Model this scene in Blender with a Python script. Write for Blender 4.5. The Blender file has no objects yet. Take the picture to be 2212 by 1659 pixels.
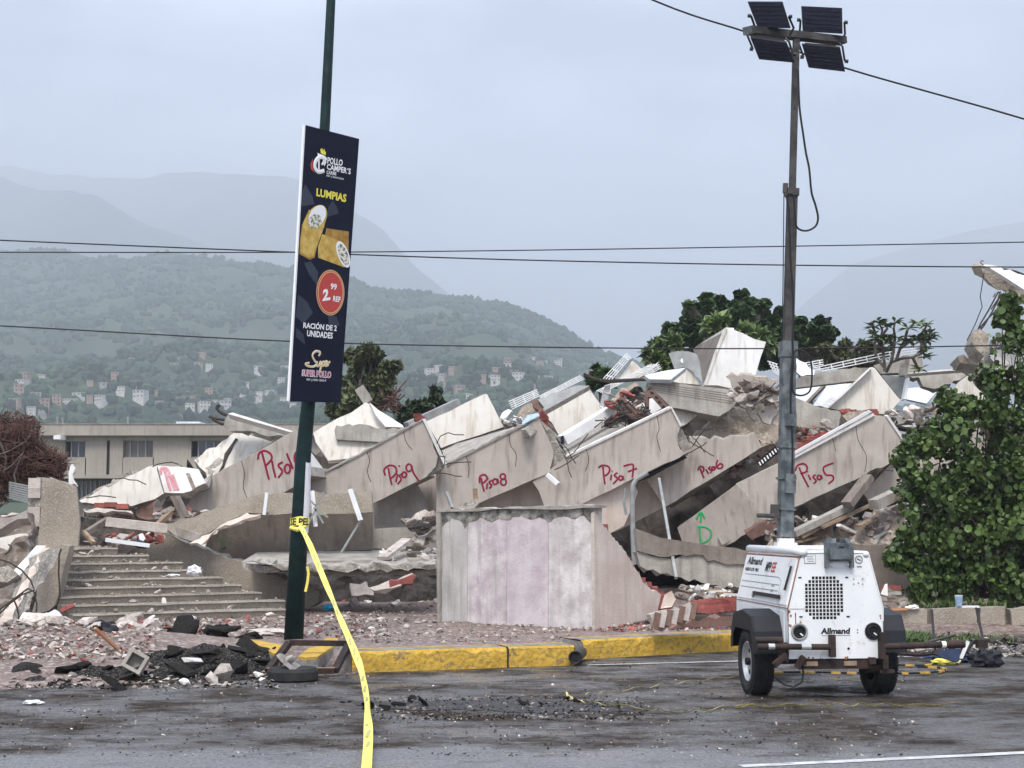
import bpy, bmesh, math, random
from mathutils import Vector, Matrix, noise
from mathutils.geometry import delaunay_2d_cdt
R = math.radians
rnd = random.Random(7)
S = bpy.context.scene
C = S.collection

# ------------------------------------------------------------------ camera, sky, sun, exposure
EYE = Vector((0, 0, 1.58)); F = 3300.0; CX, CY = 1106.0, 829.5
PITCH = math.atan(310.5 / F)
cam = bpy.data.cameras.new('camera'); camo = bpy.data.objects.new('camera', cam); C.objects.link(camo)
camo.location = EYE; camo.rotation_euler = (math.pi / 2 + PITCH, 0, 0)
cam.lens = 36 * F / 2212; cam.sensor_width = 36; cam.clip_end = 40000; cam.clip_start = 0.1
S.camera = camo
SUN_EL, SUN_AZ = 56.0, 188.0
w = bpy.data.worlds.new('World'); S.world = w; w.use_nodes = True
nt = w.node_tree; N = nt.nodes; L = nt.links
bg = N['Background']; bg.inputs[1].default_value = 0.15
sky = N.new('ShaderNodeTexSky'); sky.sky_type = 'NISHITA'; sky.sun_disc = False
sky.sun_elevation = R(SUN_EL); sky.sun_rotation = R(SUN_AZ); sky.dust_density = 3.0; sky.air_density = 1.0
tc = N.new('ShaderNodeTexCoord')
mp = N.new('ShaderNodeMapping'); mp.inputs['Scale'].default_value = (1.0, 1.0, 2.6)
L.new(tc.outputs['Generated'], mp.inputs[0])
nz = N.new('ShaderNodeTexNoise'); nz.inputs['Scale'].default_value = 4.2; nz.inputs['Detail'].default_value = 7; nz.inputs['Roughness'].default_value = .5
L.new(mp.outputs[0], nz.inputs[0])
cr = N.new('ShaderNodeValToRGB'); cr.color_ramp.elements[0].position = .36; cr.color_ramp.elements[1].position = .62
cr.color_ramp.elements[0].color = (1.15, 1.4, 1.85, 1); cr.color_ramp.elements[1].color = (4.9, 5.35, 6.3, 1)
L.new(nz.outputs[0], cr.inputs[0])
sxy = N.new('ShaderNodeSeparateXYZ'); L.new(tc.outputs['Generated'], sxy.inputs[0])      # an overcast sky brightens evenly towards the zenith
ov = N.new('ShaderNodeMapRange'); ov.inputs[1].default_value = 0; ov.inputs[2].default_value = 1; ov.inputs[3].default_value = .36; ov.inputs[4].default_value = 1; L.new(sxy.outputs[2], ov.inputs[0])
ovm = N.new('ShaderNodeMix'); ovm.data_type = 'RGBA'; ovm.blend_type = 'MULTIPLY'; ovm.inputs[0].default_value = 1; L.new(cr.outputs[0], ovm.inputs[6]); L.new(ov.outputs[0], ovm.inputs[7])
mx = N.new('ShaderNodeMix'); mx.data_type = 'RGBA'; mx.inputs[0].default_value = .9     # a closed cloud deck over the clear sky
L.new(sky.outputs[0], mx.inputs[6]); L.new(ovm.outputs[2], mx.inputs[7]); L.new(mx.outputs[2], bg.inputs[0])
sl = bpy.data.lights.new('sun', 'SUN'); sl.energy = 1.5; sl.angle = R(20); sl.color = (1, .93, .83)
so = bpy.data.objects.new('sun', sl); C.objects.link(so)
# light from high up, behind the camera's left shoulder
sd = Vector((math.sin(R(SUN_AZ)) * math.cos(R(SUN_EL)), math.cos(R(SUN_AZ)) * math.cos(R(SUN_EL)), math.sin(R(SUN_EL))))
so.rotation_euler = sd.to_track_quat('Z', 'Y').to_euler()
S.view_settings.view_transform = 'Standard'; S.view_settings.look = 'None'
S.view_settings.exposure = 1.9; S.view_settings.gamma = 1; S.view_settings.use_curve_mapping = False
S.render.engine = 'CYCLES'
S.cycles.use_denoising = True
S.cycles.volume_bounces = 2; S.cycles.max_bounces = 8; S.cycles.transparent_max_bounces = 16

# ------------------------------------------------------------------ helpers
def ray(px, py):
    x = (px - CX) / F; y = -(py - CY) / F; c, s = math.cos(PITCH), math.sin(PITCH)
    return Vector((x, c - y * s, s + y * c))
def pt(px, py, Y):
    d = ray(px, py); return EYE + d * (Y / d.y)
def gp(px, py, z=0.0):
    d = ray(px, py); return EYE + d * ((z - EYE.z) / d.z)
def conv(ox, oy, k): return lambda p: (ox + p[0] * k, oy + p[1] * k)
D_ = conv(0, 0, 1)
R1 = conv(0, 740.6, .3348); R2 = conv(658.4, 740.6, .3348); R3 = conv(1097.2, 630.9, .2728)
R4 = conv(1608.6, 493.7, .2728); R5 = conv(1608.6, 877.8, .2728); R6 = conv(1426.4, 1124.6, .2728)
R7 = conv(0, 1097.2, .3349); R8 = conv(548.6, 246.9, .397); S1 = conv(1563.5, 0, .1488)
S3 = conv(548.6, 960.1, .4215); S5 = conv(713.2, 1179.5, .3968); S7 = conv(1810.4, 1206.9, .1819); S8 = conv(1590.9, 329.2, .248)

class PL:                                   # a plane in the world, met by lines of sight
    def __init__(s, p, n):
        s.p = Vector(p); n = Vector(n).normalized()
        if n.dot(EYE - s.p) < 0: n = -n
        s.n = n
        s.u = Vector((0, 0, 1)).cross(n)
        s.u = s.u.normalized() if s.u.length > 1e-3 else Vector((1, 0, 0))
        s.v = n.cross(s.u).normalized()
    def hit(s, px, py):
        d = ray(px, py); return EYE + d * ((s.p - EYE).dot(s.n) / d.dot(s.n))
    def to2(s, P): q = P - s.p; return Vector((q.dot(s.u), q.dot(s.v)))
    def to3(s, q, off=0): return s.p + s.u * q[0] + s.v * q[1] + s.n * off
def pl3(a, b, c, cv=D_):
    A, B, E = [pt(*cv(k[:2]), k[2]) for k in (a, b, c)]
    return PL(A, (B - A).cross(E - A))
def pln(a, Y, n, cv=D_): return PL(pt(*cv(a), Y), n)

def tag(o, label=None, cat=None, group=None, kind=None):
    if label: o['label'] = label
    if cat: o['category'] = cat
    if group: o['group'] = group
    if kind: o['kind'] = kind
    elif cat: o['kind'] = 'thing'
    return o
def empty(name, loc, label=None, cat=None, group=None, rz=0):
    o = bpy.data.objects.new(name, None); C.objects.link(o); o.location = loc; o.rotation_euler = (0, 0, rz)
    o.empty_display_size = .2
    return tag(o, label, cat, group)

class MB:
    def __init__(s): s.v = []; s.f = []; s.mi = []; s.m = 0
    def add(s, vs, fs):
        o = len(s.v); s.v += [Vector(a) for a in vs]
        for f in fs: s.f.append([o + i for i in f]); s.mi.append(s.m)
        return s
    def hexa(s, a, b): # a,b: bottom and top loops of n points
        n = len(a); fs = [list(range(n))[::-1], list(range(n, 2 * n))] + [[i, (i + 1) % n, n + (i + 1) % n, n + i] for i in range(n)]
        return s.add(list(a) + list(b), fs)
    def box(s, c, d, M=None):
        x, y, z = d[0] / 2, d[1] / 2, d[2] / 2
        q = [Vector(k) for k in ((-x, -y, -z), (x, -y, -z), (x, y, -z), (-x, y, -z), (-x, -y, z), (x, -y, z), (x, y, z), (-x, y, z))]
        if M: q = [M @ k for k in q]
        q = [k + Vector(c) for k in q]
        return s.hexa(q[:4], q[4:])
    def bar(s, a, b, wd, h, up=(0, 0, 1)):
        a, b = Vector(a), Vector(b); t = (b - a).normalized(); u = Vector(up)
        r = t.cross(u)
        if r.length < 1e-3: r = t.cross(Vector((0, 1, 0)))
        r.normalize(); u = r.cross(t)
        o = [r * wd / 2 * i + u * h / 2 * j for i, j in ((-1, -1), (1, -1), (1, 1), (-1, 1))]
        return s.hexa([a + k for k in o], [b + k for k in o])
    def tube(s, path, r, n=6, flat=None, closed=False):
        P = [Vector(p) for p in path]; m = len(P); vs = []; fs = []
        rr = r if isinstance(r, (list, tuple)) else [r] * m
        up = Vector(flat) if flat is not None else None; prev = None
        for i in range(m):
            t = (P[min(i + 1, m - 1)] - P[max(i - 1, 0)])
            if closed: t = P[(i + 1) % m] - P[i - 1]
            t = t.normalized() if t.length > 1e-9 else Vector((0, 0, 1))
            if up is not None: a = up
            elif prev is None: a = Vector((0, 0, 1)) if abs(t.z) < .9 else Vector((1, 0, 0))
            else: a = prev
            b = t.cross(a); b = b.normalized() if b.length > 1e-6 else Vector((1, 0, 0))
            a = b.cross(t).normalized(); prev = a
            for k in range(n):
                q = 2 * math.pi * k / n
                vs.append(P[i] + (b * math.cos(q) + a * math.sin(q) * (.25 if up is not None else 1)) * rr[i])
        for i in range(m if closed else m - 1):
            j = (i + 1) % m
            for k in range(n): fs.append([i * n + k, i * n + (k + 1) % n, j * n + (k + 1) % n, j * n + k])
        if not closed: fs += [list(range(n))[::-1], [(m - 1) * n + k for k in range(n)]]
        return s.add(vs, fs)
    def cyl(s, a, b, r, n=16, r2=None): return s.tube([a, b], [r, r if r2 is None else r2], n)
    def build(s, name, mats, parent=None, label=None, cat=None, group=None, kind=None, smooth=False, local=False):
        me = bpy.data.meshes.new(name)
        top = parent is None
        org = Vector((0, 0, 0))
        if not local:
            if top and kind != 'structure':
                lo = [min(v[i] for v in s.v) for i in range(3)]; hi = [max(v[i] for v in s.v) for i in range(3)]
                org = Vector(((lo[0] + hi[0]) / 2, (lo[1] + hi[1]) / 2, lo[2]))
            else:
                q = parent
                while q is not None: org = org + q.location; q = q.parent
        me.from_pydata([v - org for v in s.v], [], s.f)
        mats = mats if isinstance(mats, (list, tuple)) else [mats]
        for m in mats: me.materials.append(m)
        if len(mats) > 1: me.polygons.foreach_set('material_index', s.mi)
        if smooth: me.polygons.foreach_set('use_smooth', [True] * len(me.polygons))
        bm = bmesh.new(); bm.from_mesh(me); bmesh.ops.recalc_face_normals(bm, faces=bm.faces); bm.to_mesh(me); bm.free()
        o = bpy.data.objects.new(name, me); C.objects.link(o)
        if top: o.location = org
        else: o.parent = parent
        return tag(o, label, cat, group, kind)

def fill2(poly, step, amp, rough, seed=0, wob=0):
    """outline in 2-D, its rough edges broken up; returns (outline points, is-rough flags)"""
    rg = random.Random(seed); out = []; fl = []; n = len(poly)
    for i in range(n):
        a, b = Vector(poly[i]), Vector(poly[(i + 1) % n]); r = rough == 'all' or i in rough
        out.append(a + (Vector((rg.uniform(-1, 1), rg.uniform(-1, 1))) * amp * .4 if r else Vector((0, 0)))); fl.append(r)
        d = (b - a).length; k = int(d / step) if r else 0
        if not r and wob and d > .5:
            k2 = int(d / .28); nn = Vector((-(b - a).y, (b - a).x)).normalized()
            for j in range(1, k2): out.append(a.lerp(b, (j + rg.uniform(-.3, .3)) / k2) + nn * (rg.uniform(-1, 1) * wob if rg.random() < .85 else -wob * rg.uniform(1, 4))); fl.append(False)
        if k > 1:
            nn = Vector((-(b - a).y, (b - a).x)).normalized()
            for j in range(1, k):
                t = (j + rg.uniform(-.3, .3)) / k
                out.append(a.lerp(b, t) + nn * rg.uniform(-1, 1) * amp); fl.append(True)
    return out, fl

def tri2(pts):
    n = len(pts)
    v, e, f, *_ = delaunay_2d_cdt([Vector(p) for p in pts], [(i, (i + 1) % n) for i in range(n)], [], 1, 1e-5)
    return v, f

def slab(name, poly, pl, th, mat, cv=D_, rough=(), amp=.05, step=.12, edge=None, ext=None, parent=None, label=None, cat=None, group=None, kind=None, off=0, seed=None, relief=0, dens=.14):
    """a slab with thickness: its face lies on plane pl, its outline given by lines of sight; rough edges are broken concrete"""
    seed = seed if seed is not None else int(sum(p[0] * 3 + p[1] * 7 for p in poly))
    p2 = [pl.to2(pl.hit(*cv(p))) for p in poly]
    out, fl = fill2(p2, step, amp, rough, seed, .011 if th >= .15 and (name in ('parapet', 'broken_slab', 'concrete_beam', 'beam_body', 'folded_face', 'front_wall', 'stringer_wall') or edge) else 0)
    rg = random.Random(seed + 1)
    mb = MB(); nb = len(out)
    pts = list(out); 
    if relief:
        x0, x1 = min(p[0] for p in out), max(p[0] for p in out); y0, y1 = min(p[1] for p in out), max(p[1] for p in out)
        nx, ny = int((x1 - x0) / dens), int((y1 - y0) / dens)
        def inside(q):
            c = False; j = nb - 1
            for i in range(nb):
                a, b = out[i], out[j]
                if (a[1] > q[1]) != (b[1] > q[1]) and q[0] < (b[0] - a[0]) * (q[1] - a[1]) / (b[1] - a[1]) + a[0]: c = not c
                j = i
            return c
        for i in range(nx):
            for j in range(ny):
                q = Vector((x0 + (i + rg.uniform(.2, .8)) * dens, y0 + (j + rg.uniform(.2, .8)) * dens))
                if inside(q): pts.append(q)
        v, e, f, *_ = delaunay_2d_cdt(pts, [(i, (i + 1) % nb) for i in range(nb)], [], 1, 1e-5)
    else:
        v, f = tri2(out)
    E = ext if ext is not None else -pl.n
    def dz(i, q):
        if not relief: return off
        P = pl.to3(q)
        return off + relief * (noise.noise(P * 3.1) + .5 * noise.noise(P * 9.3) + rg.uniform(-.3, .3)) - relief
    fr = [pl.to3(q, dz(i, q)) for i, q in enumerate(v)]
    mb.add(fr, [list(k) for k in f])
    bk = [pl.to3(q, off) + E * th + (pl.u * rg.uniform(-amp, amp) + pl.v * rg.uniform(-amp, amp) if (fl[i] if i < nb else 0) else Vector((0, 0, 0))) for i, q in enumerate(out)]
    mb.m = 1 if edge else 0
    # sides: front outline (first nb input points are kept in order by the triangulation)
    bidx = list(range(nb)) if len(v) == len(pts) else None
    if bidx is None:
        bidx = [min(range(len(v)), key=lambda k: (v[k] - q).length) for q in out]
    o = len(mb.v); mb.v += bk
    for i in range(nb):
        j = (i + 1) % nb
        mb.f.append([bidx[j], bidx[i], o + i, o + j]); mb.mi.append(mb.m if (fl[i] or edge) else 0)
    v2, f2 = tri2([pl.to2(b) for b in bk])
    if len(v2) == nb:
        for k in f2: mb.f.append([o + a for a in k][::-1]); mb.mi.append(0)
    return mb.build(name, [mat, edge] if edge else mat, parent, label, cat, group, kind)

def strokes(parent, lines, pl, cv, rad, mat, off=.006, name='graffiti', label=None):
    mb = MB()
    for ln in lines:
        if ln[0] == 'o':
            _, cx, cy, rx, ry = ln; ln = [(cx + rx * math.cos(a * .628), cy + ry * math.sin(a * .628)) for a in range(11)]
        P = [pl.hit(*cv(p)) + pl.n * off for p in ln]
        Q = [P[0]]
        for i in range(len(P) - 1):          # smooth the hand-drawn line
            p0, p1, p2, p3 = P[max(i - 1, 0)], P[i], P[i + 1], P[min(i + 2, len(P) - 1)]
            for t in (.25, .5, .75, 1):
                Q.append(.5 * (2 * p1 + (p2 - p0) * t + (2 * p0 - 5 * p1 + 4 * p2 - p3) * t * t + (3 * p1 - p0 - 3 * p2 + p3) * t ** 3))
        mb.tube(Q, rad, 6, flat=pl.n)
    return mb.build(name, mat, parent, label)

_tc = {}
def glyphs(txt, bold=0, shear=0):
    k = (txt, bold, shear)
    if k not in _tc:
        cu = bpy.data.curves.new('lettering', 'FONT'); cu.body = txt; cu.offset = bold; cu.shear = shear; cu.resolution_u = 2; cu.extrude = 0
        o = bpy.data.objects.new('lettering', cu); C.objects.link(o); bpy.context.view_layer.update()
        me = o.to_mesh(); vs = [v.co.copy() for v in me.vertices]; fs = [list(p.vertices) for p in me.polygons]; o.to_mesh_clear()
        bpy.data.objects.remove(o); bpy.data.curves.remove(cu)
        x0, x1 = min(v.x for v in vs), max(v.x for v in vs); y0, y1 = min(v.y for v in vs), max(v.y for v in vs)
        _tc[k] = ([((v.x - x0) / (x1 - x0), (v.y - y0) / (y1 - y0)) for v in vs], fs)
    return _tc[k]
def text4(mb, txt, tl, tr, br, bl, n, bold=.012, shear=0, th=.002):
    """lettering stretched between four points of a surface, a thin raised print"""
    vs, fs = glyphs(txt, bold, shear); tl, tr, br, bl, n = map(Vector, (tl, tr, br, bl, n))
    P = [(bl.lerp(br, x)).lerp(tl.lerp(tr, x), y) + n * th for x, y in vs]
    mb.add(P, fs)

# ------------------------------------------------------------------ materials
def mat(name, c1, c2=None, scale=2.0, rough=.85, bump=.3, bscale=30, streak=None, sp=.3, detail=6, lo=.35, hi=.65, metal=0, fleck=None, fsc=60, island=0, spots=None, streak_amt=.6):
    m = bpy.data.materials.new(name); m.use_nodes = True; t = m.node_tree; n = t.nodes; l = t.links
    b = n['Principled BSDF']; b.inputs['Roughness'].default_value = rough; b.inputs['Metallic'].default_value = metal
    b.inputs['Specular IOR Level'].default_value = sp
    c = n.new('ShaderNodeTexCoord')
    z = n.new('ShaderNodeTexNoise'); z.inputs['Scale'].default_value = scale; z.inputs['Detail'].default_value = detail; z.inputs['Roughness'].default_value = .6
    l.new(c.outputs['Object'], z.inputs[0])
    r = n.new('ShaderNodeValToRGB'); r.color_ramp.elements[0].position = lo; r.color_ramp.elements[1].position = hi
    r.color_ramp.elements[0].color = (*c1, 1); r.color_ramp.elements[1].color = (*(c2 or c1), 1)
    l.new(z.outputs[0], r.inputs[0]); col = r.outputs[0]
    def mixin(fac, colr, amt, cur):
        q = n.new('ShaderNodeMath'); q.operation = 'MULTIPLY'; q.inputs[1].default_value = amt; l.new(fac, q.inputs[0])
        x = n.new('ShaderNodeMix'); x.data_type = 'RGBA'; l.new(q.outputs[0], x.inputs[0]); l.new(cur, x.inputs[6]); x.inputs[7].default_value = (*colr, 1)
        return x.outputs[2]
    if streak:
        mp = n.new('ShaderNodeMapping'); mp.inputs['Scale'].default_value = (5, 5, .45); mp.inputs['Rotation'].default_value = (0, R(-12), 0)
        l.new(c.outputs['Object'], mp.inputs[0])
        s = n.new('ShaderNodeTexNoise'); s.inputs['Scale'].default_value = 1.6; s.inputs['Detail'].default_value = 5; l.new(mp.outputs[0], s.inputs[0])
        rr = n.new('ShaderNodeValToRGB'); rr.color_ramp.elements[0].position = .5; rr.color_ramp.elements[1].position = .72; l.new(s.outputs[0], rr.inputs[0])
        col = mixin(rr.outputs[0], streak, streak_amt, col)
    if spots:
        s = n.new('ShaderNodeTexNoise'); s.inputs['Scale'].default_value = 5; s.inputs['Detail'].default_value = 9; s.inputs['Roughness'].default_value = .75; l.new(c.outputs['Object'], s.inputs[0])
        rr = n.new('ShaderNodeValToRGB'); rr.color_ramp.elements[0].position = .56; rr.color_ramp.elements[1].position = .64; l.new(s.outputs[0], rr.inputs[0])
        col = mixin(rr.outputs[0], spots, .85, col)
    if fleck:
        s = n.new('ShaderNodeTexNoise'); s.inputs['Scale'].default_value = fsc; s.inputs['Detail'].default_value = 2; l.new(c.outputs['Object'], s.inputs[0])
        rr = n.new('ShaderNodeValToRGB'); rr.color_ramp.elements[0].position = .5; rr.color_ramp.elements[1].position = .66; l.new(s.outputs[0], rr.inputs[0])
        col = mixin(rr.outputs[0], fleck, .8, col)
    if island:
        g = n.new('ShaderNodeNewGeometry'); h = n.new('ShaderNodeHueSaturation')
        q = n.new('ShaderNodeMapRange'); q.inputs[3].default_value = 1 - island; q.inputs[4].default_value = 1 + island; l.new(g.outputs['Random Per Island'], q.inputs[0])
        l.new(q.outputs[0], h.inputs['Value']); l.new(col, h.inputs['Color']); col = h.outputs[0]
        oi = n.new('ShaderNodeObjectInfo'); h2 = n.new('ShaderNodeHueSaturation')
        q2 = n.new('ShaderNodeMapRange'); q2.inputs[3].default_value = 1 - island; q2.inputs[4].default_value = 1 + island; l.new(oi.outputs['Random'], q2.inputs[0])
        l.new(q2.outputs[0], h2.inputs['Value']); l.new(col, h2.inputs['Color']); col = h2.outputs[0]
    l.new(col, b.inputs['Base Color'])
    if bump:
        s = n.new('ShaderNodeTexNoise'); s.inputs['Scale'].default_value = bscale; s.inputs['Detail'].default_value = 5; l.new(c.outputs['Object'], s.inputs[0])
        u = n.new('ShaderNodeBump'); u.inputs['Strength'].default_value = bump; u.inputs['Distance'].default_value = .02; l.new(s.outputs[0], u.inputs['Height']); l.new(u.outputs[0], b.inputs['Normal'])
    return m
M = {}
M['beige'] = mat('painted_beige_concrete', (.44, .39, .342), (.55, .495, .44), 1.2, streak=(.22, .175, .14), bump=.25, bscale=12, streak_amt=.6)
M['cream'] = mat('cream_plaster', (.6, .56, .5), (.72, .69, .64), 1.0, streak=(.34, .27, .19), bump=.2, bscale=12, streak_amt=.7)
M['white'] = mat('white_plaster', (.66, .64, .61), (.78, .77, .75), 1.5, streak=(.45, .42, .38), bump=.12)
M['broken'] = mat('broken_concrete', (.2, .18, .155), (.37, .34, .3), 5, bump=.9, bscale=22, fleck=(.46, .43, .39), fsc=28)
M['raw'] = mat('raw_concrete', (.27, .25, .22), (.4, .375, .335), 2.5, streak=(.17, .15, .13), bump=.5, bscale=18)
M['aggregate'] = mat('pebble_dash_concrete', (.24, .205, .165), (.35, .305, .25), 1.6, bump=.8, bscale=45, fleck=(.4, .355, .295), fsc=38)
M['dark_conc'] = mat('dull_brown_and_shade_concrete', (.16, .135, .115), (.24, .205, .175), 2, streak=(.1, .085, .07), bump=.5, bscale=20)
M['step'] = mat('stair_concrete', (.17, .148, .122), (.28, .248, .205), 2.4, spots=(.12, .105, .09), bump=.6, bscale=30, fleck=(.34, .3, .25), fsc=45)
M['earthy'] = mat('crumbling_tan_concrete', (.25, .205, .16), (.37, .31, .25), 3, bump=1, bscale=16, fleck=(.45, .4, .34), fsc=20)
M['pink'] = mat('mauve_wall_paint', (.45, .385, .405), (.62, .58, .565), 3.4, streak=(.24, .22, .2), bump=.35, bscale=26, lo=.4, hi=.62, streak_amt=.5)
M['pink2'] = mat('deep_mauve_wall_paint', (.45, .37, .405), (.6, .545, .55), 3.4, streak=(.66, .62, .62), bump=.35, bscale=26, streak_amt=.5)
M['pale'] = mat('washed_out_wall_paint', (.43, .39, .38), (.69, .65, .635), 3.6, streak=(.36, .31, .3), bump=.35, bscale=26, streak_amt=.5)
M['greyp'] = mat('mouldy_grey_plaster', (.4, .38, .36), (.55, .525, .5), 1.8, streak=(.22, .22, .19), bump=.3, streak_amt=.7)
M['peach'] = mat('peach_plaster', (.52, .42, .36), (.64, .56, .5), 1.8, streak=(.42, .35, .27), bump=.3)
M['mould'] = mat('black_mould_cap', (.05, .048, .042), (.36, .345, .31), 7, bump=.5)
M['brick'] = mat('red_clay_brick', (.2, .048, .042), (.31, .105, .085), 6, bump=.4, bscale=30, island=.25)
M['brickdark'] = mat('dull_clay_block', (.15, .085, .068), (.24, .145, .12), 6, bump=.4, island=.2)
M['mortar'] = mat('pale_mortar', (.42, .36, .32), (.55, .5, .45), 6, bump=.6)
M['rubble'] = mat('pale_rubble', (.3, .26, .23), (.5, .45, .41), 4, bump=.6, bscale=25, island=.38)
M['gap_shade'] = mat('gap_shade_rubble', (.035, .028, .024), (.085, .07, .058), 4, bump=.8, bscale=14)  # near-black tone stands in for the shade inside the ruin
M['rubble_d'] = mat('brown_rubble', (.14, .11, .09), (.27, .22, .18), 4, bump=.8, bscale=14, island=.3, fleck=(.4, .36, .33), fsc=9)
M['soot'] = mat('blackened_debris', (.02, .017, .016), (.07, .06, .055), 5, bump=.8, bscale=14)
M['asphc'] = mat('broken_asphalt', (.006, .006, .0065), (.022, .021, .02), 7, rough=1, sp=.04, bump=1, bscale=40, island=.3, fleck=(.12, .11, .1), fsc=50)
M['rust'] = mat('rusty_steel', (.016, .012, .011), (.05, .03, .025), 8, rough=.7, bump=.3)
M['rebar'] = mat('dark_rebar', (.03, .025, .023), (.06, .045, .035), 10, rough=.7, bump=0)
M['wmetal'] = mat('white_painted_metal', (.68, .69, .7), (.8, .8, .8), 3, rough=.5, bump=0)
M['gmetal'] = mat('dull_grey_metal', (.2, .205, .2), (.33, .34, .33), 3, rough=.5, bump=.05)
M['sheet'] = mat('pale_roof_sheet', (.55, .59, .66), (.7, .73, .78), 1.5, rough=.4, bump=0, streak=(.4, .41, .43))
M['navy'] = mat('navy_print', (.004, .006, .018), (.007, .009, .024), 2, rough=.6, bump=0, sp=.12)
M['navy2'] = mat('slate_print', (.03, .036, .055), (.045, .052, .075), 2, rough=.45, bump=0, sp=.12)
M['ink_w'] = mat('white_print', (.78, .78, .78), None, rough=.5, bump=0)
M['ink_y'] = mat('yellow_print', (.75, .66, .08), None, rough=.5, bump=0)
M['ink_r'] = mat('red_print', (.46, .05, .04), None, rough=.5, bump=0)
M['ink_p'] = mat('magenta_print', (.45, .06, .16), None, rough=.5, bump=0)
M['ink_g'] = mat('gold_print', (.62, .45, .2), None, rough=.5, bump=0)
M['ink_k'] = mat('black_print', (.02, .02, .022), None, rough=.5, bump=0)
M['roll'] = mat('fried_pastry_print', (.42, .24, .03), (.62, .45, .12), 9, rough=.5, bump=0)
M['roll_d'] = mat('browned_pastry_print', (.28, .14, .02), (.42, .25, .05), 9, rough=.5, bump=0)
M['filling'] = mat('filling_print', (.12, .12, .05), (.72, .7, .62), 26, rough=.5, bump=0, lo=.42, hi=.55)
M['spray'] = mat('red_spray_paint', (.22, .006, .04), (.32, .015, .06), 9, rough=.6, bump=0)
M['spray_g'] = mat('green_spray_paint', (.02, .42, .12), (.06, .5, .18), 9, rough=.6, bump=0)
M['spray_l'] = mat('faded_pink_spray_paint', (.5, .2, .24), (.6, .33, .35), 9, rough=.6, bump=0)
M['polegreen'] = mat('dark_green_pole_paint', (.004, .015, .016), (.008, .032, .031), 4, rough=.5, bump=.1, spots=(.03, .035, .035), sp=.2)
M['galv'] = mat('galvanised_steel', (.055, .068, .075), (.2, .22, .225), 7, rough=.6, bump=.1, bscale=14, metal=.2, spots=(.03, .034, .038))
M['galv_d'] = mat('weathered_mast_steel', (.028, .027, .028), (.1, .092, .086), 5, rough=.65, bump=.1, metal=.15, spots=(.02, .02, .02))
M['tape'] = mat('yellow_tape', (.78, .68, .1), (.85, .77, .2), 4, rough=.45, bump=0)
M['tape_d'] = mat('muddy_tape', (.45, .38, .1), (.62, .53, .16), 6, rough=.6, bump=0)
M['tapek'] = mat('tape_print', (.42, .4, .16), None, rough=.5, bump=0)
M['kyellow'] = mat('yellow_kerb_paint', (.45, .275, .035), (.6, .375, .06), 5, bump=1, bscale=20, spots=(.13, .1, .07), fleck=(.3, .22, .08), fsc=22)
M['kgrey'] = mat('kerb_concrete', (.16, .15, .14), (.3, .28, .26), 5, bump=.6, bscale=30)
M['twhite'] = mat('dirty_white_enamel', (.68, .7, .71), (.78, .79, .79), 2, rough=.38, bump=.02, spots=(.52, .5, .46), sp=.5)
M['rustline'] = mat('rust_stain', (.16, .06, .025), (.34, .17, .09), 14, rough=.8, bump=.2)
M['plastic'] = mat('black_plastic', (.008, .009, .013), (.016, .018, .023), 3, rough=.55, bump=.05, sp=.25)
M['rubber'] = mat('tyre_rubber', (.012, .012, .013), (.03, .029, .028), 6, rough=.75, bump=.1)
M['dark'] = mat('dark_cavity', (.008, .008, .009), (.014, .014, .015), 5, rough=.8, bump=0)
M['steel'] = mat('silver_rim', (.45, .46, .46), (.55, .55, .55), 5, rough=.35, bump=0, metal=.6)
M['lens'] = mat('lamp_lens', (.008, .01, .028), (.02, .024, .05), 18, rough=.18, bump=.15, bscale=60, sp=.5)
M['black'] = mat('black_paint', (.014, .014, .016), (.03, .029, .029), 6, rough=.5, bump=.05)
M['cable'] = mat('cable_black', (.012, .012, .014), None, rough=.6, bump=0)
M['leaf'] = mat('sea_grape_leaf', (.042, .082, .016), (.13, .2, .05), 1.6, rough=.45, bump=0, island=.42, sp=.4)
M['leaf2'] = mat('dark_tree_leaf', (.02, .048, .014), (.07, .12, .035), .8, rough=.5, bump=0, island=.5)
M['leaf3'] = mat('dusty_tree_leaf', (.045, .06, .025), (.09, .105, .045), 1.0, rough=.6, bump=0, island=.4)
M['leaf4'] = mat('yellow_green_leaf', (.07, .11, .03), (.14, .19, .07), 1.0, rough=.5, bump=0, island=.35)
M['dry'] = mat('dry_brown_twigs', (.06, .028, .022), (.13, .07, .055), 3, rough=.8, bump=0, island=.35)
M['bark'] = mat('grey_bark', (.05, .042, .036), (.12, .1, .085), 6, rough=.9, bump=.4)
M['grass'] = mat('weed_green', (.05, .09, .02), (.11, .16, .05), 2, rough=.6, bump=0, island=.3)
M['forest'] = mat('hill_forest', (.017, .042, .02), (.05, .085, .04), .02, rough=.9, bump=0, island=.4)
M['hillsoil'] = mat('hill_ground', (.02, .04, .02), (.055, .075, .035), .012, rough=.95, bump=0)
M['mtn'] = mat('mountain_forest', (.02, .04, .028), (.045, .07, .045), .003, rough=.95, bump=0)
M['bwall'] = mat('far_building_render', (.29, .26, .225), (.37, .335, .29), .5, bump=.2, bscale=6, streak=(.2, .18, .16), streak_amt=.5)
M['bglass'] = mat('dim_window_glass', (.03, .04, .06), (.05, .06, .085), 1, rough=.15, bump=0, sp=.6)
M['bglass2'] = mat('curtained_window_glass', (.1, .09, .08), (.14, .125, .11), 1, rough=.25, bump=0, sp=.5)
M['alu'] = mat('aluminium_frame', (.3, .29, .27), None, rough=.5, bump=0)
M['h_white'] = mat('white_house_wall', (.45, .43, .4), (.62, .6, .57), .5, bump=0)
M['h_brick'] = mat('clay_block_house_wall', (.27, .19, .15), (.4, .3, .24), .5, bump=0)
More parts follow.
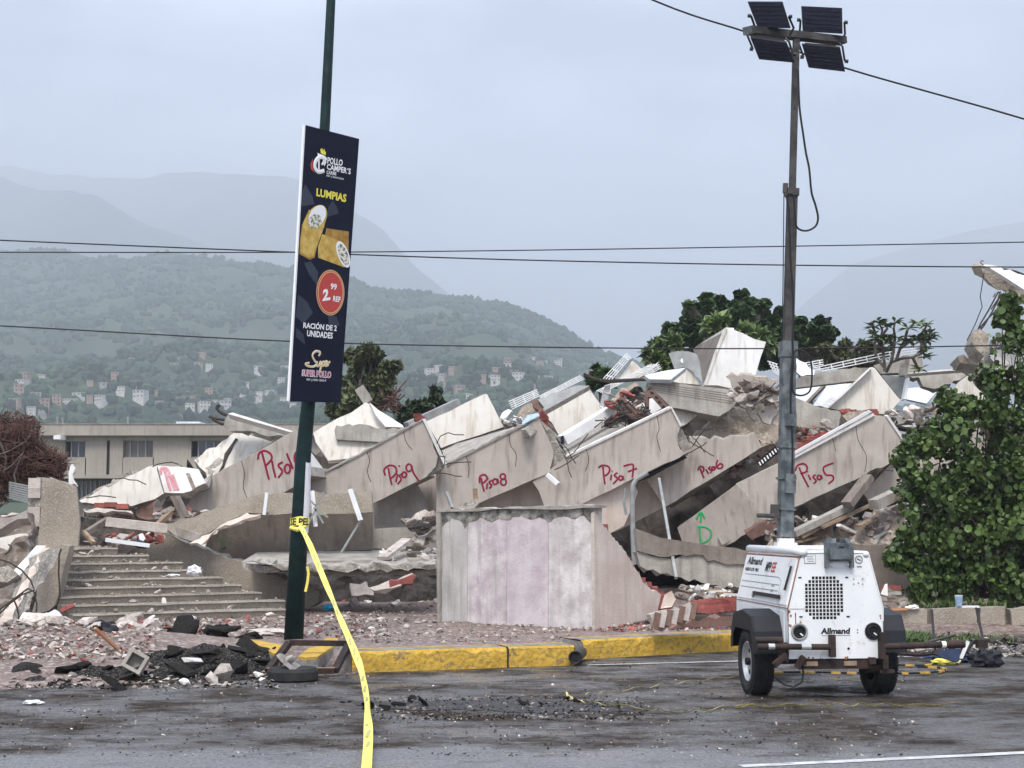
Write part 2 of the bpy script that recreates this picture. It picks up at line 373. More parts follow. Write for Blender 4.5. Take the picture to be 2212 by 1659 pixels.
M['h_grey'] = mat('grey_house_wall', (.3, .28, .26), (.42, .4, .38), .5, bump=0)
M['h_roof'] = mat('sheet_house_roof', (.3, .26, .24), (.5, .47, .45), .5, bump=0)
M['wood'] = mat('bare_timber', (.2, .14, .095), (.36, .27, .19), 5, bump=.3)
M['wood_o'] = mat('orange_timber', (.42, .2, .1), (.5, .27, .15), 5, bump=.2)
M['bag'] = mat('white_plastic_film', (.6, .6, .63), (.76, .76, .8), 5, rough=.4, bump=0)
M['bluep'] = mat('blue_plastic', (.2, .33, .48), (.36, .48, .6), 12, rough=.4, bump=0)
M['bluef'] = mat('navy_fabric', (.01, .018, .05), (.02, .035, .09), 5, rough=.7, bump=.2)
M['cyan'] = mat('cyan_plastic', (.03, .38, .68), None, rough=.4, bump=0)

def road_material():
    m = bpy.data.materials.new('wet_asphalt'); m.use_nodes = True; t = m.node_tree; n = t.nodes; l = t.links; b = n['Principled BSDF']
    c = n.new('ShaderNodeTexCoord')
    def nz(sc, det, mapscale=(1, 1, 1), ro=.6):
        mp = n.new('ShaderNodeMapping'); mp.inputs['Scale'].default_value = mapscale; l.new(c.outputs['Object'], mp.inputs[0])
        z = n.new('ShaderNodeTexNoise'); z.inputs['Scale'].default_value = sc; z.inputs['Detail'].default_value = det; z.inputs['Roughness'].default_value = ro; l.new(mp.outputs[0], z.inputs[0]); return z.outputs[0]
    def ramp(f, a, b_, ca=(0, 0, 0), cb=(1, 1, 1)):
        r = n.new('ShaderNodeValToRGB'); r.color_ramp.elements[0].position = a; r.color_ramp.elements[1].position = b_
        r.color_ramp.elements[0].color = (*ca, 1); r.color_ramp.elements[1].color = (*cb, 1); l.new(f, r.inputs[0]); return r.outputs[0]
    def math_(op, a, bb):
        q = n.new('ShaderNodeMath'); q.operation = op
        for i, k in enumerate((a, bb)):
            if isinstance(k, float): q.inputs[i].default_value = k
            else: l.new(k, q.inputs[i])
        q.use_clamp = True
        return q.outputs[0]
    def mix(f, a, bb):
        x = n.new('ShaderNodeMix'); x.data_type = 'RGBA'; l.new(f, x.inputs[0])
        for i, k in ((6, a), (7, bb)):
            if isinstance(k, tuple): x.inputs[i].default_value = (*k, 1)
            else: l.new(k, x.inputs[i])
        return x.outputs[2]
    sx = n.new('ShaderNodeSeparateXYZ'); l.new(c.outputs['Object'], sx.inputs[0])
    wob = nz(1.0, 8, (.55, .8, 1), .7)
    yy = math_('ADD', sx.outputs[1], 0.0); yy.node.use_clamp = False
    w2 = n.new('ShaderNodeMath'); w2.operation = 'MULTIPLY_ADD'; w2.inputs[1].default_value = 4.2; l.new(wob, w2.inputs[0]); l.new(sx.outputs[1], w2.inputs[2])
    # mud washed off the site lies along the kerb; the carriageway nearer the camera is rinsed clean
    mr = n.new('ShaderNodeMapRange'); mr.inputs[1].default_value = 12.9; mr.inputs[2].default_value = 13.5; l.new(w2.outputs[0], mr.inputs[0])
    streaks = ramp(nz(1.2, 10, (.8, 1.0, 1), .74), .41, .55)
    mud = math_('MULTIPLY', mr.outputs[0], math_('ADD', math_('MULTIPLY', streaks, .6), .4))
    mud2 = math_('MAXIMUM', mud, math_('MULTIPLY', ramp(nz(1.0, 8, (.7, 1.0, 1), .72), .56, .63), .7))
    fine = ramp(nz(38, 4), .35, .7, (.085, .085, .09), (.22, .22, .226))
    mudc = ramp(nz(3, 8), .3, .7, (.02, .016, .013), (.062, .05, .041))
    base = mix(mud2, fine, mudc)
    specks = ramp(nz(26, 2), .67, .72)
    base = mix(specks, base, (.018, .017, .017))
    chips = ramp(nz(17, 3, (1, 1, 1)), .71, .74)
    base = mix(math_('MULTIPLY', chips, mud2), base, (.2, .18, .165))
    l.new(base, b.inputs['Base Color'])
    wet = ramp(nz(1.3, 9, (.8, 1.0, 1), .74), .47, .58)
    ro = n.new('ShaderNodeMapRange'); ro.inputs[3].default_value = .85; ro.inputs[4].default_value = .2; l.new(wet, ro.inputs[0]); l.new(ro.outputs[0], b.inputs['Roughness'])
    sp_r = n.new('ShaderNodeMapRange'); sp_r.inputs[3].default_value = .42; sp_r.inputs[4].default_value = .03; l.new(math_('MULTIPLY', mud2, math_('SUBTRACT', 1.0, math_('MULTIPLY', wet, .8))), sp_r.inputs[0]); l.new(sp_r.outputs[0], b.inputs['Specular IOR Level'])
    u = n.new('ShaderNodeBump'); u.inputs['Strength'].default_value = .55; u.inputs['Distance'].default_value = .012; l.new(nz(46, 3), u.inputs['Height'])
    u2 = n.new('ShaderNodeBump'); u2.inputs['Strength'].default_value = .5; u2.inputs['Distance'].default_value = .05; l.new(nz(6, 5), u2.inputs['Height']); l.new(u.outputs[0], u2.inputs['Normal'])
    l.new(u2.outputs[0], b.inputs['Normal'])
    return m
M['road'] = road_material()
M['mud'] = mat('red_brown_mud', (.1, .065, .052), (.2, .145, .12), 2.2, rough=.6, bump=.8, bscale=14, fleck=(.38, .33, .3), fsc=16)
M['soil'] = mat('open_ground', (.07, .07, .05), (.13, .12, .09), .05, bump=0)
M['paint'] = mat('worn_road_paint', (.35, .35, .35), (.6, .6, .6), 7, rough=.55, bump=.1, spots=(.1, .1, .1))

# ------------------------------------------------------------------ ground, road, pavement
def bump(x, y, cx, cy, sx, sy, h): return h * math.exp(-((x - cx) / sx) ** 2 - ((y - cy) / sy) ** 2)
K0, K1 = gp(780, 1450), gp(1590, 1415)
KD = (K1 - K0); KS = KD.y / KD.x
def kerb_y(x): return K0.y + (x - K0.x) * KS
hp = gp(*R7((400, 860)), .2); ha = gp(*R7((1150, 1010)), .05); hb = gp(*R7((1500, 1020)), .05); hc = gp(*R7((700, 1080)), .03)
KL = (gp(*S5((118, 692))), gp(*S5((1330, 650)))); KR = (gp(*S5((1378, 617))), gp(*S5((2330, 565))))
def lin(q, x): return q[0].y + (x - q[0].x) * (q[1].y - q[0].y) / (q[1].x - q[0].x)
def edge(x):
    if x < KL[0].x: return kerb_y(x) - .3, True
    if x < KL[1].x + .1: return lin(KL, x) + .1, False
    if x < KR[1].x: return lin(KR, x) + .1, False
    return lin(KR, x) + .2, True
def H(x, y):
    e, rp_ = edge(x)
    z = H0(x, y)
    if rp_: t_ = max(0, min(1, (y - e) / 1.6)); z *= t_ * t_ * (3 - 2 * t_)
    return z
def H0(x, y):
    z = .11 + .035 * noise.noise(Vector((x * .9, y * .9, 3))) + .02 * noise.noise(Vector((x * 3.1, y * 3.1, 5)))
    z += bump(x, y, hp.x - .3, hp.y, 1.5, 1.1, .26) + bump(x, y, hp.x + 1.1, hp.y + .4, 1.2, .8, .1)
    return z
def Hroad(x, y): return max(0, bump(x, y, ha.x, ha.y, 1.1, .5, .1) + bump(x, y, hb.x, hb.y + .3, 1.0, .45, .14) + bump(x, y, hc.x, hc.y, 1.4, .4, .05) - .02)
MB().add([(-5900, -300, -.06), (5900, -300, -.06), (5900, 8400, -.06), (-5900, 8400, -.06)], [[0, 1, 2, 3]]).build('ground', M['soil'], kind='structure')
xs = [-60 + i * 2 for i in range(61)]
MB().add([(x, -20, 0) for x in xs] + [(x, kerb_y(x) + 3.5, 0) for x in xs], [[i, i + 1, 61 + i + 1, 61 + i] for i in range(60)]).build('road', M['road'], kind='structure')
mb = MB(); nx, ny = 150, 130
for j in range(ny + 1):
    for i in range(nx + 1):
        x = -11 + 22 * i / nx; f = (j / ny) ** 1.6; y0, _r = edge(x); y = y0 + (48 - y0) * f
        mb.v.append(Vector((x, y, -.03 if j == 0 else H(x, y))))
for j in range(ny):
    for i in range(nx): a = j * (nx + 1) + i; mb.f.append([a, a + 1, a + nx + 2, a + nx + 1]); mb.mi.append(0)
mb.build('pavement', M['mud'], kind='structure', smooth=True)
# painted lines
def line_on_road(pa, pb, wd, nm='lane_marking'):
    a, b = gp(*pa), gp(*pb); t = (b - a).normalized(); r = Vector((-t.y, t.x, 0)) * wd / 2
    mb = MB(); n = 24; rg = random.Random(3); v = []
    for i in range(n + 1):
        p = a.lerp(b, i / n); v += [p - r * rg.uniform(.75, 1), p + r * rg.uniform(.75, 1)]
    mb.add([(q.x, q.y, .004) for q in v], [[2 * i, 2 * i + 2, 2 * i + 3, 2 * i + 1] for i in range(n)])
    mb.build(nm, M['paint'], kind='structure')
line_on_road((1270, 1437), (2400, 1407), .09)
line_on_road((1600, 1656), (2500, 1613), .12)

# ------------------------------------------------------------------ haze, hills, mountains, hillside houses
hz = MB().box((0, 3900, 740), (12000, 9400, 1490)).build('haze', None, kind='stuff')
hm = bpy.data.materials.new('thin_haze'); hm.use_nodes = True; t = hm.node_tree
for n_ in list(t.nodes):
    if n_.type == 'BSDF_PRINCIPLED': t.nodes.remove(n_)
pv = t.nodes.new('ShaderNodeVolumePrincipled'); pv.inputs['Color'].default_value = (.72, .765, .835, 1); pv.inputs['Density'].default_value = .00048; pv.inputs['Anisotropy'].default_value = .2
t.links.new(pv.outputs[0], t.nodes['Material Output'].inputs['Volume'])
hz.data.materials.clear(); hz.data.materials.append(hm)

def interp(tab, x):
    if x <= tab[0][0]: return tab[0][1]
    for (a, b), (c, d) in zip(tab, tab[1:]):
        if x <= c: return b + (d - b) * (x - a) / (c - a)
    return tab[-1][1]
RIDGE = [(-500, 520), (0, 545), (200, 556), (400, 560), (560, 572), (640, 585), (760, 610), (850, 627), (960, 638), (1100, 662), (1200, 706), (1280, 748), (1330, 770), (1420, 792), (1600, 850), (1900, 900), (2300, 930), (2800, 960)]
def terrain(ridge, d0, y0, d1, prof, amp, nsc, npx, nd, name, m, x0, x1, back=1.35):
    """a slope rising from distance d0 to its crest at distance d1(px), falling away behind"""
    pts = {}; mb = MB(); cols = [x0 + (x1 - x0) * i / npx for i in range(npx + 1)]; rows = nd + 12
    for i, px in enumerate(cols):
        ry = interp(ridge, px); D1 = d1(px) if callable(d1) else d1
        for j in range(rows + 1):
            if j <= nd:
                s = j / nd; D = d0 + (D1 - d0) * s; py = y0 + (ry - y0) * s ** prof
                p = pt(px, py, D); k = min(1, s * 4) * (1 - .65 * s ** 6)
            else:
                s = (j - nd) / 12; D = D1 * (1 + (back - 1) * s); p = pt(px, ry, D1); p = Vector((p.x * D / D1, D, p.z * (1 - s * .8) - 2)); k = .35
            q = Vector((p.x / nsc, p.y / nsc, 0))
            p.z += k * amp * (noise.noise(q) + .5 * noise.noise(q * 2.3 + Vector((3, 1, 7))) + .25 * noise.noise(q * 5.1))
            mb.v.append(Vector((p.x, p.y, max(p.z, -.5))))
    w_ = rows + 1
    for i in range(npx):
        for j in range(rows): a = i * w_ + j; mb.f.append([a, a + w_, a + w_ + 1, a + 1]); mb.mi.append(0)
    mb.build(name, m, kind='structure', smooth=True)
    return mb.v, w_
hillv, hw = terrain(RIDGE, 300, 1110, lambda px: 1900 - .3 * px, .8, 34, 150, 190, 120, 'hill', M['hillsoil'], -500, 2500)
def hill_at(i, j, fx=0, fy=0):
    a = i * hw + j
    return hillv[a].lerp(hillv[a + hw], fx).lerp(hillv[a + 1].lerp(hillv[a + hw + 1], fx), fy)
SPUR = [(-600, 370), (0, 392), (150, 402), (240, 440), (330, 482), (430, 520), (560, 560), (700, 660), (900, 850), (1100, 1060)]
terrain(SPUR, 1800, 1125, lambda px: 3500 + max(0, 240 - px) * 2, .9, 90, 500, 90, 70, 'mountain', M['mtn'], -600, 1100)
PEAK = [(-900, 360), (0, 365), (300, 372), (480, 368), (560, 380), (640, 398), (700, 430), (780, 474), (830, 502), (870, 546), (900, 582), (960, 630), (1040, 690), (1150, 790), (1300, 900), (1500, 1050), (1600, 1110)]
terrain(PEAK, 2200, 1125, lambda px: 4200 + max(0, 900 - px) * 1.6, .85, 110, 700, 120, 80, 'mountain', M['mtn'], -900, 1600)
EAST = [(1350, 1120), (1500, 950), (1600, 800), (1700, 670), (1850, 560), (2000, 520), (2212, 480), (2800, 430)]
terrain(EAST, 3000, 1125, 5600, .85, 120, 900, 70, 40, 'mountain', M['mtn'], 1350, 2800)

ico = bmesh.new(); bmesh.ops.create_icosphere(ico, subdivisions=1, radius=1); ico.verts.ensure_lookup_table()
ICO_V = [v.co.copy() for v in ico.verts]; ICO_F = [[v.index for v in f.verts] for f in ico.faces]; ico.free()
mb = MB(); rg = random.Random(5)
for k in range(30000):
    i = rg.randrange(20, 180); j = min(119, int(120 * rg.random() ** 1.25)) if k < 27000 else rg.randrange(114, 121)
    p = hill_at(i, j, rg.random(), rg.random())
    if noise.noise(Vector((p.x / 60, p.y / 60, 2))) < -.28: continue
    r = rg.uniform(1.8, 4.6) * (.6 + .4 * min(1, p.y / 900)); a = rg.uniform(0, 6.28); h = rg.uniform(.7, 1.25)
    if 600 < p.y and rg.random() < .04: h *= 1.6
    ca, sa = math.cos(a), math.sin(a)
    mb.add([p + Vector(((v.x * ca - v.y * sa) * r, (v.x * sa + v.y * ca) * r, v.z * r * h + r * .35)) * rg.uniform(.85, 1.15) for v in ICO_V], ICO_F)
mb.build('hillside_forest', M['forest'], label='dense green forest covering the hazy hill', cat='forest', kind='stuff')

# houses up the hillside
HOUSE = []
HW = {0: 'on the hazy hill left of the sign', 1: 'on the hazy hill right of the sign', 2: 'low on the hill above the flat roofed building'}
HL = {'white': 'small white house far up on the hazy hillside', 'brick': 'small clay block house far up on the hazy hillside', 'grey': 'small grey house far up on the hazy hillside'}
def make_house(col, floors, wd, dp):
    e = empty('house', (0, 0, 0), HL[col], 'house', HL[col].replace('small ', '').replace('house', 'houses'))
    h = 3 * floors
    MB().box((0, 0, h / 2 - 3), (wd, dp, h + 6)).build('wall', M['h_' + col], e, local=True)
    MB().box((0, 0, h + .15), (wd + .8, dp + .8, .3)).build('roof', M['h_roof'], e, local=True)
    wn = None
    for f in range(floors):
        for q in range(int(wd // 3)):
            x = -wd / 2 + (q + .5) * wd / int(wd // 3)
            if wn is None: wn = MB().box((0, 0, 0), (1.0, .3, 1.15)).build('window', M['dark'], e, local=True); o = wn
            else: o = wn.copy(); C.objects.link(o); o.parent = e
            o.location = (x, -dp / 2 - .05, f * 3 + 1.6)
    return e
protos = [make_house(c, f, a, b) for c, f, a, b in (('white', 2, 9, 8), ('brick', 2, 8, 7), ('grey', 1, 8, 7), ('brick', 3, 7, 7), ('white', 1, 11, 7), ('brick', 1, 8, 6))]
clusters = [(410, 800, 45, 14, 14), (375, 860, 50, 14, 12), (250, 850, 40, 14, 8), (170, 880, 60, 10, 10), (470, 885, 55, 12, 12), (345, 878, 40, 10, 8), (60, 850, 40, 20, 6), (70, 890, 40, 8, 5), (600, 845, 45, 20, 9),
            (590, 880, 40, 10, 8), (800, 850, 50, 20, 6), (960, 830, 45, 22, 12), (985, 862, 55, 12, 12), (1060, 850, 50, 18, 10), (1090, 815, 30, 20, 5), (1170, 790, 50, 18, 9), (1180, 835, 60, 20, 9), (1290, 810, 50, 15, 8), (270, 788, 10, 3, 2), (890, 900, 60, 10, 8), (500, 905, 120, 6, 9), (1230, 860, 60, 12, 7)]
rg = random.Random(11); used = [False] * len(protos); HPOS = []
def hill_px(px, py):
    d = ray(px, py); best = None
    for k in range(200):
        D = 320 + k * 8; p = EYE + d * (D / d.y)
        fi = (px + 500) / 3000 * 190; i = int(fi); 
        # height of the hill on this line of sight at distance D
        D1 = 1900 - .3 * px; s = (D - 300) / (D1 - 300)
        if s >= .95: return None
        j = int(s * 120); q = hill_at(i, j, fi - i, s * 120 - j)
        if q.z > p.z: return q
    return None
for cx, cy, sx, sy, n in clusters:
    for _ in range(n):
        q = hill_px(cx + rg.gauss(0, sx * .6), cy + rg.gauss(0, sy * .7))
        if q is None or any((q - h).length < 5.5 for h in HPOS): continue
        HPOS.append(q); k = rg.choice((0, 0, 1, 1, 2, 3, 4, 5, 5)) if cx < 560 or cx > 900 else rg.choice((0, 4, 2, 0))
        p = protos[k]
        if used[k]:
            e = p.copy(); C.objects.link(e)
            for ch in p.children: c2 = ch.copy(); C.objects.link(c2); c2.parent = e
        else: e = p; used[k] = True
        wh = HW[2 if cy > 865 and cx < 620 else 0 if cx < 680 else 1]; ad = {0: 'small white two storey house', 1: 'two storey clay block house', 2: 'small low grey house', 3: 'tall narrow clay block house', 4: 'long low white house', 5: 'small low clay block house'}[k]
        e['label'] = ad + ' ' + wh; e['group'] = ad + 's ' + wh
        e.location = q + Vector((0, 0, .8)); e.rotation_euler = (0, 0, rg.uniform(-.6, .6)); sc = rg.uniform(.34, .66); e.scale = (sc, sc, sc)
for p, u in zip(protos, used):
    if not u:
        for ch in list(p.children): bpy.data.objects.remove(ch)
        bpy.data.objects.remove(p)
# ------------------------------------------------------------------ long low building behind the ruin
BY = 90.0
def bx(p, Y=BY): return pt(*R1(p), Y)
bb = empty('flat_roofed_building', gp(300, 1058, 0) if False else Vector((bx((900, 900)).x, BY, 0)), 'long low beige flat roofed building standing whole behind the ruin', 'building')
def brect(x0, y0, x1, y1, Y0, Y1): # box between photo rows/columns, front at Y0, back at Y1
    a, b = bx((x0, y0), Y0), bx((x1, y1), Y0)
    return ((a.x + b.x) / 2, (Y0 + Y1) / 2, (a.z + b.z) / 2), (abs(b.x - a.x), Y1 - Y0, abs(a.z - b.z))
XL, XR = 255, 2300
wins = [(415, 635, 553, 742, 3, 'bglass'), (790, 630, 990, 742, 4, 'bglass2'), (1230, 630, 1480, 740, 5, 'bglass')]
mb = MB()
xs_ = [XL] + [k for w_ in wins for k in (w_[0], w_[2])] + [XR]
for i in range(0, len(xs_), 2): mb.box(*brect(xs_[i], 598, xs_[i + 1], 850, BY, BY + 9))
for w_ in wins: mb.box(*brect(w_[0], 598, w_[2], w_[1], BY, BY + 9)); mb.box(*brect(w_[0], w_[3], w_[2], 850, BY, BY + 9)); mb.box(*brect(w_[0], w_[1], w_[2], w_[3], BY + .9, BY + 9))
mb.build('wall', M['bwall'], bb)
MB().box(*brect(XL - 8, 525, XR, 597, BY - .55, BY + 9)).build('parapet', M['bwall'], bb)
MB().box(*brect(XL - 8, 521, XR, 525, BY - .6, BY + 9)).build('coping', M['raw'], bb)
MB().box(*brect(XL, 850, XR, 874, BY - .6, BY + 9)).build('ledge', M['bwall'], bb)
MB().box(*brect(XL, 875, XR, 1150, BY + .8, BY + 9)).build('lower_wall', M['dark_conc'], bb)
for x0, x1 in ((500, 615), (640, 700), (740, 900)):
    g = MB().box(*brect(x0, 890, x1, 1010, BY + .7, BY + .8)).build('lower_window', M['bglass'], bb)
    k = 4
    for q in range(k + 1): x = x0 + (x1 - x0) * q / k; MB().box(*brect(x - 2, 888, x + 2, 1010, BY + .6, BY + .72)).build('mullion', M['alu'], g)
for x0, y0, x1, y1, n, m in wins:
    f = MB()
    f.box(*brect(x0, y0, x1, y0 + 5, BY + .25, BY + .4)); f.box(*brect(x0, y1 - 5, x1, y1, BY + .25, BY + .4))
    for q in range(n + 1): x = x0 + (x1 - x0) * q / n; f.box(*brect(max(x0, x - 3), y0 + 5, min(x1, x + 3), y1 - 5, BY + .25, BY + .4))
    fo = f.build('window', M['alu'], bb)
    for q in range(n):
        a, b = x0 + (x1 - x0) * q / n, x0 + (x1 - x0) * (q + 1) / n
        MB().box(*brect(a + 3, y0 + 5, b - 3, y1 - 5, BY + .3 + .03 * (q % 2), BY + .36 + .03 * (q % 2))).build('pane', M[m] if q or m != 'bglass' else M['dark'], fo)
MB().box(*brect(691, 630, 702, 872, BY - .04, BY + .02)).build('drain_slot', M['dark'], bb)
MB().box(*brect(345, 594, 390, 622, BY - 1.4, BY - .3)).build('wall_lamp', M['wmetal'], bb)
MB().box(*brect(1137, 508, 1292, 520, BY + 2, BY + 5)).build('roof_tarpaulin', M['sheet'], None, 'pale blue and white sheet lying on the flat roof', 'sheet')
def antenna(x, y0, y1, dish, label):
    e = empty('roof_aerial', bx((x, y1), BY + 3), label, 'aerial')
    MB().cyl(bx((x, y1), BY + 3), bx((x, y0), BY + 3), .05, 6).build('mast', M['gmetal'], e)
    if dish: c = bx((x + 8, y0 + 45), BY + 2.9); MB().tube([c, c + Vector((.22, -.1, .06))], [.2, .32], 12).build('dish', M['gmetal'], e)
    else: MB().bar(bx((x - 9, y0 + 5), BY + 3), bx((x + 9, y0 + 5), BY + 3), .06, .06).build('crossarm', M['gmetal'], e)
antenna(250, 428, 520, True, 'grey satellite dish on a mast at the end of the flat roof')
antenna(370, 475, 520, False, 'thin grey aerial on the flat roof beside the dish')
antenna(405, 485, 520, False, 'second thin aerial on the flat roof, right of the first')
antenna(825, 480, 520, False, 'thin aerial near the middle of the flat roof')

# ------------------------------------------------------------------ the collapsed block: floors fallen on one another
def tiltn(a=0, b=-.14): return Vector((a, -1, b))
def floor_thing(label, cv, anchor): return empty('collapsed_floor', pt(*cv(anchor[:2]), anchor[2]), label, 'collapsed floor', 'floors of the collapsed block')
def tray(pl, cv, a, b, depth, th, parent, mat_=None, name='floor_slab', drop=0.0, rise=.0):
    """floor plate running back from the foot of a parapet"""
    A, B = pl.hit(*cv(a)), pl.hit(*cv(b)); bk = Vector((.15, 1, rise)).normalized() * depth
    up = (B - A).cross(bk).normalized(); up = up if up.z > 0 else -up
    A = A - pl.n * .17; B = B - pl.n * .17
    mb = MB(); mb.hexa([A, B, B + bk, A + bk], [k + up * th for k in (A, B, B + bk, A + bk)])
    return mb.build(name, mat_ or M['raw'], parent)

# storey eleven, torn off and lying lowest
f11 = floor_thing('short broken pale floor fragment with faded red letters above the stairs', R1, (800, 1050, 29.6))
p = pln((800, 950), 29.6, (-.1, -1, .25))
slab('parapet', [(515, 1012), (780, 880), (985, 792), (1013, 790), (1062, 968), (1000, 1012), (850, 1050), (600, 1042), (522, 1030)], p, .22, M['cream'], R1, rough={0, 1, 5, 6, 7}, edge=M['broken'], parent=f11, amp=.04)
slab('broken_edge', [(508, 1000), (770, 860), (960, 790), (985, 792), (780, 880), (515, 1012)], PL(p.p - p.n * .06, p.n), .3, M['broken'], R1, rough='all', edge=M['broken'], parent=f11, relief=.05, amp=.04)
p11 = pln((1150, 880), 29.7, (.25, -1, .3))
slab('end_panel', [(1015, 790), (1150, 796), (1200, 803), (1282, 815), (1325, 905), (1180, 972), (1062, 966)], p11, .18, M['white'], R1, rough={0, 1, 2, 4, 5}, edge=M['broken'], parent=f11, amp=.03)
slab('slot', [(1197, 838), (1225, 842), (1262, 935), (1243, 952)], PL(p11.p + p11.n * .004, p11.n), .02, M['rubble_d'], R1, parent=f11)
strokes(f11, [[(1060, 815), (1100, 955)], [(1035, 850), (1040, 812), (1068, 808), (1092, 840), (1075, 872)], [(1100, 862), (1112, 905)], [(1092, 850), (1130, 952)], [(1112, 850), (1150, 952)]], p11, R1, .026, M['spray_l'])
slab('beam', [(990, 1010), (1180, 975), (1330, 905), (1345, 935), (1210, 1005), (1010, 1030)], pln((1150, 985), 29.9, (0, -1, -.4)), .6, M['dark_conc'], R1, rough='all', edge=M['broken'], parent=f11)

f10 = floor_thing('slanting beige floor sprayed Piso 10 in red, lowest at its left end', R1, (1600, 1000, 31))
p = pln((1600, 900), 31.0, tiltn(.06))
slab('parapet', [(1338, 878), (1905, 565), (1962, 650), (2005, 865), (1820, 972), (1560, 1062), (1300, 1092), (1210, 1052), (1232, 985), (1352, 930)], p, .2, M['beige'], R1, rough={5, 6, 7, 8, 9}, edge=M['broken'], parent=f10)
slab('broken_edge', [(1232, 985), (1300, 940), (1365, 905), (1360, 955), (1290, 985), (1250, 1010)], PL(p.p + p.n * .012, p.n), .1, M['broken'], R1, rough='all', edge=M['broken'], parent=f10, relief=.03)
slab('end_wall', [(1905, 565), (1930, 600), (2095, 825), (2080, 838), (2012, 860), (1962, 660)], pl3((1905, 565, 31), (2012, 862, 31.05), (2095, 822, 32.2), R1), .15, M['white'], R1, parent=f10)
strokes(f10, [[(1690, 705), (1735, 880)], [(1665, 752), (1672, 712), (1705, 695), (1745, 715), (1752, 750), (1715, 792)], [(1755, 760), (1765, 815), (1778, 868)], [(1825, 768), (1795, 790), (1822, 828), (1795, 870)], ('o', 1855, 812, 18, 28), [(1850, 712), (1890, 812)], ('o', 1922, 742, 22, 42)], p, R1, .021, M['spray'])
tray(p, R1, (1300, 1085), (2000, 862), 5, .2, f10)

f9 = floor_thing('slanting beige floor sprayed Piso 9 in red, second from the left', R2, (440, 1000, 31.6))
p = pln((500, 800), 31.6, tiltn(.04))
slab('parapet', [(42, 880), (128, 838), (290, 757), (758, 500), (822, 640), (860, 735), (842, 800), (785, 865), (440, 1035), (42, 1010)], p, .2, M['beige'], R2, rough={4, 5, 6}, edge=M['broken'], parent=f9, amp=.04)
slab('broken_edge', [(822, 640), (905, 792), (788, 866), (850, 795), (858, 735)], PL(p.p - p.n * .04, p.n), .16, M['broken'], R2, rough='all', edge=M['broken'], parent=f9, relief=.05, amp=.03)
slab('end_trim', [(758, 492), (776, 490), (914, 785), (904, 802)], PL(p.p + p.n * .03, p.n), .24, M['white'], R2, parent=f9)
slab('top_trim', [(60, 862), (290, 748), (760, 488), (762, 500), (290, 760), (62, 872)], PL(p.p + p.n * .03, p.n), .24, M['raw'], R2, rough={0, 1}, parent=f9, amp=.02)
strokes(f9, [[(538, 805), (548, 860), (562, 916)], [(520, 855), (512, 818), (545, 790), (583, 800), (590, 838), (555, 875)], [(600, 845), (588, 898)], [(606, 798), (613, 790)], [(632, 842), (610, 858), (622, 880), (598, 912)], ('o', 642, 850, 15, 17), ('o', 672, 805, 18, 24), [(690, 790), (700, 835), (738, 893)]], p, R2, .0195, M['spray'])
tray(p, R2, (440, 1025), (788, 862), .9, .2, f9)

f8 = floor_thing('slanting beige floor sprayed Piso 8 in red, behind the pink wall', R2, (1050, 1060, 32.3))
p = pln((1250, 850), 32.3, tiltn(.02))
slab('parapet', [(845, 880), (912, 792), (1508, 482), (1570, 600), (1602, 690), (1588, 835), (1130, 1030), (850, 1100)], p, .2, M['beige'], R2, rough={3, 4, 6}, edge=M['broken'], parent=f8, amp=.035)
slab('broken_edge', [(1512, 482), (1600, 562), (1700, 748), (1592, 836), (1600, 690), (1568, 600)], PL(p.p - p.n * .04, p.n), .16, M['broken'], R2, rough='all', edge=M['broken'], parent=f8, relief=.05, amp=.03)
slab('top_trim', [(915, 778), (1280, 590), (1508, 472), (1510, 484), (1280, 604), (915, 792)], PL(p.p + p.n * .03, p.n), .22, M['raw'], R2, rough={0, 1}, parent=f8, amp=.02)
slab('brick_stub', [(1500, 470), (1530, 445), (1570, 480), (1600, 560), (1560, 545), (1520, 500)], PL(p.p - p.n * .1, p.n), .3, M['brick'], R2, rough='all', parent=f8, relief=.04)
strokes(f8, [[(1138, 870), (1145, 910), (1158, 958)], [(1128, 905), (1130, 862), (1160, 850), (1178, 875), (1150, 905)], [(1178, 905), (1172, 942)], [(1180, 875), (1184, 870)], [(1206, 885), (1190, 900), (1206, 920), (1190, 938)], ('o', 1228, 895, 15, 17), [(1243, 875), (1250, 905)], ('o', 1278, 862, 17, 17), ('o', 1282, 897, 18, 20)], p, R2, .0195, M['spray'])
tray(p, R2, (860, 1095), (1590, 830), .7, .2, f8)
slab('floor_top', [(880, 680), (1290, 560), (1340, 545), (1420, 560), (1510, 488), (912, 780)], pl3((912, 782, 32.4), (1510, 490, 32.6), (880, 680, 35.3), R2), .2, M['raw'], R2, rough={1, 2, 3}, edge=M['broken'], parent=f8)

f7 = floor_thing('slanting beige floor sprayed Piso 7 in red, its top edge lined with white', R3, (600, 1600, 33))
p = pln((900, 1350), 33.0, tiltn(.0))
slab('parapet', [(195, 1500), (480, 1295), (1288, 925), (1362, 1065), (1345, 1140), (1345, 1200), (1400, 1282), (1240, 1358), (560, 1690), (290, 1700)], p, .2, M['beige'], R3, rough={3, 4, 5, 6}, edge=M['broken'], parent=f7, amp=.03)
slab('broken_edge', [(1362, 1065), (1465, 1242), (1405, 1290), (1345, 1200), (1348, 1130)], PL(p.p - p.n * .04, p.n), .16, M['broken'], R3, rough='all', edge=M['broken'], parent=f7, relief=.05, amp=.03)
slab('top_trim', [(462, 1298), (1284, 908), (1290, 924), (470, 1314)], PL(p.p + p.n * .03, p.n), .22, M['white'], R3, parent=f7)
slab('end_trim', [(1286, 912), (1302, 914), (1378, 1052), (1364, 1066)], PL(p.p + p.n * .035, p.n), .2, M['white'], R3, parent=f7)
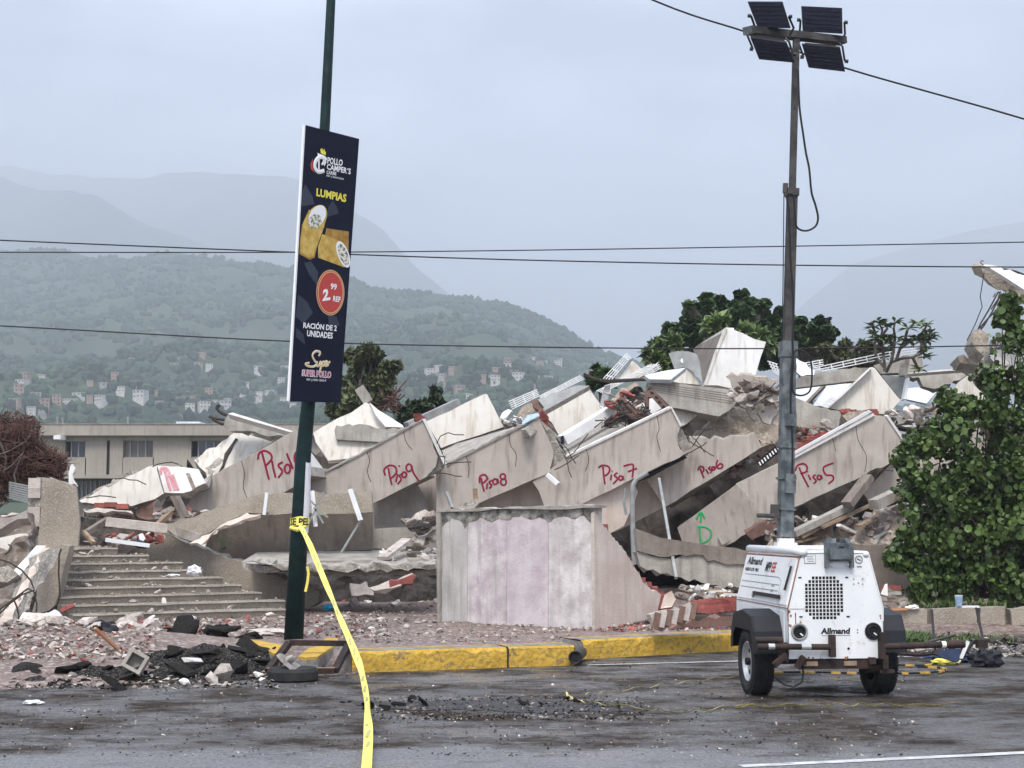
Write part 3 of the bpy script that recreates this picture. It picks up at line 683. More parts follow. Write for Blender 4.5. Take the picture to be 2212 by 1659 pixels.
slab('bottom_strip', [(1000, 1500), (1405, 1296), (1420, 1312), (1010, 1520)], PL(p.p - p.n * .12, p.n), .2, M['dark'], R3, parent=f7)
strokes(f7, [[(752, 1382), (758, 1450), (768, 1520)], [(715, 1392), (745, 1372), (790, 1378), (806, 1405), (790, 1440), (762, 1455)], [(820, 1445), (812, 1490)], [(822, 1420), (826, 1414)], [(868, 1430), (842, 1450), (868, 1478), (832, 1518)], ('o', 893, 1472, 15, 17), [(910, 1455), (915, 1485)], [(915, 1378), (985, 1362), (992, 1400), (985, 1468)], [(950, 1422), (1022, 1395)]], p, R3, .0195, M['spray'])
tray(p, R3, (560, 1685), (1400, 1282), .9, .2, f7)
slab('floor_top', [(430, 1212), (560, 1130), (760, 1012), (880, 985), (945, 1055), (466, 1292)], pl3((466, 1300, 33.1), (945, 1060, 33.2), (430, 1212, 35.6), R3), .2, M['raw'], R3, rough={1, 2, 3}, edge=M['broken'], parent=f7)

f6 = floor_thing('slanting beige floor sprayed Piso 6 in small red letters, its top crumbled away', R3, (1400, 1600, 33.7))
p = pln((1600, 1350), 33.7, tiltn(-.02))
slab('folded_face', [(945, 1540), (1100, 1486), (1238, 1702), (1000, 1826), (838, 1902), (860, 1780)], pl3((1100, 1486, 33.69), (1238, 1702, 33.69), (900, 1700, 33.8), R3), .2, M['beige'], R3, rough={4, 5}, edge=M['broken'], parent=f6)
slab('parapet', [(1098, 1486), (1425, 1300), (1435, 1155), (1560, 1150), (1700, 1168), (1850, 1150), (1950, 1112), (2012, 1225), (1760, 1385), (1330, 1655), (1238, 1704)], p, .2, M['beige'], R3, rough={2, 3, 4, 5}, edge=M['broken'], parent=f6, amp=.05)
slab('crumbled_top', [(1428, 1150), (1500, 1080), (1600, 1028), (1720, 930), (1820, 895), (1960, 850), (2010, 800), (2150, 715), (2200, 900), (2180, 1150), (2010, 1222), (1950, 1110), (1850, 1150), (1700, 1168), (1560, 1150)], PL(p.p - p.n * .05, Vector((0, -1, .25))), .3, M['earthy'], R3, rough='all', edge=M['earthy'], parent=f6, relief=.09, amp=.06)
slab('loose_plaster', [(1975, 950), (2080, 880), (2140, 940), (2130, 960), (2075, 1050), (2020, 1030)], pln((2050, 960), 33.5, (0, -1, .3)), .06, M['beige'], R3, rough={0, 1, 2, 3}, edge=M['broken'], parent=f6)
slab('loose_plaster', [(1990, 790), (2150, 760), (2150, 860), (2090, 870), (2000, 820)], pln((2050, 820), 33.55, (0, -1, .3)), .06, M['beige'], R3, rough='all', edge=M['broken'], parent=f6)
slab('top_flake', [(1730, 662), (1780, 655), (2150, 690), (2150, 715), (1990, 800), (1890, 780), (1790, 770)], pln((1950, 730), 34.2, (0, -1, -.2)), .3, M['beige'], R3, rough='all', edge=M['earthy'], parent=f6)
strokes(f6, [[(1522, 1395), (1535, 1430), (1552, 1472)], [(1504, 1412), (1518, 1382), (1548, 1388), (1548, 1418), (1528, 1432)], [(1568, 1402), (1588, 1440)], [(1606, 1380), (1590, 1396), (1612, 1412), (1602, 1432)], ('o', 1626, 1396, 11, 13), [(1636, 1380), (1644, 1400)], [(1662, 1328), (1650, 1366), (1664, 1394), (1694, 1390), (1700, 1368), (1680, 1358), (1660, 1378)]], p, R3, .0195, M['spray'])
tray(p, R3, (1240, 1700), (2000, 1228), 4, .2, f6)

f5 = floor_thing('slanting beige floor sprayed Piso 5 in red, behind the light tower mast', D_, (1650, 1130, 32.8))
p = pln((1750, 1030), 32.8, tiltn(.0))
slab('folded_face', [(1463, 1140), (1592, 1047), (1652, 1124), (1600, 1160), (1562, 1182), (1475, 1174)], pl3((1592, 1047, 32.79), (1652, 1124, 32.79), (1463, 1140, 33.5)), .2, M['beige'], D_, rough={2, 3}, edge=M['broken'], parent=f5, amp=.03)
slab('parapet', [(1592, 1047), (1715, 987), (1884, 897), (1917, 901), (1955, 957), (1947, 987), (1870, 1025), (1715, 1096), (1677, 1118), (1652, 1124)], p, .2, M['beige'], D_, rough={4, 5, 8}, edge=M['broken'], parent=f5, amp=.03)
slab('broken_edge', [(1940, 960), (1957, 955), (1972, 975), (1950, 1000), (1936, 992)], PL(p.p - p.n * .05, p.n), .15, M['broken'], D_, rough='all', edge=M['broken'], parent=f5, relief=.04)
slab('top_rail_upper', [(1712, 978), (1878, 886), (1884, 890), (1714, 983)], PL(p.p + p.n * .08, p.n), .06, M['wmetal'], D_, parent=f5)
slab('top_rail_lower', [(1713, 986), (1886, 893), (1890, 897), (1715, 991)], PL(p.p + p.n * .06, p.n), .06, M['white'], D_, parent=f5)
slab('end_trim', [(1914, 899), (1919, 898), (1958, 953), (1953, 957)], PL(p.p + p.n * .03, p.n), .2, M['white'], D_, parent=f5)
strokes(f5, [[(430, 482), (465, 560), (506, 638)], [(400, 512), (418, 468), (465, 453), (495, 480), (482, 520), (440, 528)], [(503, 540), (522, 582)], [(496, 518), (499, 512)], [(562, 540), (540, 558), (566, 588), (545, 610)], ('o', 590, 562, 15, 17), [(606, 545), (612, 572)], [(702, 448), (625, 482), (642, 540), (690, 545), (702, 578), (662, 612)]], p, R5, .0195, M['spray'])
strokes(f5, [[(1514, 1107), (1514, 1118), (1513, 1129)], [(1511, 1139), (1512, 1156), (1514, 1174)], [(1504, 1122), (1514, 1106), (1522, 1120)], [(1508, 1138), (1522, 1138), (1535, 1146), (1536, 1158), (1528, 1168), (1514, 1174)]], pl3((1592, 1047, 32.79), (1652, 1124, 32.79), (1463, 1140, 33.5)), D_, .022, M['spray_g'], name='spray_mark')
tray(p, D_, (1562, 1180), (1947, 987), 4, .2, f5)

f4 = floor_thing('slanting beige floor half hidden behind the leafy shrub, right of Piso 5', D_, (2000, 1040, 34))
p = pln((2000, 1000), 34.0, tiltn(.0))
slab('parapet', [(1862, 1062), (1960, 968), (2110, 895), (2145, 990), (1975, 1055), (1880, 1085)], p, .2, M['beige'], D_, parent=f4)
slab('top_trim', [(1920, 985), (2100, 888), (2110, 895), (1925, 994)], PL(p.p + p.n * .03, p.n), .2, M['white'], D_, parent=f4)
strokes(f4, [[(1313, 470), (1316, 515)], [(1308, 475), (1330, 440), (1362, 445), (1350, 480), (1320, 492)]], p, R5, .0195, M['spray'])
tray(p, D_, (1880, 1083), (2140, 990), 4, .2, f4)

CRK = {f9: [(pln((500, 800), 31.6, tiltn(.04)), R2, [[(400, 700), (420, 760), (405, 830), (430, 900)], [(640, 570), (655, 640), (690, 690)]])], f8: [(pln((1250, 850), 32.3, tiltn(.02)), R2, [[(1320, 580), (1330, 660), (1365, 720), (1360, 800)], [(1040, 720), (1060, 800), (1050, 870)]])],
       f7: [(pln((900, 1350), 33.0, tiltn(.0)), R3, [[(1180, 975), (1200, 1080), (1180, 1150), (1210, 1260)], [(620, 1240), (640, 1330), (610, 1420)]])], f5: [(pln((1750, 1030), 32.8, tiltn(.0)), D_, [[(1850, 915), (1856, 950), (1872, 985), (1870, 1020)], [(1800, 942), (1806, 975)]])], f10: [(pln((1600, 900), 31.0, tiltn(.06)), R1, [[(1560, 760), (1580, 850), (1570, 930), (1600, 1010)]])]}
for f_, rows in CRK.items():
    for p_, cv_, ls in rows:
        rg = random.Random(4)
        for ln in ls: strokes(f_, [[(x + rg.uniform(-3, 3), y) for x, y in ln]], p_, cv_, .007, M['soot'], .001, 'crack')
def bars(f_, cv_, Y, starts, seed):
    rg = random.Random(seed)
    for x, y in starts:
        a = pt(*cv_((x, y)), Y); Q = [a]; d = Vector((rg.uniform(.1, .5), rg.uniform(-.3, 0), rg.uniform(-.3, .4))).normalized()
        for _ in range(4): d = (d + Vector((rg.uniform(-.4, .4), rg.uniform(-.2, .2), rg.uniform(-.6, .3)))).normalized(); Q.append(Q[-1] + d * rg.uniform(.1, .22))
        MB().tube(Q, .011, 5).build('rebar', M['rebar'], f_)
bars(f9, R2, 31.6, [(850, 650), (870, 730), (880, 800), (840, 840)], 1); bars(f8, R2, 32.3, [(1620, 620), (1660, 700), (1680, 750), (1610, 820)], 2)
bars(f7, R3, 33.0, [(1400, 1100), (1440, 1180), (1450, 1240), (1380, 1290)], 3); bars(f6, R3, 33.5, [(1830, 900), (1960, 850), (2040, 1200), (2080, 1180), (1500, 1090)], 4); bars(f5, D_, 32.8, [(1955, 965), (1950, 985), (1870, 1025)], 5); bars(f11, R1, 29.6, [(560, 1000), (740, 880), (985, 800), (1250, 960), (1010, 1010)], 6)
# shaded walls seen under the fallen floors
def panel(label, poly, pl, th, m, cv, rough=(), name='broken_slab', cat='broken slab', group=None, **k):
    return slab(name, poly, pl, th, M[m], cv, rough=rough, edge=M['broken'] if rough else None, label=label, cat=cat, group=group, **k)
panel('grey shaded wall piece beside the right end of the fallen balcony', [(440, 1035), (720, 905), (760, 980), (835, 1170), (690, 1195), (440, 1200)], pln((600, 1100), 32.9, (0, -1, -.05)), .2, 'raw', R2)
panel('narrow lighter wall piece where two slanting floors meet left of the mauve wall', [(722, 905), (850, 850), (850, 1180), (835, 1150), (770, 990)], pln((800, 1000), 33.0, (.3, -1, -.05)), .2, 'beige', R2)
panel('grey shaded wall piece showing just above the mauve wall', [(1130, 1030), (1470, 885), (1555, 1045), (1560, 1130), (1100, 1130)], pln((1350, 1000), 33.2, (0, -1, -.05)), .2, 'beige', R2)
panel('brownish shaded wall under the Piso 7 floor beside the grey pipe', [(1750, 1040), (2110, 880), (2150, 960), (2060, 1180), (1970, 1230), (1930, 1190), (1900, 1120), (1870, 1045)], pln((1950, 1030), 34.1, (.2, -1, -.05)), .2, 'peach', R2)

# cream and white panels higher up the ruin
cp = {}
cp['a'] = panel('pale panel with a jagged crack behind the Piso 10 floor', [(1255, 752), (1530, 572), (1700, 620), (1760, 640), (1340, 876), (1290, 805)], pln((1450, 740), 32.0, (-.2, -1, .5)), .2, 'cream', R1, {0, 5, 4})
slab('exposed_concrete', [(1262, 752), (1480, 612), (1530, 610), (1490, 690), (1440, 760), (1345, 868), (1295, 805)], PL(pln((1450, 740), 32.0, (-.2, -1, .5)).p + Vector((0, -.012, .006)), (-.2, -1, .5)), .05, M['broken'], R1, rough='all', relief=.02, parent=cp['a'])
slab('crack', [(1520, 612), (1535, 618), (1470, 720), (1440, 800), (1400, 850), (1432, 790), (1450, 715)], PL(pln((1450, 740), 32.0, (-.2, -1, .5)).p + Vector((0, -.03, .015)), (-.2, -1, .5)), .02, M['soot'], R1, rough='all', parent=cp['a'], amp=.015)
# beam with bent bars above it
be = empty('concrete_beam', pt(*R1((1650, 590)), 32.4), 'grey concrete beam with bent black bars at its left end, above Piso 10', 'concrete beam')
slab('beam_body', [(1440, 542), (1452, 490), (1480, 455), (1900, 580), (1925, 640), (1840, 605), (1530, 572)], pln((1650, 560), 32.4, (0, -1, .1)), .5, M['raw'], R1, rough={0, 5, 6}, edge=M['broken'], parent=be)
slab('top_face', [(1470, 458), (1500, 449), (1905, 574), (1900, 584)], pln((1650, 550), 32.38, (0, -1, .3)), .3, M['white'], R1, parent=be)
for q in ([(1462, 468), (1425, 452), (1402, 425), (1416, 398)], [(1460, 466), (1412, 440), (1398, 420), (1405, 402)], [(1452, 497), (1385, 488), (1350, 474)], [(1442, 527), (1405, 512), (1370, 492)]):
    MB().tube([pt(*R1(k), 32.6) for k in q], .035, 6).build('rebar', M['rebar'], be)
panel('white triangular panel standing behind the advertising pole', [(55, 580), (390, 385), (420, 395), (520, 540), (640, 545), (480, 650), (300, 745), (150, 760), (140, 740), (70, 640)], pln((300, 600), 34.5, (0, -1, .3)), .2, 'cream', R2)
panel('bright white draped panel beside the thin upright post', [(420, 385), (470, 430), (560, 485), (630, 530), (640, 546), (520, 540), (460, 470)], pln((520, 490), 34.7, (.25, -1, .5)), .12, 'white', R2)
st = MB().bar(pt(*R2((352, 290)), 34.3), pt(*R2((412, 385)), 34.3), .22, .22).build('concrete_post', M['raw'], label='short pale post leaning at the peak of the white triangular panel', cat='post')
panel('short grey beam end lying across the white triangular panel', [(205, 530), (640, 550), (600, 600), (490, 640), (200, 622)], pln((400, 590), 33.6, (0, -1, .1)), .45, 'raw', R2, {0, 1, 4}, name='concrete_beam', cat='concrete beam')
panel('cream panel with long rusty drips below the small round dark tree', [(782, 508), (1165, 328), (1178, 335), (1285, 542), (1000, 640), (880, 678)], pln((1020, 500), 35.6, (0, -1, .15)), .2, 'cream', R2, {4})
panel('cream panel standing under the grey roof strip', [(255, 960), (640, 742), (660, 790), (760, 925), (600, 1060), (425, 1172), (345, 1030)], pln((500, 950), 35.8, (0, -1, .15)), .2, 'cream', R3, {4})
panel('grey roof strip along the top of the second cream panel', [(240, 852), (345, 805), (560, 738), (645, 742), (270, 952), (285, 910)], pln((450, 830), 36.2, (-.2, -1, .7)), .15, 'gmetal', R3, {0})
panel('cream panel peeping out below the board marked beam', [(1285, 915), (1510, 962), (1410, 1045), (1378, 1060), (1330, 980)], pln((1390, 980), 34.4, (0, -1, .1)), .2, 'cream', R3)
big = panel('heavy grey board marked concrete beam lying across the top of the heap', [(1110, 695), (1160, 690), (1772, 772), (1815, 800), (1800, 890), (1672, 985), (1290, 912), (1232, 842), (1120, 740)], pln((1450, 840), 34.3, (0, -1, .12)), .7, 'raw', R3, {3, 4, 7, 8}, name='concrete_beam', cat='concrete beam')
for k in range(5):
    t_ = (k + 1) / 6; a = (1135 + 60 * t_, 700 + 110 * t_); b = (1790, 790 + 110 * t_)
    slab('board_mark', [(a[0], a[1]), (b[0], b[1]), (b[0], b[1] + 3), (a[0], a[1] + 3)], PL(pln((1450, 840), 34.3, (0, -1, .12)).p + Vector((0, -.008, 0)), (0, -1, .12)), .02, M['dark_conc'], R3, parent=big)
# the tall white folded piece at the top
wt = empty('roof_tower_block', pt(*R3((1800, 720)), 36.5), 'tall white angular block standing at the top of the ruin', 'concrete block')
pw = pln((1850, 550), 36.3, (.15, -1, .1))
slab('front_wall', [(1730, 278), (2045, 395), (2000, 520), (1955, 680), (1800, 770), (1560, 738), (1650, 480)], pw, .25, M['white'], R3, parent=wt)
slab('crease', [(1722, 285), (1738, 290), (1658, 480), (1572, 738), (1556, 738), (1642, 480)], PL(pw.p + pw.n * .05, pw.n), .12, M['cream'], R3, parent=wt)
slab('side_wall', [(1730, 280), (1650, 480), (1560, 735), (1535, 700), (1500, 560), (1465, 450), (1560, 380)], pl3((1730, 280, 36.3), (1560, 735, 36.2), (1465, 450, 39.5), R3), .2, M['dark_conc'], R3, parent=wt)  # darker concrete paints in this side's shade along with its brown stain
slab('eave', [(1490, 435), (1722, 282), (1728, 300), (1510, 452)], pl3((1726, 282, 36.2), (1726, 300, 36.2), (1490, 440, 39.2), R3), .2, M['white'], R3, parent=wt)
panel('curved grey steel sheet leaning left of the tall white block', [(1272, 485), (1340, 466), (1430, 470), (1495, 490), (1520, 560), (1540, 720), (1480, 640), (1400, 590), (1320, 610)], pln((1400, 560), 36.0, (-.3, -1, .2)), .06, 'gmetal', R3, name='metal_sheet', cat='metal sheet')
panel('bent white metal gutter hanging in front of the curved grey sheet', [(1365, 540), (1400, 500), (1412, 508), (1465, 620), (1500, 690), (1470, 660), (1400, 560), (1375, 560)], pln((1430, 590), 35.8, (.3, -1, .3)), .12, 'wmetal', R3, name='gutter', cat='gutter')
panel('cream gable shaped panel right of the curved grey sheet', [(1290, 690), (1420, 598), (1440, 615), (1530, 735), (1300, 712)], pln((1410, 660), 35.4, (0, -1, .1)), .2, 'cream', R3)
panel('pale roof plate sloping above the board marked beam', [(1080, 660), (1230, 625), (1410, 598), (1290, 692), (1120, 690)], pln((1240, 650), 35.9, (-.1, -1, .8)), .12, 'sheet', R3)
panel('cream pointed panel behind the white railings', [(880, 680), (985, 543), (1020, 570), (1095, 650), (1000, 700), (840, 700)], pln((980, 640), 37.2, (0, -1, .15)), .15, 'cream', R3)
# right hand roofs
panel('large cream triangular gable on the right part of the ruin', [(1012, 1098), (1030, 1105), (1230, 1360), (1112, 1466), (1000, 1452), (780, 1440), (655, 1422), (770, 1320)], pln((950, 1330), 36.0, (0, -1, .1)), .2, 'cream', R4, {2, 3, 4})
panel('white rim along the sloping edge of the large cream gable', [(640, 1415), (765, 1312), (990, 1100), (1015, 1096), (780, 1318), (668, 1420)], pln((900, 1230), 35.9, (0, -1, .1)), .3, 'white', R4, name='roof_edge', cat='roof edge')
panel('grey gutter wall behind the mast above the pale roof sheets', [(410, 1180), (640, 1135), (920, 1105), (1000, 1100), (905, 1205), (620, 1235), (405, 1262)], pln((650, 1180), 37.4, (0, -1, .2)), .15, 'raw', R4, {0, 1})
panel('pale blue roof sheet beside the mast', [(400, 1275), (628, 1238), (470, 1385), (395, 1340)], pln((480, 1310), 36.9, (-.1, -1, .8)), .06, 'sheet', R4, name='roof_sheet', cat='roof sheet')
panel('pale blue roof sheet against the large cream gable', [(655, 1240), (850, 1225), (770, 1310), (640, 1412), (540, 1400)], pln((690, 1320), 36.7, (-.1, -1, .8)), .06, 'sheet', R4, name='roof_sheet', cat='roof sheet')
panel('brown beam between the two pale blue roof sheets', [(600, 1250), (640, 1238), (500, 1385), (470, 1385)], pln((560, 1310), 36.75, (-.1, -1, .7)), .12, 'dark_conc', R4, name='roof_beam', cat='beam')
panel('grey wall piece with rusty pipe holding the frangipani tree', [(1020, 1080), (1260, 1010), (1400, 1000), (1420, 1125), (1300, 1140), (1080, 1150)], pln((1230, 1080), 38.8, (0, -1, .1)), .3, 'raw', R4, {0, 1})
panel('pale ribbed metal sheet right of the large cream gable', [(1085, 1158), (1300, 1178), (1262, 1350), (1232, 1345), (1130, 1240)], pln((1190, 1240), 37.0, (.1, -1, .2)), .05, 'gmetal', R4, name='metal_sheet', cat='metal sheet')
panel('white steel flange standing at the edge of the ribbed sheet', [(1292, 1180), (1308, 1182), (1280, 1352), (1258, 1350)], pln((1285, 1260), 36.7, (.1, -1, .1)), .2, 'wmetal', R4, name='steel_flange', cat='steel')
panel('grey leaning post in front of the frangipani tree', [(1280, 1000), (1312, 1010), (1285, 1165), (1242, 1162)], pln((1280, 1080), 36.6, (.2, -1, .1)), .2, 'raw', R4, {0}, name='concrete_post', cat='post')
panel('blue grey sunken roof sheet near the shrub', [(1285, 1265), (1470, 1250), (1540, 1270), (1440, 1385), (1285, 1352)], pln((1400, 1310), 37.0, (0, -1, .8)), .06, 'sheet', R4, name='roof_sheet', cat='roof sheet')
panel('broken brown slab lying over the sunken roof sheet', [(1300, 1170), (1500, 1140), (1690, 1125), (1820, 1110), (1700, 1205), (1500, 1270), (1420, 1250), (1380, 1180)], pln((1560, 1190), 37.6, (0, -1, .35)), .2, 'raw', R4, {1, 2, 4, 5, 6, 7})
panel('white roof rim running up to the second cream gable', [(1290, 1142), (1550, 1118), (1825, 1104), (1835, 1112), (1560, 1130), (1292, 1152)], pln((1560, 1128), 37.4, (0, -1, .3)), .2, 'white', R4, name='roof_edge', cat='roof edge')
panel('second smaller cream gable beside the shrub', [(1700, 1212), (1832, 1112), (1850, 1118), (1910, 1260), (1900, 1380), (1700, 1430), (1560, 1440), (1540, 1390)], pln((1750, 1300), 36.6, (0, -1, .1)), .2, 'cream', R4, {4, 5})
panel('wide rough slab between the mast and the large cream gable', [(405, 1340), (520, 1390), (740, 1440), (760, 1470), (745, 1560), (700, 1612), (410, 1560)], pln((580, 1480), 35.0, (0, -1, .2)), .35, 'raw', R4, {1, 2, 3, 4, 5})
panel('thin dark beam under the wide rough slab', [(405, 1562), (700, 1610), (690, 1630), (400, 1585)], pln((550, 1590), 34.9, (0, -1, 0)), .4, 'soot', R4, {0, 2}, name='steel_beam', cat='beam')
panel('broken grey slab below the second cream gable', [(1130, 1480), (1290, 1440), (1420, 1465), (1400, 1500), (1210, 1550), (1150, 1530)], pln((1280, 1490), 35.2, (0, -1, .5)), .2, 'raw', R4, {0, 1, 2, 3, 4})
panel('white broken slab piece above the pile of dark tiles', [(1300, 1530), (1450, 1490), (1530, 1488), (1540, 1530), (1380, 1590)], pln((1420, 1530), 35.0, (0, -1, .6)), .12, 'white', R4, {0, 1, 2})
panel('white sheet scrap on the grey slab below the gable', [(1125, 1472), (1250, 1452), (1215, 1480), (1140, 1490)], pln((1190, 1470), 34.9, (0, -1, .8)), .05, 'white', R4, {0, 1})
# the broken slab high at the right, with hanging wires
tr_ = empty('hanging_slab', pt(*R4((2080, 560)), 33), 'broken white topped slab jutting in high at the right with hanging wires', 'concrete slab')
slab('top_face', [(1885, 290), (1900, 284), (2212, 368), (2420, 430), (3100, 640), (3100, 980), (2420, 600), (2212, 482), (1945, 312)], pln((2100, 400), 33.2, (-.1, -1, .6)), .1, M['white'], R4, rough={1, 2}, parent=tr_, edge=M['white'])
slab('broken_side', [(1883, 292), (1945, 314), (2212, 484), (2420, 602), (3100, 982), (3100, 1150), (2420, 700), (2212, 565), (2100, 520), (2015, 490), (1950, 440), (1905, 390)], pln((2050, 440), 33.25, (0, -1, -.3)), .8, M['earthy'], R4, rough='all', edge=M['earthy'], parent=tr_, relief=.06)
for q, r_ in (([(1895, 350), (1865, 540), (1880, 620), (1820, 770), (1760, 885)], .012), ([(2010, 500), (1930, 650), (1870, 750), (1848, 800)], .018), ([(2030, 520), (1960, 660), (1895, 770), (1870, 800)], .018), ([(2050, 540), (2000, 640), (1920, 720), (1860, 790)], .018), ([(2020, 500), (2005, 560), (1950, 640)], .014), ([(1960, 300), (2100, 335), (2160, 345), (2212, 365)], .02), ([(1890, 290), (1866, 268), (1872, 255), (1892, 258)], .012), ([(2060, 320), (2150, 340), (2170, 365)], .02)):
    MB().tube([pt(*R4(k), 33.1) for k in q], r_, 5).build('wire', M['rebar'], tr_)
for lab, poly, Y, m in (('rough brown rubble lump hanging below the wires', [(1830, 800), (1880, 790), (1935, 830), (1950, 960), (1900, 1010), (1840, 960), (1810, 900)], 33.6, 'earthy'),
                       ('flat broken slab end sticking out beside the shrub top', [(1690, 1010), (1740, 1000), (1870, 1010), (1910, 1050), (1900, 1080), (1800, 1070), (1720, 1045)], 34.0, 'earthy'),
                       ('pile of brown broken slab layers below the jutting slab end', [(1720, 1050), (1890, 1085), (1940, 1020), (1960, 1250), (1880, 1180), (1830, 1110)], 34.6, 'broken'),
                       ('large pale broken slab behind the shrub top', [(1980, 840), (2212, 740), (2420, 760), (2700, 800), (3100, 1000), (3100, 1500), (2420, 1420), (2000, 1150), (1950, 1000)], 34.8, 'cream')):
    panel(lab, poly, pln(poly[0], Y, (0, -1, .2)), .6, m, R4, 'all', name='slab_fragment', cat='slab fragment', relief=.06)

# crushed floors behind and below, coloured near black to paint in the gaps' shade
slab('crushed_interior', [(150, 1130), (330, 1010), (450, 990), (700, 965), (820, 950), (1000, 960), (1110, 905), (1230, 905), (1300, 880), (1400, 880), (1560, 850), (1680, 850), (1900, 905), (2100, 900), (2400, 880), (2700, 900), (2700, 1200), (150, 1200)], pln((1100, 1050), 37.6, (0, -1, .3)), 5, M['gap_shade'], D_, rough='all', edge=M['gap_shade'], relief=.35, dens=.4, amp=.15, label='crushed floors and debris packed inside the collapsed block', cat='debris', kind='stuff')

# ------------------------------------------------------------------ railings on top
def railing(label, tl, tr, br, bl, cv, D, n, posts, D2=None, r=.0145, mt='wmetal', group='white railings on the ruin'):
    D2 = D2 or D
    A, B, E, G = pt(*cv(tl), D), pt(*cv(tr), D2), pt(*cv(br), D2), pt(*cv(bl), D)
    e = empty('railing', (G + E) / 2, label, 'railing', group)
    for i in range(n): t_ = i / (n - 1); MB().tube([A.lerp(G, t_), B.lerp(E, t_)], r, 6).build('rail', M[mt], e)
    for i in range(posts): t_ = (i + .5) / posts; MB().tube([A.lerp(B, t_), G.lerp(E, t_)], r * 1.15, 6).build('post', M[mt], e)
    return e
railing('white tube railing furthest left, above the blue scraps', (5, 868), (232, 772), (248, 822), (30, 930), R3, 36.5, 5, 3)
railing('white tube railing along the grey roof strip', (245, 828), (575, 660), (600, 690), (265, 850), R3, 37, 4, 4)
railing('steep white tube railing leaning at the cream pointed panel', (756, 685), (945, 484), (974, 516), (815, 700), R3, 36.8, 4, 4)
railing('white tube railing below the steep leaning one', (700, 785), (1140, 570), (1200, 575), (745, 800), R3, 36.4, 4, 5)
railing('short bent white railing by the end of the cream pointed panel', (1080, 640), (1190, 560), (1215, 600), (1090, 670), R3, 37.3, 4, 3)
railing('long white tube railing behind the mast', (545, 1105), (1100, 985), (1115, 1028), (550, 1145), R4, 38.4, 3, 6)
railing('white tube railing beside the frangipani tree', (1100, 985), (1370, 945), (1360, 985), (1115, 1028), R4, 38.4, 3, 3)
railing('short white railing just left of the mast', (180, 1050), (260, 1075), (285, 1170), (225, 1140), R4, 37.5, 5, 3)
railing('short white railing just right of the mast', (395, 1080), (620, 1040), (625, 1075), (400, 1120), R4, 38, 3, 4)
railing('white louvred grille lying against the large cream gable', (600, 1405), (690, 1325), (740, 1345), (650, 1420), R4, 35.8, 7, 2, r=.03)
ss = empty('slatted_strip', pt(*R3((2070, 1290)), 33.2), 'striped white and black slatted strip under the crumbled Piso 6 floor', 'slatted strip')
MB().bar(pt(*R3((1985, 1365)), 33.25), pt(*R3((2160, 1222)), 33.25), .05, .16).build('backing', M['dark'], ss)
for k in range(9): t_ = k / 8; MB().bar(pt(*R3((1988 + 165 * t_, 1345 - 138 * t_)), 33.15), pt(*R3((2002 + 165 * t_, 1372 - 138 * t_)), 33.15), .022, .03).build('slat', M['wmetal'], ss)

# ------------------------------------------------------------------ fallen balcony in front (pebble dash parapet, ledge)
fb = empty('fallen_balcony', pt(*R1((1700, 1350)), 28.0), 'long fallen pebble dash balcony between the stairs and the pink wall', 'balcony')
pa = pln((1900, 1000), 28.0, (0, -1, .12))
slab('parapet', [(1080, 1168), (1345, 1085), (1580, 1000), (1700, 972), (1960, 968), (2396, 960), (2404, 1092), (2212, 1105), (1680, 1102), (1600, 1095), (1345, 1230), (1225, 1290), (1080, 1205)], pa, .25, M['aggregate'], R1, rough={0, 1, 2, 3, 4, 7, 8, 10, 11, 12}, edge=M['broken'], parent=fb, amp=.03)
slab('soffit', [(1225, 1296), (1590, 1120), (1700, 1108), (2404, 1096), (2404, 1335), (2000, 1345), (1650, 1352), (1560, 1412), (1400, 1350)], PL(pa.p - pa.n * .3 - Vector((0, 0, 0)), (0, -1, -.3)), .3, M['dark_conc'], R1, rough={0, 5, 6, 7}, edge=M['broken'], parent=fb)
slab('bright_lip', [(1225, 1292), (1590, 1096), (1690, 1106), (1610, 1128), (1400, 1200), (1300, 1300)], pl3((1225, 1292, 27.7), (1590, 1096, 27.9), (1600, 1128, 27.75), R1), .06, M['peach'], R1, rough='all', parent=fb)
slab('spray_smudge', [(1420, 1255), (1450, 1245), (1455, 1320), (1425, 1335)], PL(pa.p - pa.n * .285, (0, -1, -.3)), .01, mat('green_smudge', (.09, .16, .09), (.15, .14, .115), 6, bump=0), R1, rough='all', parent=fb)
ledge = empty('ledge_slab', pt(*R1((2000, 1420)), 27), 'low grey ledge slab with a torn front edge under the fallen balcony', 'concrete slab')
slab('top_face', [(1560, 1412), (1655, 1352), (2404, 1335), (2760, 1345), (2800, 1350), (2800, 1440), (2500, 1440), (1700, 1440)], pl3((1700, 1440, 26.6), (2800, 1440, 26.6), (1800, 1350, 28.6), R1), .12, M['raw'], R1, rough={5, 6, 7}, edge=M['broken'], parent=ledge)
slab('torn_edge', [(1570, 1410), (1700, 1432), (2100, 1438), (2500, 1432), (2800, 1430), (2808, 1465), (2400, 1470), (2000, 1478), (1780, 1455)], pln((2100, 1450), 26.55, (0, -1, -.1)), .5, M['broken'], R1, rough='all', edge=M['broken'], parent=ledge, relief=.06, amp=.05)
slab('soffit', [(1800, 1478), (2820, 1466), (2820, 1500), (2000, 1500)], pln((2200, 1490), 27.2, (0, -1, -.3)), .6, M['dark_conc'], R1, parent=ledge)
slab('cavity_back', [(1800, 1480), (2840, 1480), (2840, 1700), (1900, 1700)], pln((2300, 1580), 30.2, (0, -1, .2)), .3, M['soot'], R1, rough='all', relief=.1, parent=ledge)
panel('light grey wall band behind the balcony end, left of the pink wall', [(440, 1200), (700, 1190), (845, 1160), (845, 1330), (440, 1325)], pln((650, 1260), 28.9, (0, -1, 0)), .25, 'raw', R2, {1, 2})
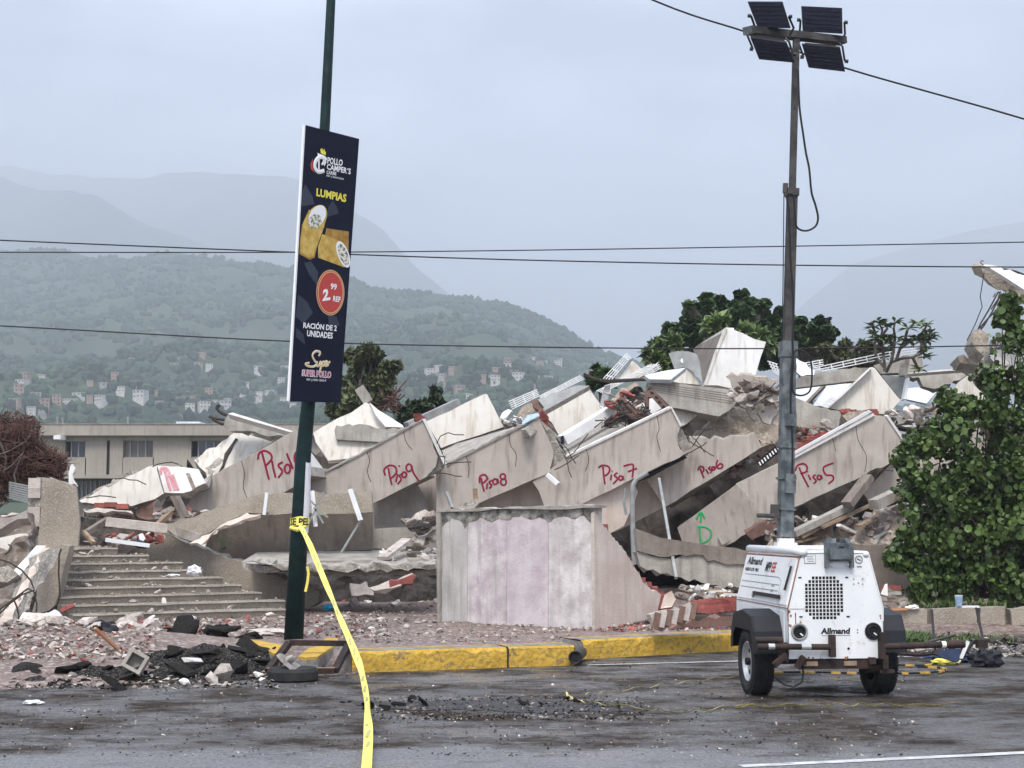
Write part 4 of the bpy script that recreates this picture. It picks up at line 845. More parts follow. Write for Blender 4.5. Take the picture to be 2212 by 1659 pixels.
# beam fallen right of the pink wall
cb = empty('fallen_beam', pt(*R6((300, 450)), 27.5), 'two toned fallen concrete beam between the pink wall and the light tower', 'concrete beam')
pb = pln((300, 330), 27.5, (0, -1, .05))
slab('upper_face', [(-200, 60), (0, 135), (590, 215), (720, 250), (1100, 260), (1100, 345), (660, 352), (430, 312), (270, 272), (0, 288), (-180, 240)], pb, .4, M['dark_conc'], R6, rough={5, 6, 7, 8}, edge=M['broken'], parent=cb)
slab('lower_face', [(-180, 245), (0, 290), (270, 275), (430, 314), (660, 355), (1100, 348), (1100, 560), (600, 532), (0, 425), (-160, 360)], PL(pb.p - pb.n * .05, pb.n), .4, M['raw'], R6, rough={0, 1, 2, 3, 7, 8}, edge=M['broken'], parent=cb)
panel('brown wall piece behind the light tower and the shrub', [(1480, 180), (1900, 200), (2100, 220), (2100, 640), (1480, 640)], pln((1700, 400), 27.2, (0, -1, 0)), .25, 'dark_conc', R6)

# ------------------------------------------------------------------ pink wall
W0, W1 = gp(945, 1340, .12), gp(1285, 1358, .12)
pk = empty('pink_wall', (W0 + W1) / 2, 'broken mauve painted wall with four vertical panels and a mouldy top', 'wall')
pp = PL(W0, (W1 - W0).cross(Vector((0, 0, 1))))
def wl(x, y): return (x, y)
slab('wall_core', [(946, 1104), (1281, 1096), (1281, 1364), (946, 1346)], PL(pp.p - pp.n * .03, pp.n), .22, M['greyp'], D_, parent=pk)
xs_ = [952, 1009.5, 1095, 1184.5, 1281]; ms = ['greyp', 'pink', 'pink2', 'pale']
def ylo(x): return 1340 + (x - 945) / 340 * 17
for i in range(4):
    a, b = xs_[i] + .4, xs_[i + 1] - .4
    slab('panel', [(a, 1110 - (a - 943) * .025), (b, 1110 - (b - 943) * .025), (b, ylo(b) + 4), (a, ylo(a) + 4)], PL(pp.p + pp.n * (.002 if i == 0 else .0), pp.n), .025 if i else .03, M[ms[i]], D_, parent=pk)
slab('cap', [(942, 1101), (1284, 1091), (1284, 1097), (942, 1107)], PL(pp.p + pp.n * .05, pp.n), .32, M['raw'], D_, rough={0}, amp=.015, step=.08, edge=M['raw'], parent=pk)
slab('mould_band', [(953, 1107), (1282, 1097), (1281, 1134), (1270, 1124), (1262, 1113), (1235, 1120), (1222, 1113), (1205, 1117), (1184, 1128), (1166, 1117), (1150, 1121), (1120, 1114), (1095, 1124), (1078, 1119), (1060, 1127), (1040, 1117), (1010, 1132), (1004, 1142), (996, 1126), (975, 1118), (962, 1130), (954, 1140)], PL(pp.p + pp.n * .006, pp.n), .005, M['mould'], D_, rough='all', amp=.02, step=.06, parent=pk)
slab('side_edge', [(942, 1104), (951, 1106), (951, 1352), (944, 1342)], PL(pp.p + pp.n * .045, pp.n), .3, M['raw'], D_, rough={1}, amp=.008, parent=pk)
sw = PL(W1, (gp(1388, 1346, .12) - W1).cross(Vector((0, 0, 1))))
pe = empty('peach_wall', W1.lerp(sw.hit(1400, 1340), .5), 'peach return wall torn off in a long slope beside the mauve wall', 'wall')
tp = [(1865, 1092), (1893, 1108), (1905, 1150), (1935, 1192), (1975, 1235), (2030, 1300), (2080, 1370), (2130, 1450), (2170, 1520), (2250, 1600), (2345, 1640), (2360, 1690), (2290, 1720), (2220, 1760), (2180, 1790), (2000, 1835), (1872, 1850)]
slab('plaster_face', tp, sw, .05, M['peach'], R2, rough=set(range(14)), amp=.03, step=.07, edge=M['mortar'], parent=pe)
slab('brick_core', tp, PL(sw.p - sw.n * .052, sw.n), .14, M['mortar'], R2, rough=set(range(14)), amp=.03, step=.06, edge=M['mortar'], parent=pe)
bk = None
def loose_brick(P, d, rz, rx, m, parent=None, name='brick', label=None, cat=None, group=None):
    mb = MB(); Mx = Matrix.Rotation(rz, 4, 'Z') @ Matrix.Rotation(rx, 4, 'X')
    mb.box(P, d, Mx); return mb.build(name, M[m], parent, label, cat, group)
for k, (x, y) in enumerate([(1960, 1190), (2100, 1405), (2130, 1452), (2160, 1492), (2200, 1530), (2240, 1560), (2280, 1590), (2318, 1618)]):
    loose_brick(sw.hit(*R2((x, y))) - sw.n * .12, (.2, .12, .075), rnd.uniform(-.3, .3), rnd.uniform(-.2, .2), 'brick', pe)

# ------------------------------------------------------------------ stairs
rise = [1325, 1306.6, 1288, 1268, 1249.6, 1231, 1211, 1196, 1183]
lx = [480, 470, 375 + 92, 462, 456, 450, 446, 442, 440]
rx = [(1850, 612), (1840, 565), (1690, 520), (1560, 475), (1440, 430), (1310, 385), (1180, 340), (960, 295), (760, 258)]
rx_min = 0
stz = empty('staircase', pt(380, 1325, 25.5) , 'broad flight of worn concrete steps leading up into the rubble', 'staircase')
stz.location.z = .1
SD = Vector((math.cos(R(30)), math.sin(R(30)), 0)); SB = Vector((-SD.y, SD.x, 0))
ST = []
lxx = [(470, 680), (400, 625), (375, 570), (385, 510), (395, 455), (405, 400), (420, 340), (432, 295), (440, 258)]
for k in range(9):
    D = 24 + .3 * k; P = pt(*R7(lxx[k]), D); zk = .235 + .125 * k
    A = gp(*R7(lxx[k]), zk); A = Vector((P.x, D, zk))
    # right end: where the step's nosing meets the stringer's line of sight
    d = ray(*R7((rx[k][0], rx[k][1])))
    # solve A.xy + t*SD.xy on the vertical plane through the line of sight
    t_ = (A.x * d.y - A.y * d.x) / (SD.y * d.x - SD.x * d.y)
    B = A + SD * t_
    ST.append((A, B, zk))
    mb = MB(); n = 14; rg = random.Random(k); a = []; b = []
    dep = SB * (.34 if k < 8 else 3.0)
    for i in range(n + 1):
        q = A.lerp(B, i / n); jz = rg.uniform(-.005, .002) if rg.random() < .9 else -.016
        fr = SB * rg.uniform(-.006, .012)
        mb.v += [q + fr * 1.0 + Vector((0, 0, -.135)) + SB * .02, q + fr + Vector((0, 0, -.03)), q + fr - SB * .018 + Vector((0, 0, -.024 + jz)), q - SB * .012 + SB * .02 + Vector((0, 0, jz)), q + dep + Vector((0, 0, 0)), q + dep + Vector((0, 0, -.135))]
    for i in range(n):
        o = i * 6
        for j in range(6): mb.f.append([o + j, o + (j + 1) % 6, o + 6 + (j + 1) % 6, o + 6 + j]); mb.mi.append(0)
    mb.f += [[0, 1, 2, 3, 4, 5], [n * 6 + j for j in range(6)][::-1]]; mb.mi += [0, 0]
    mb.build('step', M['step'], stz)
# mass below the treads
A, B, _ = ST[0]; A8, B8, _ = ST[8]
MB().hexa([Vector((A.x, A.y, -.1)) + SB * .1, Vector((B.x, B.y, -.1)) + SB * .1, Vector((B8.x, B8.y, -.1)) + SB * 2, Vector((A8.x, A8.y, -.1)) + SB * 2],
          [Vector((A.x, A.y, .1)) + SB * .1, Vector((B.x, B.y, .1)) + SB * .1, Vector((B8.x, B8.y, 1.05)) + SB * 2, Vector((A8.x, A8.y, 1.05)) + SB * 2]).build('stair_mass', M['step'], stz)
ps = pl3((950, 150, 28.6), (1850, 470, 27.9), (1845, 640, 27.9), R7)
slab('stringer_wall', [(950, 142), (1010, 138), (1080, 165), (1235, 232), (1500, 330), (1650, 395), (1850, 462), (1990, 515), (2062, 545), (2050, 610), (1995, 640), (1850, 660), (1250, 640), (950, 400)], ps, .3, M['aggregate'], R7, rough=set(range(9)), amp=.03, step=.12, edge=M['broken'], parent=stz)
# pillar left of the stairs
pil = empty('wall_pier', pt(*R1((380, 1330)), 25.2), 'tall pebble dash wall pier standing left of the stairs', 'pier')
pq = pln((380, 1100), 25.2, (.12, -1, .02))
slab('front_face', [(282, 872), (380, 885), (492, 935), (498, 980), (515, 1165), (503, 1312), (240, 1340), (262, 1100)], pq, .12, M['aggregate'], R1, rough={0, 1}, amp=.02, parent=pil, edge=M['broken'])
slab('side_face', [(188, 880), (232, 868), (284, 874), (264, 1100), (244, 1340), (178, 1330), (182, 1100)], PL(pq.p + pq.n * -.03, (-.35, -1, .02)), .3, M['broken'], R1, rough='all', relief=.03, amp=.02, parent=pil, edge=M['broken'])
for k in range(7):
    if k in (2, 5): continue
    loose_brick(PL(pq.p, (-.35, -1, .02)).hit(*R1((222 - k * 1.5, 905 + k * 62))), (.2, .1, .17), .3, rnd.uniform(-.1, .1), 'mortar' if k % 2 else 'rubble', pil, 'block')
slab('stringer', [(240, 1325), (445, 1310), (440, 1350), (412, 1450), (372, 1640), (345, 1720), (200, 1760), (235, 1640)], pln((330, 1500), 24.6, (.1, -1, .05)), .5, M['aggregate'], R1, rough={0, 1}, parent=pil)
MB().tube([pt(*R7(k), 24.4) for k in ((395, 262), (382, 300), (378, 420), (388, 560), (370, 620), (320, 665), (245, 720))], .014, 6).build('bent_rebar', M['rebar'], label='long bent bar hanging down the stringer beside the stairs', cat='rebar')

# ------------------------------------------------------------------ kerb stones
def kerb(label, f_bl, f_br, hgt, dep, seed, cv=S5):
    a, b = gp(*cv(f_bl)), gp(*cv(f_br)); t_ = (b - a); t_.z = 0; ln = t_.length; t_.normalize(); bk_ = Vector((-t_.y, t_.x, 0))
    e = empty('kerb_stone', (a + b) / 2 + bk_ * dep / 2, label, 'kerb', 'yellow painted kerb stones')
    rg = random.Random(seed); n = int(ln / .07)
    def prof(i):
        q = a + t_ * ln * i / n
        ch = lambda s: rg.uniform(-s, s)
        c = .02 + (rg.random() < .3) * rg.uniform(.01, .05)
        return [q + Vector((0, 0, -.03)), q + bk_ * ch(.006) + Vector((0, 0, hgt * .5)), q + bk_ * (.004 + ch(.006)) + Vector((0, 0, hgt - c)), q + bk_ * (c + ch(.006)) + Vector((0, 0, hgt + ch(.004)))], q
    fr = MB(); tops = []
    for i in range(n + 1):
        pr, q = prof(i); fr.v += pr; tops.append((pr[3], q))
    for i in range(n):
        for j in range(3): o = i * 4 + j; fr.f.append([o, o + 4, o + 5, o + 1]); fr.mi.append(0)
    m = len(fr.v)                      # back so that the front is a closed shell
    fr.build('front_face', M['kyellow'], e)
    def strip(d0, d1, mt, nm, z=0, i0=0, i1=None):
        mb = MB(); i1 = n if i1 is None else i1
        for i in range(i0, i1 + 1):
            p0 = tops[i][0] if d0 == 0 else tops[i][1] + bk_ * (d0 + rg.uniform(-.012, .012)) + Vector((0, 0, hgt + z))
            mb.v += [p0, tops[i][1] + bk_ * (d1 + (rg.uniform(-.012, .012) if d1 < dep else 0)) + Vector((0, 0, hgt + z))]
        for i in range(i1 - i0): mb.f.append([2 * i, 2 * i + 2, 2 * i + 3, 2 * i + 1]); mb.mi.append(0)
        mb.build(nm, M[mt], e)
    strip(0, dep * .22, 'kyellow', 'front_border'); strip(dep * .2, dep * .8, 'kgrey', 'top_face', .002); strip(dep * .78, dep, 'kyellow', 'back_border', .004)
    mb = MB()
    for q, s in ((a, -1), (b, 1)):
        c = [q + Vector((0, 0, -.03)) + t_ * s * .001, q + bk_ * dep + Vector((0, 0, -.03)), q + bk_ * dep + Vector((0, 0, hgt)), q + Vector((0, 0, hgt - .02))]
        mb.add([k + t_ * s * rg.uniform(0, .03) for k in c], [[0, 1, 2, 3]])
    mb.add([a + bk_ * dep + Vector((0, 0, -.03)), b + bk_ * dep + Vector((0, 0, -.03)), b + bk_ * dep + Vector((0, 0, hgt)), a + bk_ * dep + Vector((0, 0, hgt))], [[0, 1, 2, 3]])
    mb.build('end_face', M['kgrey'], e)
    return e, a, b, t_, bk_
kerb('long yellow edged kerb stone nearest the pole, cracked across the middle', (118, 692), (962, 662), .228, .42, 1)
kerb('shorter yellow edged kerb stone ending at the black pipe', (972, 661), (1330, 650), .228, .42, 2)
kerb('raised yellow edged kerb stone running behind the light tower', (1378, 617), (2330, 565), .23, .42, 3)
pe_ = gp(*S5((1335, 655)))
pp_ = empty('drain_pipe', pe_, 'open black pipe end between the two runs of kerb', 'pipe')
MB().tube([pe_ + Vector((0, .05, .1)), pe_ + Vector((.1, .75, .1))], .07, 16).build('pipe_wall', M['black'], pp_)
MB().tube([pe_ + Vector((0, .03, .1)) + Vector((math.cos(q * .393) * .07, 0, math.sin(q * .393) * .07)) for q in range(16)], .01, 6, closed=True).build('rim', M['black'], pp_)
MB().cyl(pe_ + Vector((0, .045, .1)), pe_ + Vector((0, .048, .1)), .06, 16).build('bore', M['dark'], pp_)

# ------------------------------------------------------------------ low wall at the right
lw = empty('low_wall', gp(2150, 1356), 'low dull concrete block wall below the shrub', 'wall')
for k, (x0, x1) in enumerate(((420, 735), (742, 1058), (1108, 1362), (1366, 1648), (1695, 1985), (2040, 2600), (2610, 3300))):
    yt = 612 - (x0 - 500) * .028 if k < 5 else 600 if k == 5 else 528; yt2 = 612 - (x1 - 500) * .028 if k < 5 else 530 if k == 5 else 480
    yb = 838 - (x0 - 500) * .02
    if k >= 5: yb = 800 if k == 5 else 790
    slab('block', [(x0, yt), (x1, yt2), (x1, yb), (x0 + (30 if k == 5 else 0), yb)], pln((1200, 800), 23.9, (.02, -1, 0)), .22, M['aggregate'], S7, rough={0} if k < 4 else {0, 1, 3}, amp=.012, parent=lw, edge=M['aggregate'])
slab('footing', [(420, 845), (2600, 800), (2600, 830), (420, 860)], pln((1200, 830), 24.1, (.02, -1, 0)), .3, M['dark_conc'], S7, parent=lw)
for x in (1080, 1672): slab('joint', [(x - 18, 620), (x + 22, 618), (x + 22, 815), (x - 18, 818)], pln((1200, 800), 24.0, (.02, -1, 0)), .15, M['dark_conc'], S7, rough='all', parent=lw)
# ------------------------------------------------------------------ advertising pole with its hanging sign
PB = gp(634, 1382, .12); PD = PB.y
pole = empty('street_pole', PB, 'leaning dark green steel pole carrying the food sign', 'pole')
P = [pt(634, 1384, PD), pt(655, 985, PD - .02), pt(667, 860, PD - .03), pt(702, 265, PD - .05), pt(715, 0, PD - .06), pt(738, -420, PD - .1)]
def dpx(k, D): return k * D / F
MB().tube(P, [dpx(21, PD), dpx(17, PD), dpx(15, PD), dpx(11.3, PD), dpx(10, PD), dpx(8.5, PD)], 20).build('shaft', M['polegreen'], pole, smooth=True)
for y in (1170, 1275, 1100): q = P[0].lerp(P[1], (1384 - y) / 399); MB().cyl(q - Vector((0, 0, .012)), q + Vector((.001, 0, .012)), dpx(19.3 if y > 1200 else 18.6, PD), 20).build('band', M['polegreen'], pole)
def on_pole(y): return P[0].lerp(P[1], (1384 - y) / 399)
pa = [on_pole(y) + Vector((dpx(9, PD), -dpx(17, PD), 0)) for y in (1000, 1150)]
# paper strip wrapped on the right side of the shaft
mb = MB(); 
for i in range(9):
    y = 1000 + i * 19
    c = on_pole(y); r = dpx(19.2 - (384 - (1384 - y)) * 0 , PD) * (1.02 if y > 1050 else .97)
    for a in (-62, -40, -18, 2): mb.v.append(c + Vector((math.cos(R(a)) * r, math.sin(R(a)) * r, 0)) + Vector((0, 0, .01 * math.sin(i * 2.1 + a))))
for i in range(8):
    for j in range(3): o = i * 4 + j; mb.f.append([o, o + 1, o + 5, o + 4]); mb.mi.append(0)
mb.build('paper_strip', M['bag'], pole, label='torn white paper strip stuck on the pole')
sp_ = pl3((661, 270, PD - .55), (628, 868, PD - .62), (776, 300, PD + .38))
sg = empty('advertising_sign', sp_.hit(680, 868), 'tall black food sign with egg rolls hanging on the dark green pole', 'sign')
slab('board', [(660, 270), (776, 300), (735, 870), (626, 867)], sp_, .03, M['navy'], D_, parent=sg)
slab('white_edge', [(657.5, 269), (660, 270), (626, 867), (623, 866)], PL(sp_.p, sp_.n), .03, M['ink_w'], D_, parent=sg)
def art(name, poly, m, off, cv=R8): return slab(name, poly, PL(sp_.p + sp_.n * off, sp_.n), off * .8, M[m], cv, parent=sg)
def ell(cx, cy, rx, ry, rot=0, n=28): return [(cx + rx * math.cos(a) * math.cos(rot) - ry * math.sin(a) * math.sin(rot), cy + rx * math.cos(a) * math.sin(rot) + ry * math.sin(a) * math.cos(rot)) for a in (2 * math.pi * i / n for i in range(n))]
for q in ([(280, 380), (320, 450), (330, 490), (255, 500), (262, 420)], [(428, 468), (452, 505), (460, 540), (395, 560), (405, 505)], [(272, 810), (300, 870), (345, 935), (350, 860), (310, 800)], [(240, 980), (290, 1020), (320, 1080), (270, 1140), (228, 1100)], [(400, 1090), (450, 1100), (468, 1150), (410, 1160)], [(232, 1160), (270, 1200), (280, 1255), (228, 1210)]): art('facet', q, 'navy2', .001)
art('egg_roll', [(262, 600), (290, 555), (385, 610), (360, 650), (330, 780), (305, 792), (248, 760), (250, 690)], 'roll_d', .002)
art('egg_roll', [(268, 590), (300, 520), (396, 560), (372, 640), (322, 775), (300, 780), (252, 745), (256, 670)], 'roll', .003)
art('egg_roll', [(395, 620), (516, 638), (514, 745), (480, 735), (380, 690)], 'roll_d', .002)
art('egg_roll', [(372, 652), (470, 690), (520, 780), (490, 832), (350, 780), (350, 720)], 'roll', .004)
art('pastry_rim', ell(342, 562, 74, 50, R(-62)), 'roll', .0045); art('filling', ell(344, 556, 66, 42, R(-62)), 'ink_w', .0055); art('filling', ell(332, 582, 40, 36, R(-50)), 'filling', .0065)
art('pastry_rim', ell(486, 762, 76, 30, R(70)), 'ink_w', .0055); art('filling', ell(487, 764, 62, 23, R(70)), 'filling', .0065)
art('price_disc', ell(416, 970, 76, 124, 0, 40), 'ink_g', .002); art('price_disc', ell(416, 970, 73, 120, 0, 40), 'ink_r', .003)
for a in (68,): 
    mb = MB(); mb.tube([sp_.hit(*R8(k)) + sp_.n * .004 for k in ell(416, 970, 67, 112, 0, 40)], .006, 5, flat=sp_.n, closed=True); mb.build('price_ring', M['ink_g'], sg)
def stxt(txt, bl, br, h, m, bold=.02, shear=0, off=.005, lean=.07):
    mb = MB(); x0, y0 = bl; x1, y1 = br
    text4(mb, txt, *[sp_.hit(*R8(k)) for k in ((x0 + h * lean, y0 - h), (x1 + h * lean, y1 - h), (x1, y1), (x0, y0))], sp_.n, bold, shear, off)
    mb.build('lettering', M[m], sg)
stxt('POLLO', (397, 268), (480, 283), 36, 'ink_w', .03); stxt('CAMPER´S', (394, 300), (524, 328), 32, 'ink_w', .03); stxt('CARIBE', (393, 325), (446, 333), 19, 'ink_w', .02); stxt('RIF: J-50032200', (393, 341), (486, 360), 12, 'ink_w', .01)
stxt('LUMPIAS', (337, 445), (500, 480), 44, 'ink_y', .035)
stxt('2.', (370, 1018), (414, 1012), 66, 'ink_w', .05, off=.006); stxt('99', (414, 952), (448, 958), 34, 'ink_w', .03, off=.006); stxt('REF', (428, 1017), (468, 1024), 30, 'ink_w', .03, off=.006)
stxt('RACIÓN DE 2', (266, 1163), (448, 1180), 38, 'ink_w', .03); stxt('UNIDADES', (286, 1208), (426, 1222), 34, 'ink_w', .03)
stxt('SUPER POLLO', (258, 1425), (418, 1437), 38, 'ink_w', .075, off=.0025); stxt('SUPER POLLO', (262, 1421), (415, 1433), 31, 'ink_p', .02, off=.004); stxt('RIF: J-30411262-0', (285, 1452), (390, 1458), 15, 'ink_w', .01)
def sline(pts, r, m, nm, off=.004):
    mb = MB(); Q = []
    for i in range(len(pts) - 1):
        p0, p1, p2, p3 = [Vector((*pts[max(0, min(len(pts) - 1, i + k))], 0)) for k in (-1, 0, 1, 2)]
        for t in (0, .2, .4, .6, .8): Q.append(.5 * (2 * p1 + (p2 - p0) * t + (2 * p0 - 5 * p1 + 4 * p2 - p3) * t * t + (3 * p1 - p0 - 3 * p2 + p3) * t ** 3))
    Q.append(Vector((*pts[-1], 0)))
    mb.tube([sp_.hit(*R8((q.x, q.y))) + sp_.n * off for q in Q], r, 5, flat=sp_.n); mb.build(nm, M[m], sg)
# script word
SW = [[(352, 1315), (360, 1296), (335, 1290), (318, 1312), (330, 1340), (342, 1358), (322, 1374), (292, 1370), (280, 1358), (300, 1352)], [(345, 1345), (340, 1366), (352, 1368), (362, 1345), (358, 1366), (366, 1368)], [(372, 1345), (358, 1400), (372, 1352), (384, 1348), (382, 1366), (370, 1368)], [(388, 1360), (398, 1352), (394, 1344), (386, 1354), (390, 1368), (402, 1364)], [(404, 1345), (402, 1368), (406, 1352), (414, 1346)]]
for q in SW: sline(q, .016, 'ink_w', 'script_outline', .002); sline(q, .0105, 'ink_g', 'script', .0045)
# emblem: a bird's head over a C
sline([(392, 250), (378, 236), (352, 236), (332, 262), (332, 292), (350, 312), (380, 306)], .03, 'ink_w', 'emblem')
art('emblem_head', [(345, 210), (375, 222), (388, 238), (394, 262), (384, 282), (374, 262), (378, 240), (360, 236), (350, 226)], 'ink_w', .004)
sline([(352, 238), (352, 300)], .016, 'ink_w', 'emblem')
sline([(376, 262), (368, 275)], .016, 'ink_w', 'emblem')
art('emblem_flame', [(322, 240), (308, 272), (312, 300), (330, 318), (322, 292), (318, 268)], 'ink_r', .003)
art('emblem_crest', [(364, 210), (362, 190), (372, 184), (374, 198), (384, 188), (386, 206), (392, 202), (390, 222), (376, 218)], 'ink_y', .003)
MB().bar(sp_.hit(690, 300) - sp_.n * .1, pt(703, 295, PD), .06, .06).build('bracket', M['black'], sg)
MB().bar(sp_.hit(672, 845) - sp_.n * .1, pt(668, 842, PD), .06, .06).build('bracket', M['black'], sg)

# ------------------------------------------------------------------ warning tape from the pole towards the camera
tpth = [((232, 405), 19.45), ((250, 440), 19.3), ((285, 510), 18.9), ((330, 620), 18.2), ((400, 790), 16.9), ((455, 920), 15.9), ((515, 1060), 14.7), ((555, 1180), 13.7), ((580, 1330), 12.4), ((586, 1480), 11.1), ((578, 1640), 9.9), ((560, 1800), 8.9), ((530, 1980), 8.0)]
pts = [pt(*S3(a), D) for a, D in tpth]; Q = []
for i in range(len(pts) - 1):
    p0, p1, p2, p3 = [pts[max(0, min(len(pts) - 1, i + k))] for k in (-1, 0, 1, 2)]
    for k in range(8):
        t = k / 8; Q.append(.5 * (2 * p1 + (p2 - p0) * t + (2 * p0 - 5 * p1 + 4 * p2 - p3) * t * t + (3 * p1 - p0 - 3 * p2 + p3) * t ** 3))
tpe = empty('warning_tape', on_pole(1140) + Vector((0, -.25, 0)), 'long yellow warning tape tied to the green pole and hanging to the road', 'tape')
mb = MB(); mk = MB(); prev = None; TW = []
for i, q in enumerate(Q):
    tg = (Q[min(i + 1, len(Q) - 1)] - Q[max(i - 1, 0)]).normalized()
    view = (EYE - q).normalized()
    sd_ = tg.cross(Vector((.25, -1, .25))).normalized()
    tw = .35 * math.sin(i * .23) + .15 * math.sin(i * .6); nn = sd_.cross(tg); sd_ = (sd_ * math.cos(tw) + nn * math.sin(tw))
    wd = .034 * min(1, .25 + i / 10)
    fold = nn * (.008 * math.sin(i * .5))
    TW.append((q - sd_ * wd, q + fold, q + sd_ * wd)); mb.v += [q - sd_ * wd, q + fold, q + sd_ * wd]
for i in range(len(Q) - 1):
    for j in range(2): mb.f.append([i * 3 + j, i * 3 + j + 1, i * 3 + 4 + j, i * 3 + 3 + j]); mb.mi.append(0)
mb.build('ribbon', M['tape'], tpe, smooth=True)
for i in range(8, len(Q) - 4, 3):
    a, b, c = TW[i]; a2, b2, c2 = TW[i + 2]
    off = (EYE - b).normalized() * .006
    mk.add([a.lerp(c, .2) + off, a.lerp(c, .5) + off, a2.lerp(c2, .85) + off, a2.lerp(c2, .55) + off], [[0, 1, 2, 3]])
mk.build('faded_print', M['tapek'], tpe)
mb = MB()
for y in (1118, 1137):
    c = on_pole(y); r = dpx(20.4, PD)
    mb.v += [c + Vector((math.cos(R(a)) * r, math.sin(R(a)) * r, .012 * math.sin(a * .05))) for a in range(0, 360, 15)]
for k in range(24): mb.f.append([k, (k + 1) % 24, 24 + (k + 1) % 24, 24 + k]); mb.mi.append(0)
mb.build('wrap', M['tape'], tpe)
c0, c1 = on_pole(1136), on_pole(1120); r = dpx(20.9, PD)
mb = MB(); vs, fs = glyphs('SE PEL', .03, 0)
mb.add([c0.lerp(c1, y) + Vector((math.cos(R(-150 + 135 * x)) * r, math.sin(R(-150 + 135 * x)) * r, 0)) for x, y in vs], fs)
mb.build('print', M['ink_k'], tpe)
MB().tube([on_pole(1141) + Vector((-.1, -.16, 0)), on_pole(1143) + Vector((0, -.2, -.01)), on_pole(1140) + Vector((.1, -.16, .01))], [.02, .035, .02], 6).build('knot', M['tape'], tpe)
MB().tube([pt(*S3(k), 19.4) for k in ((274, 625), (280, 660), (276, 700), (270, 730), (264, 755))], .018, 5, flat=(0, -1, 0)).build('loose_end', M['tape'], tpe)

# ------------------------------------------------------------------ overhead wires
def wire(label, q, D, r):
    pts = [pt(x, y, D) for x, y in q]; Q = []
    for i in range(len(pts) - 1):
        p0, p1, p2, p3 = [pts[max(0, min(len(pts) - 1, i + k))] for k in (-1, 0, 1, 2)]
        for k in range(6): t = k / 6; Q.append(.5 * (2 * p1 + (p2 - p0) * t + (2 * p0 - 5 * p1 + 4 * p2 - p3) * t * t + (3 * p1 - p0 - 3 * p2 + p3) * t ** 3))
    Q.append(pts[-1]); MB().tube(Q, r, 6).build('overhead_wire', M['cable'], label=label, cat='wire', group='overhead wires')
wire('overhead wire rising slightly to the right, crossing another behind the sign', [(-500, 545), (0, 545), (640, 545), (1106, 541), (1700, 532), (2212, 523), (2800, 510)], 26, .0105)
wire('overhead wire sloping down to the right, crossing another behind the sign', [(-500, 497), (0, 519), (640, 545), (1106, 561), (1650, 572), (2212, 577), (2800, 577)], 26.5, .0125)
wire('lowest overhead wire, passing the sign near its foot', [(-500, 682), (0, 704), (620, 737), (1106, 749), (1650, 753), (2212, 745), (2800, 728)], 27, .0125)
wire('steep overhead wire passing behind the lamp heads at the top', [(1000, -190), (1410, 0), (1620, 72), (1826, 147), (2212, 257), (2700, 410)], 18.5, .0115)

# ------------------------------------------------------------------ mobile light tower
LT = empty('light_tower', (2.99, 14.25, 0), 'white trailer mounted light tower parked on the wet road', 'light tower', rz=R(6))
def lb(name, m, fn, parent=LT, label=None, smooth=False):
    mb = MB(); fn(mb); return mb.build(name, M[m] if isinstance(m, str) else [M[k] for k in m], parent, label, smooth=smooth, local=True)
Lb = 1.9
hexs = [(-.45, .38), (.45, .38), (.45, .84), (.32, 1.35), (-.32, 1.35), (-.45, .84)]
def side_x(z): return .45 if z <= .84 else .45 - .13 * (z - .84) / .51
# shell: sides, top, back, bottom (front is separate)
def shell(mb):
    n = 6; a = [Vector((x, .012, z)) for x, z in hexs]; b = [Vector((x, Lb, z)) for x, z in hexs]
    mb.add(a + b, [[i, (i + 1) % n, n + (i + 1) % n, n + i] for i in range(n)] + [[n + i for i in range(n)]])
lb('body', 'twhite', shell)
# front panel with real square holes
GC, GR, gx0, gz0, gs = 11, 12, -.289, .735, .0333
holes = set()
for r in range(12):
    cut = {0: 3, 1: 2, 2: 1, 11: 1, 10: 0}.get(r, 0)
    cut = {0: 2, 1: 1, 10: 1, 11: 2}.get(r, 0)
    for c in range(GC):
        if cut <= c < GC - cut: holes.add((c, r))
def front(mb):
    W = gs * GC; Hh = gs * GR
    fx = lambda p: Vector((p[0], 0, p[1]))
    X0, X1, Z0, Z1 = gx0, gx0 + W, gz0, gz0 + Hh
    # surround built of strips around the grille square
    mb.add([fx(p) for p in ((-.45, .38), (.45, .38), (.45, Z0), (-.45, Z0))], [[0, 1, 2, 3]])
    mb.add([fx(p) for p in ((-.45, Z0), (X0, Z0), (X0, Z1), (-side_x(Z1), Z1), (-.45, .84))], [[0, 1, 2, 3, 4]])
    mb.add([fx(p) for p in ((X1, Z0), (.45, Z0), (.45, .84), (side_x(Z1), Z1), (X1, Z1))], [[0, 1, 2, 3, 4]])
    mb.add([fx(p) for p in ((-side_x(Z1), Z1), (side_x(Z1), Z1), (.32, 1.35), (-.32, 1.35))], [[0, 1, 2, 3]])
    b = .0032
    for c in range(GC):
        for r in range(GR):
            x, z = X0 + c * gs, Z0 + r * gs
            if (c, r) not in holes: mb.add([fx((x, z)), fx((x + gs, z)), fx((x + gs, z + gs)), fx((x, z + gs))], [[0, 1, 2, 3]]); continue
            o = [fx((x, z)), fx((x + gs, z)), fx((x + gs, z + gs)), fx((x, z + gs))]; i_ = [fx((x + b, z + b)), fx((x + gs - b, z + b)), fx((x + gs - b, z + gs - b)), fx((x + b, z + gs - b))]
            d = [k + Vector((0, .01, 0)) for k in i_]
            mb.add(o + i_ + d, [[k, (k + 1) % 4, 4 + (k + 1) % 4, 4 + k] for k in range(4)] + [[4 + k, 4 + (k + 1) % 4, 8 + (k + 1) % 4, 8 + k] for k in range(4)])
fp = lb('front_panel', 'twhite', front)
